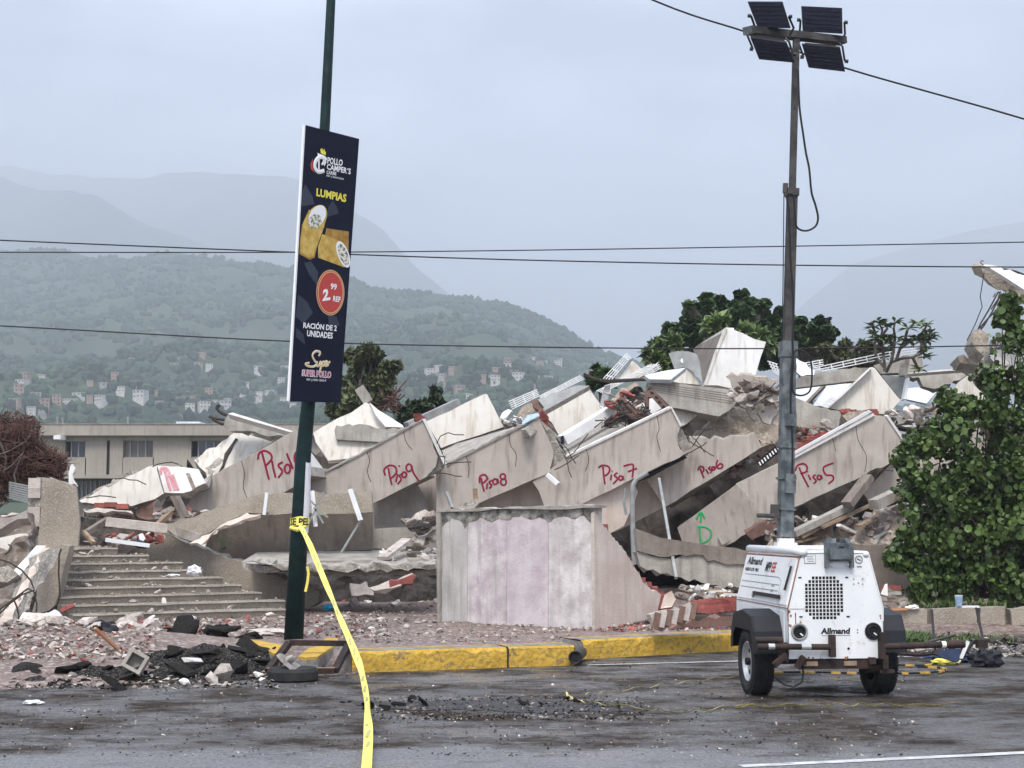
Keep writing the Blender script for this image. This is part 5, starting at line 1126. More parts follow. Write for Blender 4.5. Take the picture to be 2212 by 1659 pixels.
lb('grille_cavity', 'dark', lambda mb: mb.add([(gx0 - .02, .0115, gz0 - .02), (gx0 + GC * gs + .02, .0115, gz0 - .02), (gx0 + GC * gs + .02, .0115, gz0 + GR * gs + .02), (gx0 - .02, .0115, gz0 + GR * gs + .02)], [[0, 1, 2, 3]]))
# edge seams with rust
for s in (-1, 1):
    lb('rusty_seam', 'rustline' if s < 0 else 'twhite', lambda mb: mb.tube([(s * .45, .0, .72), (s * .452, -.002, .84), (s * .322, -.002, 1.35)], .006, 6))
lb('rusty_seam', 'rustline', lambda mb: mb.tube([(-.452, .0, .84), (-.452, Lb, .84)], .0045, 6))
lb('hood_roll', 'twhite', lambda mb: mb.tube([(-.30, -.012, 1.355), (-.30, .3, 1.36), (-.30, Lb + .01, 1.36)], .042, 12), smooth=True)
lb('hood_roll', 'twhite', lambda mb: mb.tube([(.30, -.006, 1.335), (.30, Lb + .01, 1.34)], .03, 12), smooth=True)
lb('rusty_seam', 'rustline', lambda mb: mb.tube([(-.335, .0, 1.313), (-.338, .4, 1.309), (-.335, Lb, 1.312)], .0085, 6))
# side door on the slanted left side
e1 = Vector((0, 1, 0)); dl = Vector((-.45, 0, .84)); dt = Vector((-.32, 0, 1.35)); dn = Vector((-(1.35 - .84), 0, -.13)).normalized(); dn = -dn if dn.x > 0 else dn
dn = Vector((-.51, 0, .13)).normalized()
def dp(s, t, o=0): return dl + (dt - dl) * t + Vector((0, s * Lb, 0)) + dn * o
door = lb('side_door', 'twhite', lambda mb: mb.hexa([dp(.03, .05), dp(.97, .05), dp(.97, .9), dp(.03, .9)], [dp(.03, .05, .012), dp(.97, .05, .012), dp(.97, .9, .012), dp(.03, .9, .012)]))
for q in ([(.2, .12), (.2, .46), (.26, .52), (.92, .52)], [(.22, .38), (.95, .38)], [(.22, .27), (.95, .27)]):
    lb('crease', 'gmetal', lambda mb: mb.tube([dp(1 - (1 - a), b, .012) for a, b in q], .006, 5, flat=dn), door)
lb('handle', 'black', lambda mb: mb.bar(dp(.14, .17, .03), dp(.62, .17, .03), .02, .035), door)
lb('latch', 'gmetal', lambda mb: mb.cyl(dp(.64, .15, .012), dp(.64, .15, .03), .03, 12), door)
lb('stay', 'black', lambda mb: mb.bar(dp(.075, .3, .03), dp(.055, .74, .03), .018, .018), door)
for a, b in ((.3, .34), (.3, .24)): lb('sticker', 'gmetal', lambda mb: mb.hexa([dp(a, b, .0125), dp(a + .05, b, .0125), dp(a + .05, b + .05, .0125), dp(a, b + .05, .0125)], [dp(a, b, .014), dp(a + .05, b, .014), dp(a + .05, b + .05, .014), dp(a, b + .05, .014)]), door)
def dtxt(txt, s0, s1, t0, t1, m, bold=.03, sh=0):   # far end reads first
    mb = MB(); text4(mb, txt, dp(s1, t1), dp(s0, t1), dp(s0, t0), dp(s1, t0), dn, bold, sh, .0145); mb.build('lettering', M[m], door, local=True)
dtxt('Allmand', .93, 0, 0, 0, 'ink_k') if False else None
dtxt('Allmand', .62, .92, .71, .86, 'ink_k', .03, .15); dtxt('NIGHT-LITE  PRO', .66, .93, .58, .65, 'ink_k', .04)
dtxt('MPP', .43, .54, .6, .79, 'ink_k', .03, .2); dtxt('EE', .34, .425, .6, .79, 'ink_r', .03, .2)
# lower side panel
lb('lower_door', 'twhite', lambda mb: mb.hexa([(-.451, .12, .45), (-.451, 1.75, .45), (-.451, 1.75, .81), (-.451, .12, .81)], [(-.458, .12, .45), (-.458, 1.75, .45), (-.458, 1.75, .81), (-.458, .12, .81)]))
# front details
def ftxt(txt, x0, x1, z0, z1, m, bold=.03, sh=0, parent=fp):
    mb = MB(); text4(mb, txt, (x0, 0, z1), (x1, 0, z1), (x1, 0, z0), (x0, 0, z0), (0, -1, 0), bold, sh, .003); mb.build('lettering', M[m], parent, local=True)
ftxt('Allmand', -.147, .135, .604, .66, 'ink_k', .045, .1)
lb('underline', 'gmetal', lambda mb: mb.box((.0, -.002, .592), (.27, .003, .004)), fp)
for sx, gl in ((-.347, 1), (.352, 0)):
    rl = lb('lamp_socket', 'gmetal' if gl else 'plastic', lambda mb: mb.tube([(sx + math.cos(a * .3142) * .07, -.006, .627 + math.sin(a * .3142) * .07) for a in range(20)], .011, 8, closed=True))
    lb('bowl', 'dark', lambda mb: mb.cyl((sx, -.004, .627), (sx, -.001, .627), .066, 20), rl)
    lb('bowl', 'plastic', lambda mb: mb.tube([(sx + math.cos(a * .3142) * .05, -.008, .627 + math.sin(a * .3142) * .05) for a in range(20)], .009, 6, closed=True), rl)
    lb('tongue', 'wmetal', lambda mb: mb.bar((sx + .005, -.012, .612), (sx + .03, -.014, .592), .012, .012), rl)
for x, z in ((-.33, .763), (.118, .763), (-.333, 1.122), (.112, 1.122)): lb('slot', 'dark', lambda mb: mb.box((x, -.002, z), (.03, .005, .012)), fp)
for x, z in ((-.07, .47), (.115, .47), (.205, .64), (.205, .615)): lb('bolt_hole', 'dark', lambda mb: mb.cyl((x, -.003, z), (x, .003, z), .012 if z < .5 else .006, 8), fp)
for x, z in ((.178, 1.105), (.262, 1.105), (.222, 1.07), (.178, 1.06), (.262, 1.06)): lb('bolt', 'gmetal', lambda mb: mb.cyl((x, -.003, z), (x, .003, z), .008, 6), fp)
lb('data_plate', 'gmetal', lambda mb: mb.box((-.235, -.002, 1.302 - .01), (.11, .004, .082)), fp)
lb('data_plate', 'twhite', lambda mb: mb.box((-.235, -.0045, 1.292), (.1, .003, .072)), fp)
for k in range(4): lb('print_line', 'ink_k', lambda mb: mb.box((-.24 + .004 * k, -.0065, 1.315 - .015 * k), (.07 - .01 * (k % 2), .002, .003)), fp)
lb('round_sticker', 'gmetal', lambda mb: mb.tube([(.232 + math.cos(a * .3927) * .033, -.003, 1.287 + math.sin(a * .3927) * .033) for a in range(16)], .005, 5, closed=True), fp)
lb('round_sticker', 'gmetal', lambda mb: mb.tube([(.215, -.003, 1.295), (.25, -.003, 1.28)], .006, 5), fp)
lb('small_sticker', 'gmetal', lambda mb: mb.box((.235, -.002, 1.222), (.045, .004, .012)), fp)
for x, z0, z1 in ((-.045, .38, .52), (.02, .38, .5), (-.345, .4, .53), (.41, .68, .8), (-.38, .66, .8), (.06, .64, .7)):
    lb('rust_run', 'rustline', lambda mb: mb.hexa([(x - .004, -.0012, z0), (x + .004, -.0012, z0), (x + .006, -.0012, z1), (x - .006, -.0012, z1)], [(x - .004, -.0018, z0), (x + .004, -.0018, z0), (x + .006, -.0018, z1), (x - .006, -.0018, z1)]), fp) if x < 0 and z0 > .6 else None
rg = random.Random(12)
for cx_, cz_, sx_, sz_, n_ in ((-.435, .8, .012, .03, 5), (-.43, .70, .012, .03, 4), (-.36, .70, .03, .012, 3), (-.33, 1.32, .012, .02, 3), (.43, .75, .012, .02, 2), (-.2, .388, .1, .006, 4), (.2, .388, .12, .006, 4), (-.37, .56, .02, .012, 2)):
    for _ in range(n_):
        x, z = cx_ + rg.uniform(-sx_, sx_), cz_ + rg.uniform(-sz_, sz_); r_ = rg.uniform(.004, .013)
        lb('rust_spot', 'rustline', lambda mb: mb.hexa([(x + r_ * math.cos(a * 1.05) * rg.uniform(.6, 1.2), -.0005, z + r_ * 1.3 * math.sin(a * 1.05) * rg.uniform(.6, 1.3)) for a in range(6)], [(x + r_ * math.cos(a * 1.05) * .9, -.0016, z + r_ * 1.3 * math.sin(a * 1.05) * .9) for a in range(6)]), fp)
for q in ([(-.449, -.001, .42), (-.449, -.001, .8)], [(.449, -.001, .42), (.449, -.001, .82)], [(-.31, -.002, 1.345), (.31, -.002, 1.345)], [(-.44, -.001, .835), (-.30, -.001, .835)]): lb('seam', 'gmetal', lambda mb: mb.tube(q, .003, 5), fp)
for q in (.45, 1.45): lb('hinge', 'gmetal', lambda mb: mb.box((-.335, q, 1.305), (.02, .09, .03)), LT)
# mast rest on the front top
mr = lb('mast_rest', 'galv', lambda mb: mb.box((.035, .0, 1.365), (.21, .2, .15)))
lb('flange', 'galv', lambda mb: [mb.box((.035 + s * .118, -.02, 1.30), (.035, .05, .18)) for s in (-1, 1)] and mb.box((.035, -.02, 1.3), (.25, .03, .06)), mr)
for s_ in (-1, 1): lb('jaw', 'galv', lambda mb: mb.hexa([(.035 + s_ * .075 - .025, -.1, 1.44), (.035 + s_ * .075 + .025, -.1, 1.44), (.035 + s_ * .075 + .025, .1, 1.44), (.035 + s_ * .075 - .025, .1, 1.44)], [(.035 + s_ * .06 - .02, -.07, 1.482), (.035 + s_ * .06 + .02, -.07, 1.482), (.035 + s_ * .06 + .02, .07, 1.482), (.035 + s_ * .06 - .02, .07, 1.482)]), mr)
lb('slot', 'dark', lambda mb: mb.box((.035, -.1005, 1.40), (.05, .003, .015)), mr)
for q in (-.05, .11): lb('bolt', 'steel', lambda mb: mb.cyl((q, -.047, 1.24), (q, -.052, 1.24), .012, 8), mr)
lb('mast_rest_plate', 'twhite', lambda mb: mb.box((.035, -.006, 1.235), (.13, .01, .05)), mr)
lb('roof_bar', 'twhite', lambda mb: mb.box((.02, 1.0, 1.39), (.5, .05, .03)))
# running gear
lb('axle', 'black', lambda mb: (mb.cyl((-.62, .6, .31), (.62, .6, .31), .03, 10), mb.box((0, .6, .33), (1.0, .1, .06))))
lb('chassis_rail', 'rust', lambda mb: [mb.box((s * .33, .9, .36), (.06, 1.9, .06)) for s in (-1, 1)] and mb.box((0, .04, .33), (.7, .06, .09)))
lb('reflector', 'wood', lambda mb: mb.box((-.28, .004, .335), (.2, .02, .04)))
lb('reflector', 'wood', lambda mb: mb.box((.13, .004, .335), (.12, .02, .04)))
def wheel(sx):
    cx = sx * .60; c = Vector((cx, .6, .31)); wv = empty('wheel', (0, 0, 0)); wv.parent = LT
    def prof_lathe(mb, prof, n=40):
        m = len(prof)
        for k in range(n):
            a = 2 * math.pi * k / n
            for r, x in prof: mb.v.append(c + Vector((x, math.cos(a) * r, math.sin(a) * r)))
        for k in range(n):
            for j in range(m - 1): mb.f.append([k * m + j, k * m + j + 1, ((k + 1) % n) * m + j + 1, ((k + 1) % n) * m + j]); mb.mi.append(0)
    s = sx
    lb('tyre', 'rubber', lambda mb: prof_lathe(mb, [(.185, s * .075), (.215, s * .098), (.262, s * .105), (.296, s * .092), (.309, s * .07), (.31, s * .045), (.304, s * .041), (.304, s * .034), (.311, s * .03), (.311, -s * .03), (.304, -s * .034), (.304, -s * .041), (.31, -s * .045), (.309, -s * .07), (.296, -s * .092), (.262, -s * .105), (.2, -s * .09), (.185, -s * .075)]), wv, smooth=True)
    # tread blocks: raised bars across the running face
    def tread(mb):
        for k in range(56):
            a = 2 * math.pi * k / 56
            for x0, x1 in ((.05, .095), (-.005, .03), (-.045, -.01), (-.095, -.05)):
                r = .312 if abs(x0 + x1) < .1 else .306
                a0 = a + (.02 if x0 < 0 else -.02); Mx = Matrix.Rotation(a0, 4, 'X')
                mb.box(c + Vector(((x0 + x1) / 2, math.cos(a0) * r, math.sin(a0) * r)), (x1 - x0, .010, .022), Mx)
    tr = lb('tread', 'rubber', tread, wv); tr['kind'] = 'stuff'
    lb('rim', 'steel', lambda mb: prof_lathe(mb, [(.192, s * .08), (.185, s * .088), (.176, s * .082), (.172, s * .05), (.155, s * .03), (.15, s * .045), (.11, s * .055), (.07, s * .05), (.045, s * .06), (.0, s * .062)]), wv, smooth=True)
    lb('hub', 'plastic', lambda mb: mb.cyl(c + Vector((s * .05, 0, 0)), c + Vector((s * .1, 0, 0)), .035, 12), wv)
    lb('rim_hole', 'dark', lambda mb: [mb.cyl(c + Vector((s * .05, math.cos(k * 1.2566) * .105, math.sin(k * 1.2566) * .105)), c + Vector((s * .0585, math.cos(k * 1.2566) * .105, math.sin(k * 1.2566) * .105)), .02, 8) for k in range(5)], wv)
    return wv
wheel(-1); wheel(1)
def fender(mb, s):
    x0, x1 = s * .455, s * .73
    pr = [(.13, .42), (.17, .62), (.26, .76), (.6, .81), (.94, .76), (1.03, .62), (1.07, .42)]
    n = len(pr)
    for x, k in ((x0, 1), (x1 - s * .02, 1), (x1, .97)):
        for y, z in pr: mb.v.append(Vector((x, .6 + (y - .6) * k, z * (1 if k == 1 else .99))))
    for q in range(2):
        for j in range(n - 1): mb.f.append([q * n + j, q * n + j + 1, (q + 1) * n + j + 1, (q + 1) * n + j]); mb.mi.append(0)
    # inner skirts: outside lip and the front and rear flaps
    lip = [(.6 + (y - .6) * .97, z * .99) for y, z in pr]
    low = [(.6 + (y - .6) * .8, min(z * .99, .68) - .06) for y, z in pr]
    o = len(mb.v); mb.v += [Vector((x1, y, z)) for y, z in lip] + [Vector((x1, y, max(z, .42))) for y, z in low]
    for j in range(n - 1): mb.f.append([o + j, o + j + 1, o + n + j + 1, o + n + j]); mb.mi.append(0)
for s in (-1, 1): lb('fender', 'plastic', lambda mb: fender(mb, s))
# stabiliser tubes
lb('outrigger', 'rust', lambda mb: (mb.cyl((-.76, -.06, .50), (-.06, -.06, .49), .028, 12), mb.box((-.055, -.05, .5), (.05, .07, .2)), mb.cyl((-.76, .02, .55), (-.5, .02, .55), .032, 10), mb.box((-.5, .0, .44), (.07, .08, .18))))
lb('outrigger', 'rust', lambda mb: (mb.cyl((.42, -.06, .49), (1.05, -.06, .505), .03, 12), mb.box((.415, -.05, .5), (.05, .07, .24)), mb.box((.44, -.05, .35), (.05, .06, .12)), mb.cyl((1.05, -.06, .505), (1.2, -.06, .51), .038, 12)))
lb('paint_band', 'steel', lambda mb: mb.cyl((-.66, -.06, .499), (-.60, -.06, .4985), .0288, 12))
lb('paint_band', 'steel', lambda mb: mb.cyl((-.35, -.06, .4945), (-.26, -.06, .493), .0288, 12))
lb('paint_band', 'wmetal', lambda mb: mb.cyl((.98, -.06, .5035), (1.02, -.06, .5045), .0312, 12))
lb('jack_arm', 'rust', lambda mb: (mb.bar((-.62, -.1, .33), (-.5, -.06, .42), .04, .05), mb.bar((-.37, 0, .3), (-.32, -.04, .4), .05, .06)))
lb('spring', 'rust', lambda mb: (mb.bar((.25, .2, .38), (.36, .3, .24), .05, .05), mb.bar((.36, .3, .24), (.56, .28, .28), .05, .05), mb.bar((.44, .0, .4), (.46, .0, .25), .05, .05), mb.bar((.4, 0, .26), (.54, 0, .26), .06, .03)))
lb('hose', 'cable', lambda mb: mb.tube([(-.31, .1, .34), (-.30, .05, .25), (-.33, .0, .17), (-.42, -.04, .13), (-.5, 0, .15), (-.55, .1, .2)], .01, 6))
# mast (world points brought into the tower's own space)
LT_INV = (Matrix.Translation(LT.location) @ Matrix.Rotation(R(6), 4, 'Z')).inverted()
def lw_(px, py, D=15.5): return LT_INV @ pt(px, py, D)
mast = empty('mast', (0, 0, 0)); mast.parent = LT
def msec(name, a, b, wpx, m, rot=0):
    A, B = lw_(*a), lw_(*b); wd = dpx(wpx, 15.5); lb(name, m, lambda mb: mb.bar(A, B, wd, wd, up=(math.sin(rot), -math.cos(rot), 0)), mast)
msec('lower_tube', (1696.5, 1160), (1702.5, 738), 29, 'galv')
msec('middle_tube', (1702.5, 738), (1711.5, 408), 20, 'galv_d')
msec('upper_tube', (1711.5, 408), (1720, 85), 13, 'galv_d')
msec('collar', (1702, 772), (1702.5, 738), 34, 'galv'); msec('collar', (1711, 424), (1711.5, 408), 25, 'galv_d')
msec('band', (1699.5, 968), (1699.8, 958), 36, 'galv'); msec('band', (1697.3, 1102), (1697.5, 1098), 36, 'galv')
msec('band', (1698, 1036), (1698.1, 1031), 36, 'galv')
lb('guide_box', 'galv', lambda mb: mb.bar(lw_(1708, 920, 15.38), lw_(1709, 895, 15.38), .09, .1), mast)
lb('guide_box', 'galv', lambda mb: mb.bar(lw_(1707, 1065, 15.38), lw_(1708, 1024, 15.38), .08, .1), mast)
lb('winch', 'galv_d', lambda mb: (mb.bar(lw_(1678, 1121), lw_(1679, 1090), .11, .12), mb.cyl(lw_(1635, 1113, 15.4), lw_(1672, 1115, 15.4), .022, 8)), mast)
lb('pulley', 'galv_d', lambda mb: (mb.bar(lw_(1696, 417), lw_(1697, 396), .035, .05), mb.bar(lw_(1697, 417), lw_(1702, 425), .03, .05)), mast)
lb('hoist_cable', 'cable', lambda mb: mb.tube([lw_(1693.5, 400), lw_(1692, 560), lw_(1689.5, 735)], .0055, 5), mast)
lb('foot_bracket', 'twhite', lambda mb: (mb.bar(lw_(1697, 1192), lw_(1697, 1172), .21, .2), mb.bar(lw_(1697, 1172), lw_(1697, 1163), .15, .15)), mast)
def cable(q, r=.011, D=15.35):
    pts = [lw_(*k, D) for k in q]; Q = []
    for i in range(len(pts) - 1):
        p0, p1, p2, p3 = [pts[max(0, min(len(pts) - 1, i + k))] for k in (-1, 0, 1, 2)]
        for k in range(6): t = k / 6; Q.append(.5 * (2 * p1 + (p2 - p0) * t + (2 * p0 - 5 * p1 + 4 * p2 - p3) * t * t + (3 * p1 - p0 - 3 * p2 + p3) * t ** 3))
    Q.append(pts[-1]); lb('power_cable', 'cable', lambda mb: mb.tube(Q, r, 6), mast)
cable([(1724, 150), (1727, 230), (1735, 290), (1741, 330), (1748, 365), (1753, 415), (1762, 445), (1767, 470), (1762, 488), (1745, 498), (1728, 496), (1719, 485), (1717, 460), (1714, 425), (1706, 418), (1700, 425), (1704, 460), (1706, 520), (1708, 570), (1712, 620), (1714, 680), (1712, 740)])
cable([(1712, 740), (1713, 790), (1711, 830), (1716, 850), (1734, 854), (1750, 843), (1754, 810), (1750, 775), (1735, 758), (1716, 760), (1710, 800), (1708, 880), (1712, 960), (1711, 1030)], .01)
# head bar and four lamp heads
hb_ = lb('head_bar', 'galv_d', lambda mb: mb.bar(lw_(*S1((365, 440)), 15.2), lw_(*S1((1730, 595)), 15.9), .12, dpx(105 * .1488, 15.5)), mast)
lb('end_cap', 'galv', lambda mb: mb.bar(lw_(*S1((352, 438)), 15.19), lw_(*S1((372, 441)), 15.21), .126, dpx(112 * .1488, 15.5)), hb_)
def lamp_head(poly, n, D):
    pl_ = pln(((poly[0][0] + poly[2][0]) / 2, (poly[0][1] + poly[2][1]) / 2), D, n, S1)
    h = empty('lamp_head', (0, 0, 0)); h.parent = LT
    def frame(ins, th, off, name, m):
        c = [pl_.hit(*S1(p)) for p in poly]; ce = sum(c, Vector()) / 4
        a = [LT_INV @ (k.lerp(ce, ins) + pl_.n * off) for k in c]; b = [LT_INV @ (k.lerp(ce, ins) + pl_.n * (off - th)) for k in c]
        return lb(name, m, lambda mb: mb.hexa(a, b), h)
    frame(0, .05, 0, 'housing', 'black'); frame(.07, .01, .006, 'lens', 'lens'); frame(.18, .12, -.05, 'heat_sink', 'plastic')
    c = [pl_.hit(*S1(p)) for p in poly]
    for i, s in ((0, -1), (1, 1)):
        a = c[i].lerp(c[3 - i], .55) + (c[i] - c[1 - i]).normalized() * .02
        up = poly[0][1] < 300
        e = c[3 - i] if up else c[i]
        lb('yoke', 'black', lambda mb: mb.tube([LT_INV @ a, LT_INV @ (e + (c[i] - c[1 - i]).normalized() * .03 - pl_.n * .05), LT_INV @ (e + Vector((0, .05, -.06 if up else .07)))], .012, 5), h)
        lb('knob', 'black', lambda mb: mb.cyl(LT_INV @ a, LT_INV @ (a + (c[i] - c[1 - i]).normalized() * .035), .02, 8), h)
    for k in range(5):      # ribs across the lens glass
        t_ = (k + 1) / 6; A = c[0].lerp(c[3], t_) + pl_.n * .008; B = c[1].lerp(c[2], t_) + pl_.n * .008
        lb('lens_rib', 'plastic', lambda mb: mb.tube([LT_INV @ A.lerp(B, .08), LT_INV @ A.lerp(B, .92)], .004, 4), h)
lamp_head([(345, 25), (850, 28), (968, 412), (490, 398)], (-.25, -1, -.45), 15.2)
lamp_head([(1128, 88), (1718, 115), (1725, 492), (1150, 458)], (-.1, -1, -.35), 15.7)
lamp_head([(385, 545), (905, 622), (1035, 912), (512, 862)], (-.2, -1, -.75), 15.1)
lamp_head([(1135, 648), (1690, 692), (1762, 1042), (1232, 982)], (-.1, -1, -.65), 15.6)

# ------------------------------------------------------------------ trees and shrubs
def leaf_shape(k, l_, w_):
    if k == 'round': return [Vector((math.cos(a) * w_ + l_ * .0, math.sin(a) * l_, .08 * l_ * math.cos(2 * a))) for a in (2 * math.pi * i / 7 for i in range(7))]
    return [Vector((0, -l_, 0)), Vector((w_, 0, .1 * l_)), Vector((0, l_, 0)), Vector((-w_, 0, .1 * l_))]
def leafcloud(mb, blobs, n, size, shape, rg, shell_=.45, hole=.0, flat=1.0):
    tot = sum(b[3] ** 2 for b in blobs)
    for c_x, c_y, c_z, r in blobs:
        for _ in range(int(n * r * r / tot)):
            v = Vector((rg.gauss(0, 1), rg.gauss(0, 1), rg.gauss(0, 1))).normalized() * (r * (shell_ + (1 - shell_) * rg.random() ** .6)) * rg.uniform(.85, 1.12)
            v.z *= flat
            q = Vector((c_x, c_y, c_z)) + v
            if noise.noise(q * (1.6 / max(r, .3))) < hole: continue
            s = size * rg.uniform(.6, 1.3); sh = leaf_shape(shape, s, s * (.9 if shape == 'round' else .45))
            m3 = Matrix.Rotation(rg.uniform(0, 6.28), 3, 'Z') @ Matrix.Rotation(rg.gauss(0, .8), 3, 'X') @ Matrix.Rotation(rg.gauss(0, .6), 3, 'Y')
            mb.add([q + m3 @ k for k in sh], [list(range(len(sh)))])
def tree(label, blobs_px, D, n, size, m, base_px, cv, shape='long', hole=-.1, name='tree', seed=1, dp_=1.0, r0=.25, barkm='bark', shell_=.45):
    rg = random.Random(seed); bl = []
    for x, y, r in blobs_px:
        p = pt(*cv((x, y)), D + rg.uniform(-.6, .6) * dp_); k = cv((1, 0))[0] - cv((0, 0))[0]
        rr = r * k * D / F
        for _ in range(5):
            v = Vector((rg.gauss(0, .55), rg.gauss(0, .4), rg.gauss(0, .45))) * rr; bl.append((p.x + v.x, p.y + v.y, p.z + v.z, rr * rg.uniform(.4, .8)))
    base = pt(*cv(base_px), D); base.z = .1
    e = empty(name, base, label, 'tree')
    mb = MB(); fork = Vector((base.x, D, min(b[2] for b in bl) - .2 if min(b[2] for b in bl) > 1 else 1))
    mb.tube([base, base.lerp(fork, .5) + Vector((.1, 0, 0)), fork], [r0, r0 * .8, r0 * .65], 8); mb.build('trunk', M[barkm], e)
    lm = MB()
    for b in bl:
        c = Vector(b[:3]); mid = fork.lerp(c, .5) + Vector((rg.uniform(-.2, .2), 0, rg.uniform(0, .3)))
        lm.tube([fork, mid, c], [r0 * .5, r0 * .3, r0 * .12], 6)
        for _ in range(2): v = Vector((rg.gauss(0, 1), rg.gauss(0, 1), rg.gauss(0, 1))).normalized() * b[3] * .95; lm.tube([c, c + v * .5 + Vector((0, 0, .05)), c + v], [r0 * .14, r0 * .09, r0 * .03], 4)
    lm.build('limbs', M[barkm], e)
    cm = MB(); leafcloud(cm, bl, n, size, shape, rg, hole=hole, shell_=.2, flat=.75); cm.build('crown', M[m], e, kind='stuff')
    return e
tree('bushy dusty green tree rising right of the sign', [(300, 110, 55), (420, 120, 95), (490, 180, 70), (430, 230, 80), (330, 250, 60), (510, 260, 55), (300, 330, 80), (420, 340, 90), (240, 390, 85), (520, 370, 60), (340, 430, 110), (200, 450, 50)], 48, 15000, .16, 'leaf3', (400, 900), R2, hole=-.12, seed=2)
tr2 = tree('small round dark green tree behind the white panels', [(740, 420, 110), (850, 400, 75), (670, 450, 75), (720, 480, 100), (820, 460, 90), (640, 500, 50)], 50, 9000, .14, 'leaf2', (740, 900), R2, hole=-.2, seed=3)
mb = MB(); rg = random.Random(8)
for _ in range(60):
    a = pt(*R2((rg.uniform(470, 590), rg.uniform(330, 430))), 47.3); mb.tube([a, a + Vector((rg.uniform(-.4, .4), rg.uniform(-.2, .2), rg.uniform(-.3, .45)))], .02, 4)
mb.build('dead_branches', M['dry'], label='dead brown twigs on the right side of the dusty tree', cat='twigs', kind='stuff')
tree('broad dark sea almond tree behind the tall white block', [(1560, 115, 60), (1680, 110, 75), (1800, 110, 70), (1930, 100, 65), (1440, 105, 40), (1400, 105, 22), (1470, 112, 26), (2040, 108, 30), (1985, 150, 40), (1600, 190, 80), (1740, 190, 110), (1880, 180, 90), (1480, 270, 90), (1360, 330, 80), (1330, 400, 85), (1450, 380, 95), (1560, 330, 110), (1700, 300, 110), (1880, 300, 120), (2020, 280, 100), (2130, 260, 90), (2150, 140, 45), (2030, 430, 140), (2150, 420, 120), (1900, 430, 120), (1300, 470, 60)], 55, 34000, .17, 'leaf2', (1750, 900), R3, 'round', hole=.06, seed=4, r0=.4)
tree('dense green tree right of the mast', [(420, 800, 70), (500, 780, 85), (580, 750, 50), (640, 735, 25), (470, 870, 110), (560, 880, 90), (430, 960, 110), (560, 980, 100), (330, 850, 90), (200, 900, 110), (100, 860, 100), (250, 980, 110), (680, 960, 80), (600, 825, 55)], 54, 24000, .16, 'leaf2', (480, 1500), R4, 'round', hole=.04, seed=5, r0=.35)
tree('yellow green hedge behind the long white railing', [(690, 985, 70), (780, 990, 70), (870, 985, 62), (960, 980, 58), (1050, 975, 52), (1130, 980, 40), (640, 1010, 70), (800, 1040, 70), (930, 1040, 70)], 52, 9000, .15, 'leaf3', (850, 1500), R4, hole=-.25, seed=6, name='hedge')
tree('feathery light green young tree left of the curved grey sheet', [(1150, 470, 60), (1200, 440, 50), (1250, 410, 55), (1230, 490, 55), (1310, 390, 50), (1180, 540, 50), (1240, 560, 60), (1300, 540, 50), (1130, 520, 30)], 40, 2000, .26, 'leaf4', (1230, 900), R3, hole=-.05, seed=7, r0=.1)
tree('palm like light green foliage behind the tall white block', [(1620, 260, 70), (1680, 240, 60), (1600, 330, 70), (1950, 340, 90), (2040, 380, 80)], 49, 2500, .3, 'leaf4', (1640, 900), R3, hole=-.05, seed=9, r0=.15)
tree('little dark bush behind the steep white railing', [(720, 690, 60), (780, 660, 50), (690, 730, 50), (780, 710, 55)], 41, 1600, .18, 'leaf2', (740, 1100), R3, hole=-.1, seed=10, r0=.1)
# frangipani: bare forked branches, leaf tufts at their tips
fr = empty('frangipani_tree', pt(*R4((1120, 1130)), 37.6), 'bare forked frangipani tree with leaf tufts at its branch tips', 'tree')
BR = [[(1110, 1130), (1105, 1050), (1095, 960), (1080, 860), (1090, 800), (1060, 740)], [(1095, 960), (1050, 880), (1020, 790), (1005, 770)], [(1080, 860), (1130, 790), (1115, 770)], [(1120, 1135), (1160, 1060), (1240, 1030), (1330, 1020), (1400, 990), (1440, 960)], [(1160, 1060), (1180, 960), (1190, 860), (1180, 790), (1190, 745)], [(1200, 1045), (1230, 950), (1270, 880), (1290, 800), (1340, 750), (1370, 745)], [(1230, 950), (1300, 900), (1370, 870), (1430, 790), (1440, 765)], [(1370, 870), (1450, 850), (1475, 820)], [(1330, 1020), (1370, 1100), (1385, 1115)], [(1400, 990), (1400, 900), (1390, 870)], [(1270, 880), (1290, 790)], [(1040, 1010), (1030, 920), (1040, 850)], [(1110, 1100), (1045, 1030), (1025, 1060)], [(1180, 960), (1150, 880), (1160, 850)]]
for b in BR:
    n = len(b); MB().tube([pt(*R4(k), 37.6 + .1 * math.sin(k[0])) for k in b], [.042 - .022 * i / n for i in range(n)], 6).build('branch', M['bark'], fr)
rg = random.Random(21)
for x, y in [(1060, 730), (1085, 760), (1190, 745), (1120, 775), (1370, 745), (1440, 765), (1475, 830), (1440, 850), (1400, 880), (1350, 870), (1020, 780), (1030, 840), (1045, 870), (1170, 850), (1210, 880), (1190, 910), (1440, 960), (1390, 900), (1450, 890), (1295, 790), (1300, 900), (1385, 1115), (1430, 1020), (1150, 900), (1470, 870), (1100, 890)]:
    c = pt(*R4((x, y)), 37.6 + rg.uniform(-.2, .2)); mb = MB()
    for k in range(12):
        a = rg.uniform(0, 6.28); l_ = rg.uniform(.2, .34); d = Vector((math.cos(a), math.sin(a), rg.uniform(-.5, .6))).normalized(); s_ = d.cross(Vector((0, 0, 1))).normalized() * .05
        mb.add([c, c + d * l_ * .5 + s_ + Vector((0, 0, .03)), c + d * l_, c + d * l_ * .5 - s_ + Vector((0, 0, .03))], [[0, 1, 2, 3]])
    mb.build('leaf_tuft', M['leaf4'], fr)

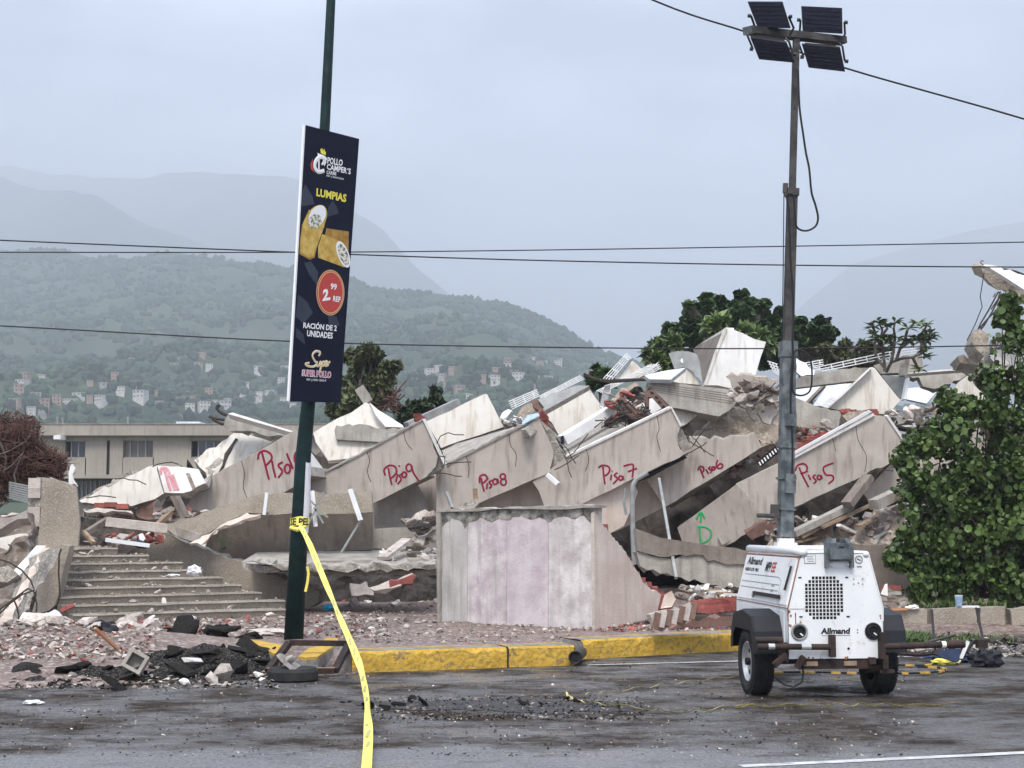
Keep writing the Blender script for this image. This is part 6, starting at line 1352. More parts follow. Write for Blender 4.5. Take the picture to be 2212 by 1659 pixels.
# the large leafy shrub on the right: up to 300 leaves in front as parts, the rest as one mass
sh_bl = [(2176, 650, 20), (2200, 690, 24), (2165, 690, 18), (2200, 740, 36), (2150, 755, 22), (2130, 830, 38), (2190, 820, 50), (2060, 880, 34), (2040, 862, 16), (2130, 900, 60), (2050, 930, 50), (2190, 920, 60), (1985, 960, 34), (1950, 985, 26), (2030, 1000, 60), (2120, 1000, 70), (2200, 1010, 60), (1980, 1050, 40), (1960, 1010, 20), (2060, 1080, 70), (2150, 1100, 80), (2000, 1120, 50), (2220, 1150, 70), (1960, 1170, 30), (1935, 1205, 26), (2030, 1190, 60), (2110, 1200, 70), (2180, 1230, 60), (1985, 1245, 40), (2060, 1260, 50), (2140, 1270, 40), (2210, 1270, 40), (2280, 1000, 90), (2290, 850, 70), (2290, 1180, 80), (1990, 1280, 25), (1945, 1215, 18)]
SH = empty('sea_grape_shrub', gp(2120, 1330, .15), 'large leafy sea grape shrub with round leaves behind the low wall', 'shrub')
rg = random.Random(31); allp = []
for x, y, r in sh_bl:
    D0 = 25.6; rr = r * D0 / F
    for _ in range(int(16 * r)):
        v = Vector((rg.gauss(0, 1), rg.gauss(0, 1), rg.gauss(0, 1))).normalized() * rr * rg.uniform(.35, 1.15)
        v.y *= 1.3
        p = pt(x, y, D0) + v
        if noise.noise(p * 2.1) < -.13: continue
        allp.append(p)
st_ = MB(); root = Vector((SH.location.x + .2, SH.location.y + .8, .1))
for x, y, r in sh_bl:
    c = pt(x, y, 25.8); f = root + Vector((rg.uniform(-.5, .5), rg.uniform(-.2, .2), .3))
    st_.tube([f, f.lerp(c, .4) + Vector((rg.uniform(-.15, .15), 0, .2)), f.lerp(c, .75) + Vector((rg.uniform(-.1, .1), 0, .1)), c], [.03, .022, .014, .008], 5)
    for _ in range(6): v = Vector((rg.gauss(0, 1), rg.gauss(0, 1), rg.gauss(0, 1))).normalized() * r * 25.6 / F; st_.tube([c, c + v * .5, c + v], [.008, .006, .003], 4)
for _ in range(110):
    x, y, r = rg.choice(sh_bl); c = pt(x, y, 25.5); a = rg.uniform(0, 6.28); v = Vector((math.cos(a), rg.uniform(-.8, .3), math.sin(a) + .15)).normalized() * (r * 25.6 / F) * rg.uniform(1.15, 1.55)
    m_ = c + v * .6 + Vector((0, 0, .04)); e_ = c + v; st_.tube([c, m_, e_], [.007, .005, .002], 4)
    for k in range(rg.randint(3, 8)): allp.append(m_.lerp(e_, rg.random() * 1.05) + Vector((rg.gauss(0, .035), rg.gauss(0, .035), rg.gauss(0, .035))))
st_.build('stems', M['bark'], SH)
allp.sort(key=lambda p: p.y)
lv = []
for k in range(4):
    mb = MB(); l_ = .038 + .008 * k
    rim = leaf_shape('round', l_, l_ * .98); rim = [q + Vector((0, 0, .18 * abs(q.x) * (1 if k % 2 else -.6))) for q in rim]
    mb.add([Vector((0, 0, -.01))] + rim, [[0, 1 + i, 1 + (i + 1) % 7] for i in range(7)])
    o = mb.build('leaf', M['leaf'], SH, local=True); lv.append(o)
def leafrot(rg): return (rg.gauss(.8, .85), rg.gauss(0, .8), rg.uniform(0, 6.28))
front_n = 300; idx = rg.sample(range(int(len(allp) * .55)), front_n); fs_ = set(idx); used_ = 0
for i in idx:
    o = lv[used_ % 4] if used_ < 4 else lv[used_ % 4].copy()
    if used_ >= 4: C.objects.link(o); o.parent = SH
    used_ += 1
    o.location = allp[i] - SH.location; o.rotation_euler = leafrot(rg); s_ = rg.uniform(.5, 1.6); o.scale = (s_, s_, s_)
mb = MB()
from mathutils import Euler
for i, p in enumerate(allp):
    if i in fs_: continue
    m3 = Euler(leafrot(rg)).to_matrix() * rg.uniform(.5, 1.5); l_ = rg.uniform(.026, .056)
    mb.add([p + m3 @ q for q in leaf_shape('round', l_, l_ * .95)], [list(range(7))])
mb.build('foliage', M['leaf'], SH, kind='stuff')
# dry bush at the left
db = empty('dry_bush', pt(*R1((150, 950)), 30), 'dead brown tangled bush heaped at the left edge', 'bush')
db.location.z = .2
tw = MB(); rg = random.Random(41)
DBL = [(-60, 620, 160), (60, 560, 120), (170, 560, 100), (120, 680, 150), (-40, 760, 170), (230, 690, 70), (250, 760, 130), (330, 800, 110), (370, 770, 70), (180, 850, 130), (330, 870, 80), (20, 900, 140)]
for x, y, r in DBL:
    c = pt(*R1((x, y)), 30 + rg.uniform(-.5, .5)); rr = r * .3348 * 30 / F
    for _ in range(int(r * 1.7)):
        v = Vector((rg.gauss(0, 1), rg.gauss(0, 1), rg.gauss(0, 1))).normalized() * rr * rg.uniform(.3, 1.1); p = c + v
        d = Vector((rg.gauss(0, 1), rg.gauss(0, 1), rg.gauss(0, .8))).normalized() * rg.uniform(.1, .3)
        tw.tube([p, p + d * .5 + Vector((rg.uniform(-.04, .04), 0, rg.uniform(-.04, .04))), p + d], [.009, .006, .003], 3)
tw.build('twigs', M['dry'], db, kind='stuff')
mb = MB(); bl = []
for x, y, r in DBL: p = pt(*R1((x, y)), 30.3); bl.append((p.x, p.y, p.z, r * .3348 * 30 / F))
leafcloud(mb, bl, 6500, .06, 'long', rg, .2, -.25); mb.build('dead_leaves', M['dry'], db, kind='stuff')
for q in ([(0, 720), (60, 700), (160, 640), (200, 600)], [(20, 830), (80, 790), (140, 720)], [(0, 640), (40, 740), (30, 830)], [(120, 990), (90, 850), (150, 700)]):
    MB().tube([pt(*R1(k), 29.4) for k in q], [.02, .017, .013, .008][:len(q)], 5).build('branch', M['bark'], db)
# ------------------------------------------------------------------ rubble: chunks, bricks, planks
def chunk_mesh(seed, flat=.6, name='chunk'):
    rg = random.Random(seed); bm = bmesh.new()
    for _ in range(rg.randint(18, 25)):
        p = Vector((rg.uniform(-1, 1), rg.uniform(-1, 1), rg.uniform(-1, 1))); p = p / max(abs(p.x) ** 3 + abs(p.y) ** 3 + abs(p.z) ** 3, 1e-6) ** (1 / 3) * rg.uniform(.72, 1)
        bm.verts.new((p.x, p.y * .78, p.z * flat))
    r = bmesh.ops.convex_hull(bm, input=bm.verts); bmesh.ops.delete(bm, geom=[v for v in bm.verts if not v.link_faces], context='VERTS')
    bmesh.ops.recalc_face_normals(bm, faces=bm.faces)
    me = bpy.data.meshes.new(name); bm.to_mesh(me); bm.free(); return me
CH = {}
def chunk_variants(kind, m, flat, n=6):
    L_ = []
    for k in range(n): me = chunk_mesh(hash(kind) % 1000 * 0 + len(kind) * 37 + k, flat); me.materials.append(M[m]); L_.append(me)
    CH[kind] = L_
chunk_variants('pale', 'rubble', .6); chunk_variants('flat', 'rubble', .22); chunk_variants('brown', 'rubble_d', .6); chunk_variants('brick', 'brick', .45); chunk_variants('asph', 'asphc', .34); chunk_variants('white', 'white', .4); chunk_variants('mortar', 'mortar', .5)
NAMES = {'pale': 'concrete_chunk', 'flat': 'plaster_flake', 'brown': 'stone_chunk', 'brick': 'brick_fragment', 'asph': 'asphalt_chunk', 'white': 'plaster_chunk', 'mortar': 'mortar_lump'}
CAT = {'pale': 'rubble chunk', 'flat': 'plaster flake', 'brown': 'rubble chunk', 'brick': 'brick fragment', 'asph': 'asphalt chunk', 'white': 'plaster chunk', 'mortar': 'mortar lump'}
ADJ = {'pale': 'pale concrete chunk', 'flat': 'flat pale plaster flake', 'brown': 'dull brown rubble chunk', 'brick': 'red brick fragment', 'asph': 'black broken asphalt chunk', 'white': 'white plaster chunk', 'mortar': 'pale mortar lump'}
def put(kind, p, s, rg, where):
    me = rg.choice(CH[kind]); o = bpy.data.objects.new(NAMES[kind], me); C.objects.link(o)
    o.location = p; o.rotation_euler = (rg.gauss(0, .4), rg.gauss(0, .4), rg.uniform(0, 6.28)); o.scale = (s * rg.uniform(.8, 1.3), s * rg.uniform(.7, 1.1), s * (rg.uniform(.6, 1) if kind != 'asph' else rg.uniform(.45, .8)))
    return tag(o, ADJ[kind] + ' ' + where, CAT[kind], ADJ[kind] + 's ' + where)
def bits(kinds, n, sampler, smin, smax, seed, name, label, m='rubble'):
    """the countless small crumbs of a zone, one object"""
    rg = random.Random(seed); mb = MB()
    for _ in range(n):
        q = sampler(rg); s = smin + (smax - smin) * rg.random() ** 3; mb.m = rg.choice(kinds)
        vs = [q + Vector((rg.uniform(-1, 1) * s, rg.uniform(-1, 1) * s, rg.uniform(-.1, .8) * s)) for _ in range(4)]
        f = q + Vector((rg.uniform(-.5, .5) * s, rg.uniform(-.5, .5) * s, s * rg.uniform(.4, 1)))
        mb.add(vs + [f], [[0, 1, 4], [1, 2, 4], [2, 3, 4], [3, 0, 4], [0, 2, 1], [0, 3, 2]])
    return mb.build(name, [M[k] for k in ('rubble', 'mortar', 'brick', 'rubble_d', 'asphc', 'white')], None, label, 'rubble', None, 'stuff')
def on_ground(px0, px1, py0, py1, cv, zf=H):
    def f(rg):
        x, y = cv((rg.uniform(px0, px1), rg.uniform(py0, py1)))
        p = gp(x, y, .1); z = zf(p.x, p.y)
        return Vector((p.x, p.y, z))
    return f
def zone(n, kinds, smin, smax, sampler, seed, where, sink=.3):
    rg = random.Random(seed)
    for i in range(n):
        k = rg.choice(kinds); s = smin + (smax - smin) * rg.random() ** 2; q = sampler(rg); put(k, q + Vector((0, 0, s * sink)), s, rg, where)
# heap below the stairs, left
zone(150, ['pale', 'pale', 'flat', 'mortar', 'mortar', 'brown', 'pale', 'mortar', 'brick', 'white'], .05, .22, on_ground(90, 980, 700, 920, R7), 51, 'in the heap left of the stairs')
zone(34, ['pale', 'mortar', 'brick', 'flat'], .04, .11, on_ground(0, 900, 900, 1010, R7), 52, 'on the mud in front of the stair heap')
zone(45, ['pale', 'flat', 'mortar', 'brick'], .035, .1, on_ground(980, 2300, 700, 840, R7), 53, 'on the mud around the green pole')
zone(30, ['pale', 'flat', 'mortar'], .035, .1, on_ground(150, 600, 400, 500, S5), 54, 'on the mud left of the mauve wall')
zone(36, ['pale', 'mortar', 'brick', 'brick', 'white'], .06, .17, on_ground(20, 600, 265, 335, S5), 55, 'under the ledge left of the mauve wall')
zone(30, ['brick', 'mortar', 'pale', 'pale'], .04, .12, on_ground(1500, 2200, 425, 460, S5), 56, 'beside the foot of the peach wall')
bits([0, 0, 1, 1, 1, 0, 0, 2, 3], 3600, on_ground(-100, 1000, 690, 1000, R7), .012, .07, 61, 'rubble_crumbs', 'small crumbs of concrete and brick below the stairs')
bits([0, 1, 1, 2, 3, 3], 3200, on_ground(900, 2500, 690, 850, R7), .01, .06, 62, 'rubble_crumbs', 'small crumbs on the mud around the green pole')
bits([0, 1, 3, 3], 1800, on_ground(0, 1300, 300, 530, S5), .01, .055, 63, 'rubble_crumbs', 'small crumbs on the mud before the mauve wall')
bits([0, 1, 2, 2, 3], 1500, on_ground(1300, 2300, 400, 470, S5), .012, .06, 64, 'rubble_crumbs', 'small brick and plaster crumbs behind the raised kerb')
def road_s(px0, px1, py0, py1, cv):
    def f(rg):
        p = gp(*cv((rg.uniform(px0, px1), rg.uniform(py0, py1))), 0); return Vector((p.x, p.y, max(Hroad(p.x, p.y) if p.y < kerb_y(p.x) + 1.5 else 0, 0)))
    return f
# asphalt heap at the road edge: a mound of its own
mb = MB(); nx, ny = 90, 26; rg = random.Random(9)
c0, c1 = gp(*R7((60, 1120)), 0), gp(*R7((1760, 1090)), 0)
for j in range(ny + 1):
    for i in range(nx + 1):
        t_ = i / nx; f = j / ny; x = c0.x + (c1.x - c0.x) * t_; y = c0.y + (c1.y - c0.y) * t_ - .35 + 2.3 * f
        e_ = min(1, 4 * f, 4 * (1 - f), 5 * t_, 8 * (1 - t_)); z = Hroad(x, y) + .1 * e_ * (.5 + noise.noise(Vector((x * 1.7, y * 1.7, 8))) + .5 * noise.noise(Vector((x * 5, y * 5, 2)))) + rg.uniform(-.012, .012)
        mb.v.append(Vector((x, y, max(z, -.02) if 0 < i < nx and 0 < j < ny else -.03)))
for j in range(ny):
    for i in range(nx): a = j * (nx + 1) + i; mb.f.append([a, a + 1, a + nx + 2, a + nx + 1]); mb.mi.append(0)
mb.build('asphalt_rubble', M['asphc'], None, 'mound of broken black asphalt along the road edge below the pole', 'asphalt rubble', None, 'stuff')
zone(190, ['asph'], .04, .25, road_s(180, 1750, 880, 1110, R7), 57, 'in the heap at the road edge', .3)
zone(14, ['asph'], .14, .28, road_s(1080, 1750, 900, 1080, R7), 157, 'lying big in the heap at the road edge', .25)
zone(12, ['asph'], .15, .3, on_ground(1120, 1500, 820, 880, R7), 158, 'set back behind the heap at the road edge', .4)
zone(22, ['pale', 'mortar', 'white'], .03, .08, road_s(350, 1700, 1000, 1150, R7), 58, 'among the broken asphalt')
bits([4, 4, 4, 3, 0], 2600, road_s(0, 1800, 930, 1170, R7), .01, .06, 65, 'asphalt_crumbs', 'crumbs of black asphalt at the road edge')
bits([4, 4, 3], 1500, road_s(200, 1700, 820, 950, S5), .008, .03, 66, 'asphalt_crumbs', 'dark crumbs lying in the long dark patch on the road')
bits([4, 4, 3, 4, 0], 5200, road_s(-2000, 3200, 630, 1150, S5), .004, .02, 67, 'grit', 'loose grit scattered over the road')
for (x0, x1, y0, y1, n, sd) in ((60, 520, 830, 900, 10, 71), (880, 1500, 830, 930, 8, 72)):
    zone(n, ['asph'], .03, .09, road_s(x0, x1, y0, y1, S5), sd, 'lying loose in the dark patch on the road', .2)
# the dark muddy patch itself
mb = MB(); ctr = [(130, 850), (500, 845), (900, 830), (1150, 835), (1300, 850), (1500, 850), (1750, 870), (1700, 905), (1400, 900), (1200, 915), (1000, 905), (700, 890), (420, 895), (200, 880)]
P2 = [gp(*S5(k), 0) for k in ctr]; P2 = [Vector((p.x, p.y)) for p in P2]
o2, _ = fill2(P2, .08, .06, 'all', 5); v, f = tri2(o2)
mb.add([Vector((q[0], q[1], .0045)) for q in v], [list(k) for k in f]); mb.build('mud_patch', mat('black_mud', (.012, .011, .011), (.035, .031, .029), 6, rough=.5, bump=1, bscale=24), kind='structure')

def one(kind, p, s, label, rot=None, cat=None):
    rg = random.Random(int(p.x * 100)); o = put(kind, p, s, rg, ''); o['label'] = label; del o['group']
    return o
def on_road(px, py, cv, z=0): p = gp(*cv((px, py)), z); return p
one('white', on_road(1240, 1010, R7, .12) + Vector((0, 0, .05)), .13, 'white triangular plaster piece stuck upright in the asphalt heap')
one('pale', on_road(1430, 1135, R7, 0) + Vector((0, 0, .1)), .17, 'large pale stone at the road edge before the asphalt heap')
one('pale', on_road(1370, 1145, R7, 0) + Vector((0, 0, .06)), .09, 'smaller pale stone touching the large pale stone')
one('asph', on_road(750, 1170, R7, 0) + Vector((0, 0, .04)), .22, 'flat black asphalt lump lying ahead of the heap')
one('pale', on_road(1740, 975, R7, .05), .1, 'pale concrete piece left of the rusty frame')
one('mortar', on_road(530, 830, R7, .2) + Vector((0, 0, .12)), .2, 'biggest tan block in the heap left of the stairs')
one('brown', on_road(160, 930, R7, .1), .26, 'big dark brown stone at the left foot of the heap')
one('brick', on_road(430, 690, R7, .3) + Vector((0, 0, .1)), .14, 'red brick piece beside the crumpled white bag')
# hollow concrete block lying tilted
hbk = empty('hollow_block', on_road(910, 1100, R7, 0) + Vector((0, -.25, .06)), 'grey hollow concrete block lying tilted in the asphalt heap', 'concrete block')
Mx = Matrix.Rotation(R(28), 4, 'Y') @ Matrix.Rotation(R(-18), 4, 'X') @ Matrix.Diagonal((.72, .72, .72, 1))
def hb(c, d, nm): 
    mb = MB(); q = Mx @ Vector(c); mb.box(hbk.location + q + Vector((0, 0, .13)), d, Mx); mb.build(nm, M['raw'], hbk)
hb((0, 0, .12), (.3, .2, .05), 'face_shell'); hb((0, 0, -.12), (.3, .2, .05), 'face_shell'); hb((-.125, 0, 0), (.05, .2, .19), 'web'); hb((.125, 0, 0), (.05, .2, .19), 'web'); hb((0, .08, 0), (.2, .02, .19), 'core_back')
# big rusty frame
fc = [gp(*S3(k), z) for k, z in (((180, 1016), .32), ((488, 1020), .3), ((415, 1160), .06), ((70, 1162), .05))]
rf = empty('rusty_frame', (fc[0] + fc[2]) / 2, 'rusty rectangular steel frame propped at the end of the kerb', 'frame')
rf.location.z = .03
for a, b in ((0, 1), (1, 2), (2, 3), (3, 0)): MB().bar(fc[a], fc[b], .07, .06).build('frame_bar', M['rust'], rf)
MB().bar(fc[3] + Vector((0, -.02, .035)), fc[2] + Vector((0, -.02, .035)), .02, .012).build('inner_lip', M['wood'], rf)
def kfrag(poly, z, label, cv=R7, h=.14):
    pts = [gp(*cv(k), z) for k in poly]
    e = empty('kerb_fragment', sum(pts, Vector()) / len(pts), label, 'kerb fragment'); e.location.z = 0
    n = len(pts); lo = [Vector((p.x, p.y, z - h)) for p in pts]; mid = [Vector((p.x, p.y, z - .03)) for p in pts]
    MB().hexa(lo, mid).build('body', M['kgrey'], e); MB().hexa([m + (p - m) * .0 for m, p in zip(mid, pts)], pts).build('painted_top', M['kyellow'], e)
kfrag([(1610, 858), (1640, 850), (1835, 885), (1800, 900), (1808, 935), (1760, 938), (1715, 905)], .2, 'broken yellow kerb piece pointing at the foot of the pole')
kfrag([(1925, 958), (1985, 905), (2060, 888), (2150, 892), (2050, 958), (1980, 965)], .2, 'broken yellow kerb piece lying inside the rusty frame')
kfrag([(2085, 850), (2110, 835), (2170, 838), (2190, 858), (2120, 862)], .22, 'small broken yellow kerb piece just right of the pole')
# round rubber base
rb = on_road(1880, 1120, R7, 0); rb.y += .1; rbe = empty('rubber_disc', rb, 'thick round black rubber disc lying on the road', 'rubber disc')
MB().tube([rb, rb + Vector((0, 0, .02)), rb + Vector((0, 0, .1)), rb + Vector((0, 0, .135))], [.25, .265, .262, .24], 28).build('body', M['rubber'], rbe)
MB().tube([rb + Vector((0, 0, .134)), rb + Vector((.02, 0, .16))], [.215, .2], 24).build('dusty_top', M['kgrey'], rbe)
one('mortar', rb + Vector((-.02, -.1, .22)), .08, 'small stone sitting on the round rubber disc')
# crumpled bags, litter
def bag(label, c, s, m='bag', seed=1, name='plastic_bag', cat='plastic bag'):
    rg = random.Random(seed); bm = bmesh.new(); bmesh.ops.create_icosphere(bm, subdivisions=3, radius=1)
    for v in bm.verts:
        k = 1 + .45 * noise.noise(v.co * 2.2 + Vector((seed, 0, 0))) + .25 * noise.noise(v.co * 5 + Vector((0, seed, 0))); v.co *= k; v.co.x *= s[0]; v.co.y *= s[1]; v.co.z *= s[2]
    mb = MB(); bm.verts.ensure_lookup_table(); mb.add([v.co + c for v in bm.verts], [[v.index for v in f.verts] for f in bm.faces]); bm.free()
    return mb.build(name, M[m], None, label, cat)
bag('crumpled white plastic bag at the left foot of the stairs', gp(*R7((340, 735)), .25), (.17, .13, .14), seed=1)
bag('white plastic bag caught on the stairs', pt(*R7((1250, 405)), 25.6), (.12, .09, .08), seed=2)
bag('flat white paper scrap on the steps', pt(*R7((1115, 434)), 25.1), (.1, .07, .02), seed=3, name='paper_scrap', cat='paper scrap')
bag('white crumpled scrap on the mud below the steps', gp(*R7((1215, 715)), .15), (.12, .1, .05), seed=4, name='paper_scrap', cat='paper scrap')
bag('white rag on the mud near the pole', gp(*R7((1470, 680)), .16), (.14, .1, .06), seed=5, name='rag', cat='rag')
bag('pale grey foam scrap at the far left of the mud', gp(*R7((185, 950)), .1), (.14, .12, .07), seed=6, name='foam_scrap', cat='foam scrap')
bag('black plastic bag in the heap left of the stairs', gp(*R7((655, 810)), .3), (.19, .15, .16), 'plastic', 7)
bag('white scrap lying alone on the road at the left', gp(*R7((215, 1268)), 0) + Vector((0, 0, .02)), (.085, .07, .02), seed=8, name='paper_scrap', cat='paper scrap')
bag('small cyan bottle lying on the mud right of the pole', gp(*R7((2120, 640)), .18), (.09, .06, .05), 'cyan', 9, 'plastic_bottle', 'bottle')
bag('pink rag on the mud beside the pole foot', gp(*R7((1750, 800)), .16), (.3, .2, .05), 'mortar', 10, 'rag', 'rag')
bag('white foam tray on top of the low wall', pt(*S7((885, 578)), 24.0), (.1, .06, .035), 'ink_w', 11, 'foam_tray', 'foam tray')
slab('white_sheet', [(400, 1000), (440, 1035), (560, 1112), (545, 1150), (450, 1168), (412, 1100)], pln((480, 1090), 37.6, (0, -1, .4), R4), .12, M['bag'], R4, rough='all', relief=.06, label='white sheet draped over the ruin just right of the mast', cat='sheet')
# cup on the low wall
cp_ = pt(*S7((1435, 560)), 24.05); ce = empty('drink_tub', cp_, 'pale blue printed drink tub standing on the low wall', 'tub')
MB().tube([cp_, cp_ + Vector((0, 0, .13)), cp_ + Vector((0, 0, .15))], [.045, .06, .06], 16).build('body', M['bluep'], ce)
MB().tube([cp_ + Vector((0, 0, .15)), cp_ + Vector((0, 0, .165))], [.063, .063], 16).build('lid', M['sheet'], ce)
MB().box(cp_ + Vector((.15, .06, -.015)), (.35, .1, .03)).build('foam_board', M['bag'], label='white foam board piece beside the blue tub on the low wall', cat='foam board')
MB().bar(pt(*S7((540, 612)), 23.95), pt(*S7((830, 594)), 23.95), .06, .03).build('wooden_strip', M['wood_o'], label='orange brown strip lying on top of the low wall', cat='wooden strip')
slab('plaster_shard', [(498, 420), (560, 300), (585, 295), (592, 440), (540, 430)], pln((550, 400), 25.5, (0, -1, .2)), .05, M['white'], S7, rough={0}, label='bright white shard standing behind the low wall beside the light tower', cat='plaster shard')
for k, (x, y) in enumerate(((640, 340), (650, 375), (640, 410), (660, 450), (580, 470), (700, 480))):
    loose_brick(pt(*S7((x, y)), 25.7), (.32, .2, .06), rnd.uniform(-.4, .4), rnd.uniform(-.2, .2), 'brick' if k == 0 else 'rubble_d' if k % 2 else 'raw', None, 'masonry_piece', 'layered masonry piece stacked behind the low wall by the white shard', 'masonry piece', 'masonry pieces behind the low wall')
zone(24, ['brown', 'pale', 'flat'], .05, .12, lambda rg: pt(*S7((rg.uniform(520, 1900), rg.uniform(545, 600))), 24.9 + rg.random() * .5), 59, 'behind the low wall')
# wooden strip in the heap, planks, beams, pipes
def stick(name, label, a, b, Da, Db, wd, h, m, cv, cat): return MB().bar(pt(*cv(a), Da), pt(*cv(b), Db), wd, h).build(name, M[m], label=label, cat=cat)
A = gp(*R7((612, 775)), .45); B = gp(*R7((775, 925)), .16)
MB().bar(A, B, .035, .03).build('timber', M['wood_o'], label='orange timber sticking out of the heap left of the stairs', cat='timber')
stick('timber', 'dull purple brown timber leaning out from the floor fragment', (1100, 930), (1200, 1135), 29.0, 28.8, .13, .12, 'dark_conc', R1, 'timber')
stick('white_pipe', 'white pipe lying across the top of the stairs', (680, 1270), (965, 1308), 26.9, 27.1, .07, .07, 'wmetal', R1, 'pipe')
stick('timber', 'thin timber leaning beside the white pipe at the top of the stairs', (540, 1215), (605, 1290), 27.2, 26.9, .07, .05, 'wood', R1, 'timber')
stick('concrete_strip', 'broken concrete strip lying above the stairs', (700, 1155), (1150, 1205), 28.3, 28.0, .22, .16, 'mortar', R1, 'concrete strip')
stick('concrete_strip', 'rough broken strip continuing toward the balcony above the stairs', (1100, 1200), (1300, 1265), 28.0, 27.8, .2, .16, 'rubble', R1, 'concrete strip')
stick('timber', 'dark timber leaning in the gap above the stairs', (560, 1225), (710, 1130), 28.0, 28.6, .1, .1, 'dark_conc', R1, 'timber')
stick('timber', 'grey timber propped in the dark gap below Piso 11', (1010, 1180), (1130, 1070), 28.6, 29.0, .1, .08, 'wood', R1, 'timber')
slab('white_scrap', [(895, 1235), (920, 1228), (938, 1262), (925, 1278), (900, 1270)], pln((915, 1250), 27.0, (0, -1, .3)), .04, M['white'], R1, label='white plaster scrap in the debris at the top of the stairs', cat='plaster scrap')
slab('dark_sheet', [(860, 1295), (925, 1262), (945, 1310), (940, 1330), (880, 1318)], pln((900, 1300), 26.9, (0, -1, .5)), .05, M['bluef'], R1, rough='all', label='dark plastic sheet crumpled at the top of the stairs', cat='plastic sheet')
zone(40, ['brown', 'pale', 'flat', 'brick'], .05, .17, lambda rg: pt(*R1((rg.uniform(560, 1060), rg.uniform(1240, 1300))), 27.3 + rg.random() * 1.2), 73, 'at the top of the stairs')
zone(34, ['pale', 'brown', 'brick'], .05, .14, lambda rg: pt(*R1((rg.uniform(980, 1330), rg.uniform(1085, 1170))), 28.9 + rg.random() * .6), 74, 'in the gap below the Piso 10 floor')
zone(60, ['pale', 'flat', 'mortar', 'brown'], .02, .09, lambda rg: (lambda k, t: ST[k][0].lerp(ST[k][1], t) + SB * rg.uniform(.08, .25))(rg.randrange(0, 8), rg.uniform(.05, .8)), 75, 'lying on the steps', .4)
bits([0, 1, 3, 3], 900, lambda rg: (lambda k, t: ST[k][0].lerp(ST[k][1], t) + SB * rg.uniform(.03, .28))(rg.randrange(0, 9), rg.random()), .008, .05, 76, 'step_crumbs', 'crumbs of plaster scattered over the steps')
zone(30, ['pale', 'flat', 'mortar', 'white'], .05, .15, lambda rg: pt(*R2((rg.uniform(480, 845), rg.uniform(1340, 1420))), 27.0 + rg.random() * 1.2), 77, 'on the grey ledge slab')
zone(26, ['brown', 'pale', 'flat', 'brown'], .1, .3, lambda rg: pt(*R2((rg.uniform(640, 845), rg.uniform(1150, 1330))), 28.2 + rg.random() * .3), 78, 'in the slope of debris left of the mauve wall')
stick('timber', 'long flat concrete splinter in the slope of debris left of the mauve wall', (500, 1390), (660, 1270), 27.0, 28.0, .2, .06, 'rubble', R2, 'splinter')
for k in range(5): stick('timber', 'dark splintered timber above the debris slope by the mauve wall', (680 + k * 24, 1200 - k * 4), (740 + k * 22, 1150 + k * 6), 28.0, 28.2, .08, .05, 'soot', R2, 'timber')['group'] = 'splintered timbers'
# brick pieces on the ground under the ledge
slab('brick_slab', [(415, 1575), (540, 1530), (690, 1485), (715, 1500), (700, 1525), (560, 1580), (450, 1600)], pln((560, 1550), 25.2, (0, -1, .5)), .1, M['mortar'], R2, rough={0, 1, 4, 5}, label='tilted plastered brick panel lying under the ledge', cat='brick slab')
slab('brick_slab', [(548, 1545), (690, 1498), (712, 1508), (690, 1545), (600, 1560), (555, 1580)], pln((620, 1535), 25.1, (0, -1, .1)), .05, M['brick'], R2, rough='all', label='red brick slab edge lying under the ledge', cat='brick slab')
def clay_block(label, c, d, rz, ry, nx_, nz_, m='brickdark', mf=None):
    e = empty('hollow_clay_block', c, label, 'clay block', rz=rz); e.rotation_euler = (0, ry, rz)
    mb = MB(); x, y, z = d; cw, ch = x / nx_, z / nz_; b = min(cw, ch) * .14
    for i in range(nx_ + 1): mb.box((-x / 2 + i * cw, 0, z / 2), (b, y, z + b))
    for j in range(nz_ + 1):
        for i in range(nx_): mb.box((-x / 2 + (i + .5) * cw, 0, j * ch), (cw - b, y * .99, b))
    mb.build('shell', M[m], e, local=True)
    MB().box((0, y * .3, z / 2), (x, .02, z)).build('core', M['dark'], e, local=True)
    return e
b0, b1 = pt(*R1((545, 1105)), 28.7), pt(*R1((850, 1125)), 28.7)
for k in range(3):
    c = b0.lerp(b1, (k + .5) / 3) + Vector((0, 0, -.06))
    clay_block('hollow clay block, %s of the row under the Piso 11 floor' % ('leftmost', 'middle one', 'rightmost')[k], c, ((b1 - b0).length / 3.1, .25, .15), .1, .12, 6, 3, 'mortar' if k == 0 else 'brickdark')
slab('plaster_layer', [(530, 1068), (850, 1085), (855, 1102), (545, 1090)], pln((700, 1085), 28.6, (0, -1, .6)), .25, M['mortar'], R1, rough='all', label='plaster layer bedded on the row of hollow clay blocks', cat='plaster layer')
for k, (x, y) in enumerate(((650, 1050), (715, 1046), (790, 1056))): loose_brick(pt(*R1((x, y)), 28.75), (.22, .14, .09), .1, rnd.uniform(-.1, .1), 'brick', None, 'red_brick', 'red brick lying on the row of hollow clay blocks', 'brick', 'bricks on the hollow block row')
slab('masonry_lump', [(905, 962), (985, 955), (1005, 1015), (985, 1060), (988, 1130), (930, 1140), (862, 1105), (880, 1040)], pln((940, 1040), 28.6, (-.2, -1, 0)), .4, M['brickdark'], R1, rough='all', relief=.06, edge=M['mortar'], label='ragged lump of hollow brick masonry hanging beside the clay blocks', cat='masonry lump')
slab('plaster_shard', [(880, 985), (912, 955), (920, 1000), (890, 1055), (865, 1048)], pln((890, 1010), 28.4, (-.3, -1, .1)), .05, M['white'], R1, rough={0, 2, 3}, label='white plaster shard clinging to the ragged masonry lump', cat='plaster shard')
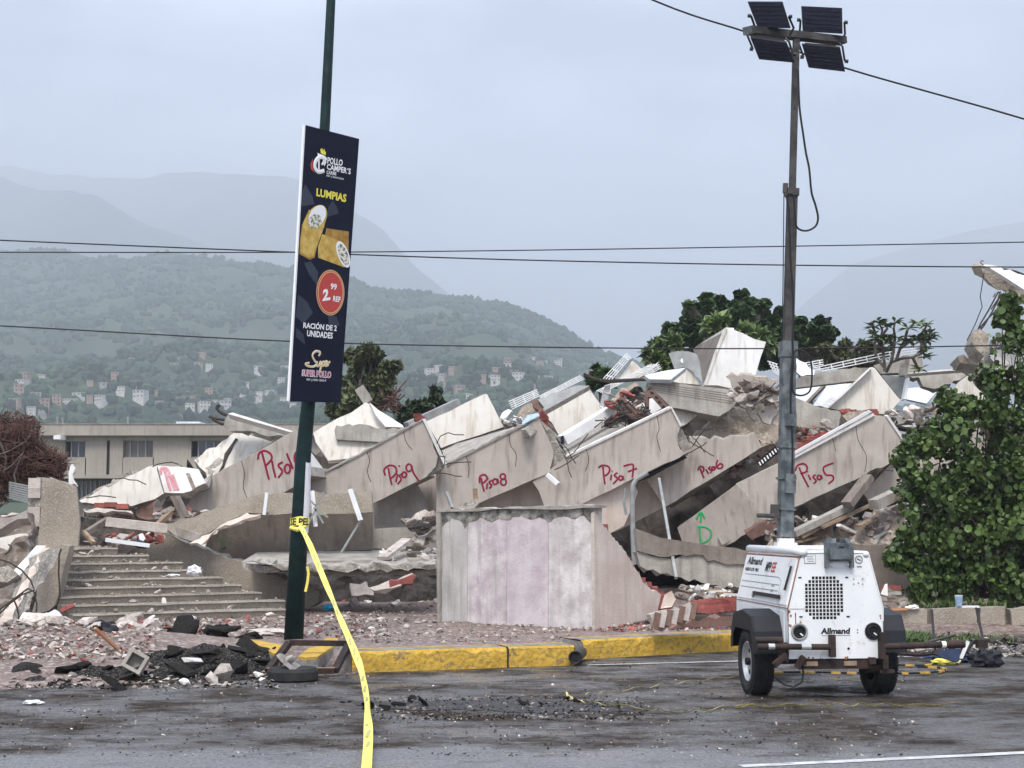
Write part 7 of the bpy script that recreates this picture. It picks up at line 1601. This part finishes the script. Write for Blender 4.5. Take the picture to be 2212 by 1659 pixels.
clay_block('plaster topped hollow block lying on the ground under the ledge', gp(*R2((370, 1650)), .15), (.34, .25, .14), -.1, .05, 5, 2, 'brickdark')
slab('plaster_slab', [(290, 1555), (390, 1540), (450, 1610), (445, 1630), (300, 1625)], pln((370, 1600), 24.2, (0, -1, .8)), .08, M['rubble'], R2, rough='all', label='pale slab on top of the hollow block under the ledge', cat='plaster slab')
# brick wall lump fallen right of the peach wall
fw = empty('fallen_brick_wall', gp(*S5((2000, 450)), .12), 'fallen piece of red brick wall behind the raised kerb', 'brick wall')
pf = pln((2000, 400), 21.0, (.1, -1, .25))
slab('plaster_back', [(1735, 372), (1800, 342), (1900, 330), (2010, 318), (2330, 285), (2330, 370), (2150, 365), (1980, 385), (1830, 445), (1760, 440)], pf, .22, M['mortar'], S5, rough='all', edge=M['mortar'], relief=.03, parent=fw)
slab('dark_underside', [(1850, 445), (2000, 386), (2330, 366), (2330, 430), (1900, 448)], PL(pf.p - pf.n * .1, (0, -1, -.2)), .2, M['brickdark'], S5, rough={0, 1}, parent=fw)
for r in range(4):
    for k in range(9):
        x = 2012 + k * 36 + (r % 2) * 16; y = 312 + r * 13 - k * 3.6
        if x > 2300: continue
        P = pf.hit(*S5((x, y))); MB().box(P + pf.n * .012, (.2 * 21 / 21, .1, .062), Matrix.Rotation(R(5), 4, 'Y')).build('brick', M['brick'], fw)
for k in range(7):
    P = pf.hit(*S5((1775 + k * 33, 408 - k * 9))); MB().box(P + pf.n * .02, (.07, .12, .2), Matrix.Rotation(R(12), 4, 'Y')).build('brick', M['mortar'] if k % 2 else M['brickdark'], fw)
slab('plaster_lump', [(0, 690), (40, 580), (95, 560), (115, 620), (90, 690)], pln((60, 650), 24.0, (0, -1, .1)), .3, M['peach'], R6, rough='all', relief=.04, edge=M['brick'], label='pinkish plastered lump behind the fallen brick wall', cat='plaster lump')
zone(34, ['pale', 'brown', 'white', 'flat'], .05, .17, lambda rg: pt(*R6((rg.uniform(110, 600), rg.uniform(530, 630))), 25.4 + rg.random() * 1.5), 79, 'under the two toned fallen beam')
for k in range(4): stick('timber', 'pale stick among the debris under the two toned beam', (330 + k * 60, 560 + k * 8), (480 + k * 40, 545 + k * 14), 25.2, 25.4, .06, .04, 'white' if k % 2 else 'wood', R6, 'stick')['group'] = 'sticks under the beam'
# debris slope behind the light tower
slab('debris_slope', [(200, 1080), (440, 920), (700, 870), (950, 900), (1050, 780), (1250, 700), (1500, 760), (1500, 1150), (100, 1150)], pln((800, 1000), 31.2, (0, -1, .6)), 1.2, M['rubble_d'], R5, rough='all', relief=.15, dens=.2, amp=.1, label='slope of crushed debris below the Piso 5 floor', cat='debris', kind='stuff')
zone(170, ['pale', 'flat', 'brown', 'flat', 'brown'], .05, .24, lambda rg: (lambda x: pt(*R5((x, rg.uniform(900 - (x > 950) * (x - 950) * .3, 1090))), 30.5 + rg.random() * .5))(rg.uniform(180, 1420)), 80, 'in the debris slope behind the light tower')
for lab, a, b, wd, h, m in (('long grey plank pointing up toward the Piso 5 floor', (380, 1010), (830, 790), .28, .12, 'raw'), ('second grey plank just below the long one', (440, 1030), (800, 830), .12, .1, 'wood'), ('thin pale plank crossing the debris slope', (610, 960), (1000, 780), .07, .06, 'wood'),
                            ('short white plank lying in the debris slope', (745, 940), (885, 1010), .11, .05, 'white'), ('rough pale beam leaning under the Piso 4 floor', (1020, 780), (1190, 700), .24, .2, 'raw'), ('dark steep plank under the end of the Piso 5 floor', (810, 780), (980, 560), .24, .14, 'dark_conc'), ('yellowish plank piece by the shrub', (1220, 700), (1330, 680), .16, .14, 'wood'),
                            ('thin stick standing in the debris slope', (700, 1050), (720, 940), .05, .05, 'soot'), ('bent grey rod at the right of the debris slope', (1020, 1050), (1130, 990), .04, .04, 'gmetal'), ('splintered board leaning in the middle of the debris slope', (900, 950), (1030, 885), .14, .05, 'wood'), ('dark board lying low behind the light tower hood', (400, 1075), (560, 1030), .2, .05, 'wood')):
    stick('plank', lab, a, b, 30.2, 30.6, wd, h, m, R5, 'plank')
slab('red_wall_piece', [(0, 1000), (100, 930), (255, 885), (260, 980), (60, 1060)], pln((130, 980), 32.3, (0, -1, -.1)), .3, M['brickdark'], R5, rough={0, 3}, label='dark red wall piece below the left end of Piso 5', cat='wall piece')
# things in the hollow above Piso 5 and in the upper heap
for k, (x, y) in enumerate(((400, 345), (430, 325), (460, 330), (510, 295), (540, 280), (570, 268), (600, 250), (625, 240), (415, 320))):
    loose_brick(pt(*R5((x, y)), 33.1 + k * .02), (.26, .2, .17), rnd.uniform(-.4, .4), rnd.uniform(-.3, .3), 'brick', None, 'red_brick', 'red brick in the row along the top of the Piso 5 floor', 'brick', 'bricks on the Piso 5 floor')
zone(22, ['brown', 'pale', 'brick'], .08, .25, lambda rg: pt(*R5((rg.uniform(400, 720), rg.uniform(150, 260))), 34.3 + rg.random()), 81, 'in the hollow above the Piso 5 floor')
slab('plaster_lump', [(780, 60), (830, 35), (960, 30), (985, 60), (900, 110), (830, 140)], pln((880, 80), 34.6, (0, -1, .2)), .4, M['earthy'], R5, rough='all', relief=.06, label='tan rubble lump at the foot of the large cream gable', cat='rubble lump')
for k in range(9): loose_brick(pt(*R5((800 + rnd.uniform(0, 260), 48 + rnd.uniform(-14, 8))), 34.5), (.22, .16, .1), rnd.uniform(-1, 1), rnd.uniform(-.4, .4), 'brick', None, 'red_brick', 'broken red brick at the foot of the large cream gable', 'brick', 'bricks below the gable')
rg = random.Random(15)
for k in range(26):
    x = 1215 + rg.uniform(0, 290); y = 165 + rg.uniform(0, 60) - (x - 1215) * .08
    MB().box(pt(*R5((x, y)), 34.4 + rg.random() * .3), (rg.uniform(.25, .5), .3, .05), Matrix.Rotation(rg.uniform(-.25, .35), 4, 'Y')).build('roof_tile', M[('soot', 'black', 'white', 'rubble_d')[k % 4 if k % 4 < 3 or k % 8 == 3 else 0]], label='dark broken roof tile in the pile beside the shrub', cat='roof tile', group='broken roof tiles beside the shrub')
zone(30, ['brown', 'pale', 'flat'], .08, .22, lambda rg: pt(*R5((rg.uniform(1150, 1520), rg.uniform(10, 130))), 35.6 + rg.random()), 82, 'in the heap between the gable and the shrub')
MB().tube([pt(*R4(k), 35.2) for k in ((1420, 1450), (1480, 1440), (1530, 1400), (1542, 1378))], .03, 5).build('bent_rebar', M['rebar'], label='bent dark bar curling up between the gables', cat='rebar')
MB().tube([pt(*R4(k), 35.2) for k in ((1440, 1445), (1495, 1420), (1488, 1375))], .025, 5).build('bent_rebar', M['rebar'], label='shorter bent bar beside the curling one between the gables', cat='rebar')
# upper heap around Piso 7
slab('charred_rubble', [(780, 900), (800, 850), (900, 770), (1000, 710), (1050, 740), (1090, 800), (1080, 900), (960, 960), (900, 1000), (800, 960)], pln((950, 850), 34.6, (0, -1, .4)), .8, M['soot'], R3, rough='all', relief=.16, dens=.15, amp=.08, label='blackened rubble heaped on the Piso 7 floor', cat='rubble', kind='stuff')
slab('tan_rubble', [(820, 860), (900, 740), (1010, 705), (1040, 730), (960, 770), (900, 840)], pln((940, 780), 34.9, (0, -1, .5)), .4, M['earthy'], R3, rough='all', relief=.06, label='tan crumbling concrete above the blackened rubble', cat='rubble lump')
zone(40, ['brown', 'pale', 'flat', 'brick', 'white'], .06, .22, lambda rg: pt(*R3((rg.uniform(800, 1120), rg.uniform(800, 1000))), 33.8 + rg.random() * .6), 83, 'in the heap on the Piso 7 floor')
def brick_piece(label, poly, Y, cells):
    e = empty('brick_wall_piece', pt(*R3(poly[0]), Y), label, 'brick wall piece'); p_ = pln(poly[0], Y, (-.2, -1, .1), R3)
    slab('masonry', poly, p_, .22, M['brickdark'], R3, rough={0, 2}, edge=M['brick'], parent=e)
    for x, y in cells: slab('hole', [(x - 14, y - 10), (x + 12, y - 4), (x + 16, y + 16), (x - 10, y + 12)], PL(p_.p + p_.n * .004, p_.n), .02, M['dark'], R3, parent=e)
    return e
brick_piece('hollow brick wall piece tilted over on the Piso 7 floor', [(880, 830), (905, 825), (985, 910), (1040, 940), (1090, 960), (1080, 1000), (1000, 1010), (930, 960)], 33.7, [(905, 862), (925, 890), (945, 918), (965, 945)])
brick_piece('hollow brick wall edge framing the white triangle above Piso 7', [(1078, 780), (1150, 770), (1275, 912), (1240, 935), (1140, 835), (1110, 830), (1125, 930), (1095, 915)], 33.5, [(1140, 795), (1175, 832), (1200, 870), (1232, 905), (1108, 915)])
slab('plaster_shard', [(1120, 845), (1142, 838), (1215, 920), (1130, 975), (1118, 940)], pln((1160, 910), 33.55, (-.1, -1, .1)), .08, M['white'], R3, label='bright white plaster piece inside the hollow brick edge', cat='plaster shard')
slab('plaster_shard', [(1010, 905), (1085, 868), (1095, 940), (1060, 930)], pln((1050, 905), 33.8, (0, -1, .2)), .08, M['white'], R3, label='smaller white plaster piece left of the hollow brick edge', cat='plaster shard')
rg = random.Random(77)
mb = MB()
for _ in range(26):
    a = pt(*R3((rg.uniform(760, 1090), rg.uniform(880, 1040))), 33.2 + rg.random() * .4); Q = [a]
    for _ in range(4): a = a + Vector((rg.uniform(-.22, .25), rg.uniform(-.1, .1), rg.uniform(-.16, .16))); Q.append(a)
    mb.tube(Q, .014, 4)
mb.build('tangled_wires', M['rebar'], label='tangle of dark bars and wires on the Piso 7 floor', cat='wires', kind='stuff')
for k in range(3): MB().tube([pt(*R3(q), 35.0) for q in ((600, 645 + k * 8), (700, 690 + k * 4), (800, 700 + k * 8), (1000, 690 + k * 5), (1130, 688 + k * 4))], .025, 5).build('bare_rebar', M['rebar'], label='long dark bare bar sticking out of the board marked beam', cat='rebar', group='bare bars of the board marked beam')
stick('metal_channel', 'long pale metal channel lying between the cream panel and Piso 7', (430, 1175), (845, 920), 33.9, 34.6, .3, .22, 'wmetal', R3, 'metal channel')
slab('channel_end', [(416, 1150), (432, 1135), (440, 1195), (420, 1205)], pln((425, 1170), 33.7, (-.5, -1, 0)), .05, M['dark'], R3, label='dark open end of the long pale metal channel', cat='channel end')
slab('ribbed_sheet', [(765, 740), (815, 725), (810, 800), (750, 925), (725, 900)], pln((770, 820), 35.2, (.1, -1, .2)), .05, M['wmetal'], R3, label='crumpled white ribbed sheet beside the blackened rubble', cat='ribbed sheet')
for k in range(6): MB().bar(pt(*R3((770 + k * 8, 742 - k * 2)), 35.12), pt(*R3((728 + k * 11, 898 + k * 3)), 35.12), .02, .02).build('sheet_rib', M['gmetal'], bpy.data.objects['ribbed_sheet'])
stick('gutter', 'pale grey gutter along the top of the cream panel between Piso 9 and Piso 8', (660, 540), (990, 388), 34.9, 35.5, .24, .2, 'gmetal', R2, 'gutter')
slab('red_brick_clump', [(695, 455), (745, 450), (770, 480), (745, 530), (715, 500)], pln((730, 490), 32.3, (0, -1, .1)), .25, M['brick'], R2, rough='all', relief=.04, label='clump of red brick at the top corner of Piso 9', cat='brick clump')
zone(26, ['brown', 'pale', 'white', 'flat'], .06, .2, lambda rg: pt(*R2((rg.uniform(1290, 1500), rg.uniform(480, 545))), 34.2 + rg.random()), 84, 'on the Piso 8 floor by the blue scraps')
slab('yellowish_slab', [(1370, 495), (1400, 420), (1450, 380), (1490, 400), (1480, 450), (1420, 490)], pln((1430, 440), 35.4, (-.1, -1, .2)), .2, M['earthy'], R2, rough='all', relief=.04, label='yellowish rubble piece under the leftmost white railing', cat='rubble piece')
slab('dark_red_scrap', [(1460, 370), (1495, 365), (1540, 430), (1520, 445), (1480, 410)], pln((1500, 400), 35.2, (0, -1, .2)), .1, M['brickdark'], R2, rough='all', label='dark red scrap beside the grey roof strip', cat='scrap')
slab('blue_sheet', [(1400, 510), (1440, 470), (1500, 448), (1510, 470), (1450, 500), (1410, 530)], pln((1450, 490), 34.6, (0, -1, .5)), .05, M['bluep'], R2, rough='all', label='torn blue plastic sheet on the Piso 8 floor', cat='plastic sheet')
for k in range(6): stick('metal_strip', 'bent pale metal strip on the Piso 8 floor', (1280 + k * 22, 520 - k * 8), (1345 + k * 16, 490 + k * 9), 34.2, 34.3, .05, .04, 'wmetal' if k % 2 else 'gmetal', R2, 'metal strip')['group'] = 'bent metal strips on the Piso 8 floor'
zone(40, ['brown', 'brown', 'pale', 'flat'], .08, .26, lambda rg: pt(*R3((rg.uniform(1780, 2140), rg.uniform(740, 960))), 33.4 + rg.random() * .2), 85, 'in the crumbled top of the Piso 6 floor')
zone(36, ['brown', 'pale', 'brick', 'flat'], .06, .2, lambda rg: (lambda t: pt(*R3((1750 + t * 380, 1440 - t * 190 + rg.uniform(-10, 50))), 34.6 + rg.random() * .6))(rg.random()), 86, 'in the dark gap under the Piso 6 floor')
# white strips and pipes hanging in front of the floors
stick('white_tube', 'white tube stub leaning on the fallen balcony left of the pole', (1722, 965), (1705, 1110), 27.6, 27.6, .055, .055, 'wmetal', R1, 'tube')
stick('white_tube', 'white tube hanging over the fallen balcony just right of the pole', (48, 955), (70, 1185), 27.5, 27.4, .055, .055, 'wmetal', R2, 'tube')
ln_ = empty('folded_lamp_tube', pt(*R2((330, 1050)), 27.5), 'white lamp tube bent over on the right end of the fallen balcony', 'lamp tube')
MB().bar(pt(*R2((292, 945)), 27.5), pt(*R2((360, 1145)), 27.4), .075, .06).build('tube', M['wmetal'], ln_); MB().bar(pt(*R2((360, 1148)), 27.5), pt(*R2((235, 1355)), 27.6), .045, .035).build('bracket', M['gmetal'], ln_)
for k, (a, b) in enumerate((((15, 1180), (75, 1070)), ((70, 1050), (122, 965)), ((60, 1060), (120, 1165)), ((85, 1080), (150, 1125)), ((40, 1020), (90, 1075)))): stick('metal_splinter', 'thin pale splinter of the burst tube right of the pole', a, b, 27.3, 27.3, .05, .03, 'gmetal', R2, 'splinter')['group'] = 'splinters of the burst tube'
stick('white_tube', 'short white tube end under the Piso 8 floor', (1565, 850), (1635, 912), 31.9, 31.8, .1, .08, 'wmetal', R2, 'tube')
stick('dark_strip', 'short black strip hanging above the mauve wall', (1432, 965), (1395, 1055), 33.4, 33.3, .1, .06, 'soot', R2, 'strip')
stick('grey_pipe', 'thin grey pipe standing left of the mauve wall top', (912, 965), (950, 1065), 31.6, 31.4, .06, .06, 'gmetal', R2, 'pipe')
stick('timber', 'short upright timber sticking up above the mauve wall', (1098, 940), (1104, 1020), 31.2, 31.2, .12, .1, 'wood', R2, 'timber')
slab('rubble_lump', [(985, 1055), (1060, 1010), (1110, 1000), (1130, 1025), (1100, 1060), (1080, 1090), (1000, 1085)], pln((1060, 1050), 31.0, (0, -1, .2)), .5, M['broken'], R2, rough='all', relief=.05, label='broken concrete lump peeking over the mauve wall', cat='rubble lump')
MB().tube([pt(*R2(k), 30.5) for k in ((2212, 838), (2140, 880), (2118, 915), (2112, 1000), (2118, 1250), (2125, 1430))], .05, 8).build('grey_pipe', M['gmetal'], label='tall grey pipe bent along the underside of Piso 7', cat='pipe')
MB().tube([pt(*R2(k), 31.5) for k in ((2070, 940), (2060, 1030), (2075, 1110))], .035, 6).build('grey_pipe', M['gmetal'], label='short grey pipe hanging left of the tall bent one', cat='pipe')
stick('grey_pipe', 'straight grey pipe leaning on the two toned fallen beam', (-10, -330), (125, 455), 29.5, 26.6, .05, .05, 'gmetal', R6, 'pipe')
# leftmost foreground: leaning broken column, slabs, bent bars
lc = empty('leaning_column', gp(*R7((60, 880)), .1), 'broken pinkish column leaning at the left edge before the pier', 'column')
A, B = gp(*R7((30, 860)), .2), pt(*R7((325, 255)), 23.9)
mb = MB(); rg = random.Random(3)
slab('pink_face', [(0, 705), (190, 405), (280, 240), (330, 250), (230, 430), (60, 740), (10, 850), (-80, 860)], pl3((0, 705, 22.0), (280, 240, 23.6), (60, 740, 22.0), R7), .3, M['peach'], R7, rough='all', amp=.03, parent=lc, edge=M['broken'], relief=.05)
slab('exposed_core', [(230, 430), (330, 250), (400, 270), (330, 420), (230, 560), (120, 780), (90, 870), (0, 880), (60, 740)], pl3((60, 740, 22.05), (330, 250, 23.55), (100, 870, 22.0), R7), .35, M['broken'], R7, rough='all', relief=.05, parent=lc, amp=.04)
stick('plastered_beam', 'pale plastered strip leaning behind the leaning column', (55, 505), (270, 265), 23.2, 24.3, .16, .12, 'white', R7, 'beam')
slab('broken_slab', [(-320, 260), (-60, 205), (130, 165), (180, 165), (175, 340), (95, 365), (-60, 350), (-320, 420)], pln((80, 260), 26.5, (0, -1, .1)), .15, M['cream'], R7, rough={4, 5, 6}, label='cream slab standing behind the leaning column at the left edge', cat='broken slab')
slab('broken_slab', [(-60, 90), (90, 60), (178, 20), (178, 60), (60, 110), (-60, 150)], pln((60, 80), 27.0, (0, -1, .4)), .2, M['rubble'], R7, rough='all', label='broken ledge left of the pebble dash pier', cat='broken slab')
slab('left_debris', [(-900, 160), (-500, 20), (-80, 60), (180, 0), (180, 680), (-80, 720), (-900, 740)], pln((60, 400), 28.2, (0, -1, .4)), .8, M['rubble_d'], R7, rough='all', relief=.2, dens=.2, label='brown debris piled at the left edge behind the column', cat='debris', kind='stuff')
zone(48, ['brown', 'pale', 'flat', 'mortar', 'brick'], .06, .24, lambda rg: pt(*R7((rg.uniform(-40, 170), rg.uniform(60, 640))), 26.2 + rg.random() * .6), 87, 'in the pile at the left edge')
slab('broken_slab', [(-60, 380), (60, 370), (110, 420), (30, 480), (-60, 490)], pln((20, 430), 24.8, (0, -1, .3)), .3, M['broken'], R7, rough='all', relief=.05, label='grey broken block above the leaning column at the left edge', cat='broken slab')
rg = random.Random(6)
for k in range(9): stick('timber', 'splintered dark board in the pile at the left edge', (rg.uniform(-40, 60), rg.uniform(30, 560)), (rg.uniform(90, 180), rg.uniform(20, 520)), 25.8, 26.0, .08, .05, ('wood', 'soot', 'dark_conc')[k % 3], R7, 'timber')['group'] = 'boards at the left edge'
for lab, q in (('bent dark bar looping in front of the leaning column', ((0, 655), (100, 580), (180, 520), (220, 540), (238, 620), (230, 760))), ('bent dark bar hooking across the leaning column top', ((-10, 330), (60, 350), (140, 400), (200, 470), (222, 530), (140, 560), (60, 620), (-10, 690))), ('short bent bar curling beside the leaning column foot', ((85, 580), (110, 640), (122, 700), (112, 770), (105, 800))), ('thin bar curling out of the cream slab at the left edge', ((30, 300), (60, 280), (75, 250), (55, 235)))):
    MB().tube([pt(*R7(k), 21.6) for k in q], .013, 5).build('bent_rebar', M['rebar'], label=lab, cat='rebar')
# louvres left of the dry bush foot
for k in range(8): stick('slat', 'grey slat of the broken louvre below the dry bush', (60, 900 + k * 14), (185, 925 + k * 15), 28.8, 28.8, .05, .03, 'gmetal', R1, 'slat')['group'] = 'louvre slats below the dry bush'
slab('white_torn_post', [(455, 790), (470, 780), (485, 800), (478, 910), (450, 915), (440, 900)], pln((465, 850), 28.0, (0, -1, .1)), .08, M['white'], R1, rough='all', label='torn white strip standing between the dry bush and the pier', cat='strip')
# things on the road at the right: folded stand, tape, chain, weeds
fsd = empty('folding_sign_frame', gp(*S7((1500, 1260)), 0), 'toppled black folding frame with navy cloth lying at the road edge', 'folding frame')
def rp(x, y, z=None, D=18.2): return pt(*S7((x, y)), D)
slab('cloth', [(1200, 1085), (1455, 1068), (1440, 1215), (1400, 1230), (1190, 1160)], pln((1330, 1150), 18.3, (0, -1, .4)), .02, M['bluef'], S7, parent=fsd)
MB().bar(rp(1545, 980), rp(1440, 1225), .05, .03).build('white_edge', M['wmetal'], fsd); MB().bar(rp(1520, 985, D=18.25), rp(1420, 1220, D=18.25), .05, .05).build('tube', M['black'], fsd)
for a, b in (((1620, 970), (1480, 1150)), ((1530, 1110), (1670, 1215)), ((1500, 1200), (1730, 1080)), ((1600, 1230), (1730, 1090)), ((1730, 1090), (1755, 1180)), ((1140, 1130), (1440, 1190)), ((1080, 985), (1390, 905)), ((1720, 960), (1735, 1090))): MB().cyl(rp(*a), rp(*b), .018, 6).build('tube', M['black'], fsd)
MB().box(rp(1705, 1010), (.12, .1, .1)).build('joint_block', M['rust'], fsd)
bag('black crumpled rubber lump at the end of the folding frame', gp(*S7((1760, 1285)), 0) + Vector((0, 0, .08)), (.18, .12, .12), 'plastic', 21, 'rubber_lump', 'rubber lump')
bag('dark cloth heap behind the folding frame', gp(*S7((1560, 1250)), 0) + Vector((0, .3, .03)), (.4, .2, .05), 'bluef', 22, 'cloth', 'cloth')
for lab, a, b in (('thin black stake leaning on the low wall, nearer the light tower', (1112, 610), (1150, 1070)), ('thin black stake leaning on the low wall, farther from the light tower', (1640, 590), (1728, 985))):
    MB().cyl(pt(*S7(a), 23.4), pt(*S7(b), 18.6), .018, 6).build('stake', M['black'], label=lab, cat='stake')
hs = [gp(*S7(k), .05) for k in ((1700, 960), (1800, 985), (1900, 960), (2000, 950), (2120, 985), (2300, 950))]
MB().tube(hs, .04, 6).build('fallen_branch', M['bark'], label='dark branch lying on the ground before the low wall', cat='branch')
hs = [gp(*S7(k), .05) for k in ((650, 1100), (800, 1130), (1000, 1140), (1150, 1120), (1300, 1000))]
MB().tube(hs, .03, 6).build('fallen_branch', M['rust'], label='rusty bent rod on the ground behind the outrigger', cat='rod')
def road_tape(label, q, cv, wd=.045, name='fallen_tape', m='tape_d'):
    pts = [gp(*cv(k), .02) for k in q]; Q = []
    for i in range(len(pts) - 1):
        for k in range(6): Q.append(pts[i].lerp(pts[i + 1], k / 6) + Vector((0, .03 * math.sin(i * 6 + k), .012 * math.sin((i * 6 + k) * 1.3))))
    Q.append(pts[-1]); MB().tube(Q, wd * .5, 6, flat=(0, .5, 1)).build(name, M[m], label=label, cat='tape')
road_tape('yellow tape lying across the road in front of the light tower', ((1285, 800), (1300, 820), (1380, 850), (1500, 862), (1750, 885), (1900, 895), (2020, 892), (2210, 872), (2380, 868)), S5, .022)
road_tape('yellow tape end trailing on the road at the lower right', ((600, 1470), (1000, 1462), (1290, 1450), (1500, 1462), (1720, 1455), (2000, 1462), (2400, 1450)), R6, .028)
road_tape('thin yellow tape running from the dark patch under the light tower', ((1390, 808), (1480, 800), (1560, 790), (1735, 765), (1900, 745), (2080, 722), (2260, 705)), S5, .018)
def chain(label, q, cv, n):
    pts = [gp(*cv(k), .025) for k in q]; e = empty('barrier_tape', pts[0], label, 'barrier tape'); tot = len(pts) - 1
    for i in range(n):
        t0, t1 = tot * i / n, tot * (i + 1) / n
        f = lambda t: pts[min(int(t), tot - 1)].lerp(pts[min(int(t), tot - 1) + 1], t - min(int(t), tot - 1))
        MB().bar(f(t0), f(t1).lerp(f(t0), 0 if i % 2 else .1), .04 if i % 2 == 0 else .018, .02).build('yellow_band' if i % 2 == 0 else 'black_band', M['kyellow'] if i % 2 == 0 else M['plastic'], e)
chain('yellow and black striped hose lying behind the wheel, nearer strand', ((-850, 1350), (-400, 1345), (0, 1355), (150, 1358), (660, 1362), (850, 1362), (1140, 1350), (1290, 1322), (1200, 1290), (940, 1285)), S7, 20)
chain('yellow and black striped hose lying behind the wheel, farther strand', ((600, 1262), (800, 1264), (1030, 1270), (1170, 1245)), S7, 6)
bag('yellow crumpled tape end beside the folding frame', gp(*S7((1280, 1255)), 0) + Vector((0, 0, .03)), (.17, .1, .04), 'tape', 23, 'tape_scrap', 'tape scrap')
# weeds by the low wall
rg = random.Random(90)
def tuft(mb, c, n, h):
    for _ in range(n):
        a = rg.uniform(0, 6.28); q = c + Vector((rg.gauss(0, .06), rg.gauss(0, .06), 0)); l_ = h * rg.uniform(.5, 1.2); d = Vector((math.cos(a) * .4, math.sin(a) * .4, 1)).normalized() * l_; s_ = Vector((-math.sin(a), math.cos(a), 0)) * .008
        mb.add([q - s_, q + s_, q + d * .6 + s_ * .8, q + d + Vector((d.x, d.y, -.1 * l_)), q + d * .6 - s_ * .8], [[0, 1, 2, 4], [2, 3, 4]])
mb = MB()
for _ in range(230):
    x = rg.gauss(820, 130) if rg.random() < .7 else rg.uniform(640, 2200); p = gp(*S7((x, rg.uniform(850, 935))), .1); tuft(mb, Vector((p.x, p.y, H(p.x, p.y) - .02)), 12, .13)
mb.build('weeds', M['grass'], label='low green weeds at the foot of the low wall', cat='weeds', kind='stuff')
mb = MB()
for _ in range(60): p = pt(*S7((rg.uniform(830, 1950), rg.uniform(560, 600))), 24.6); tuft(mb, p + Vector((0, 0, -.1)), 10, .25)
mb.build('weeds', M['grass'], label='weeds growing behind the top of the low wall', cat='weeds', kind='stuff')
zone(40, ['brown', 'pale', 'asph', 'flat'], .03, .1, on_ground(650, 2200, 850, 1020, S7), 91, 'on the ground before the low wall')
bits([0, 3, 3, 4], 1300, on_ground(500, 2300, 830, 1080, S7), .01, .05, 92, 'rubble_crumbs', 'dark crumbs on the ground before the low wall')
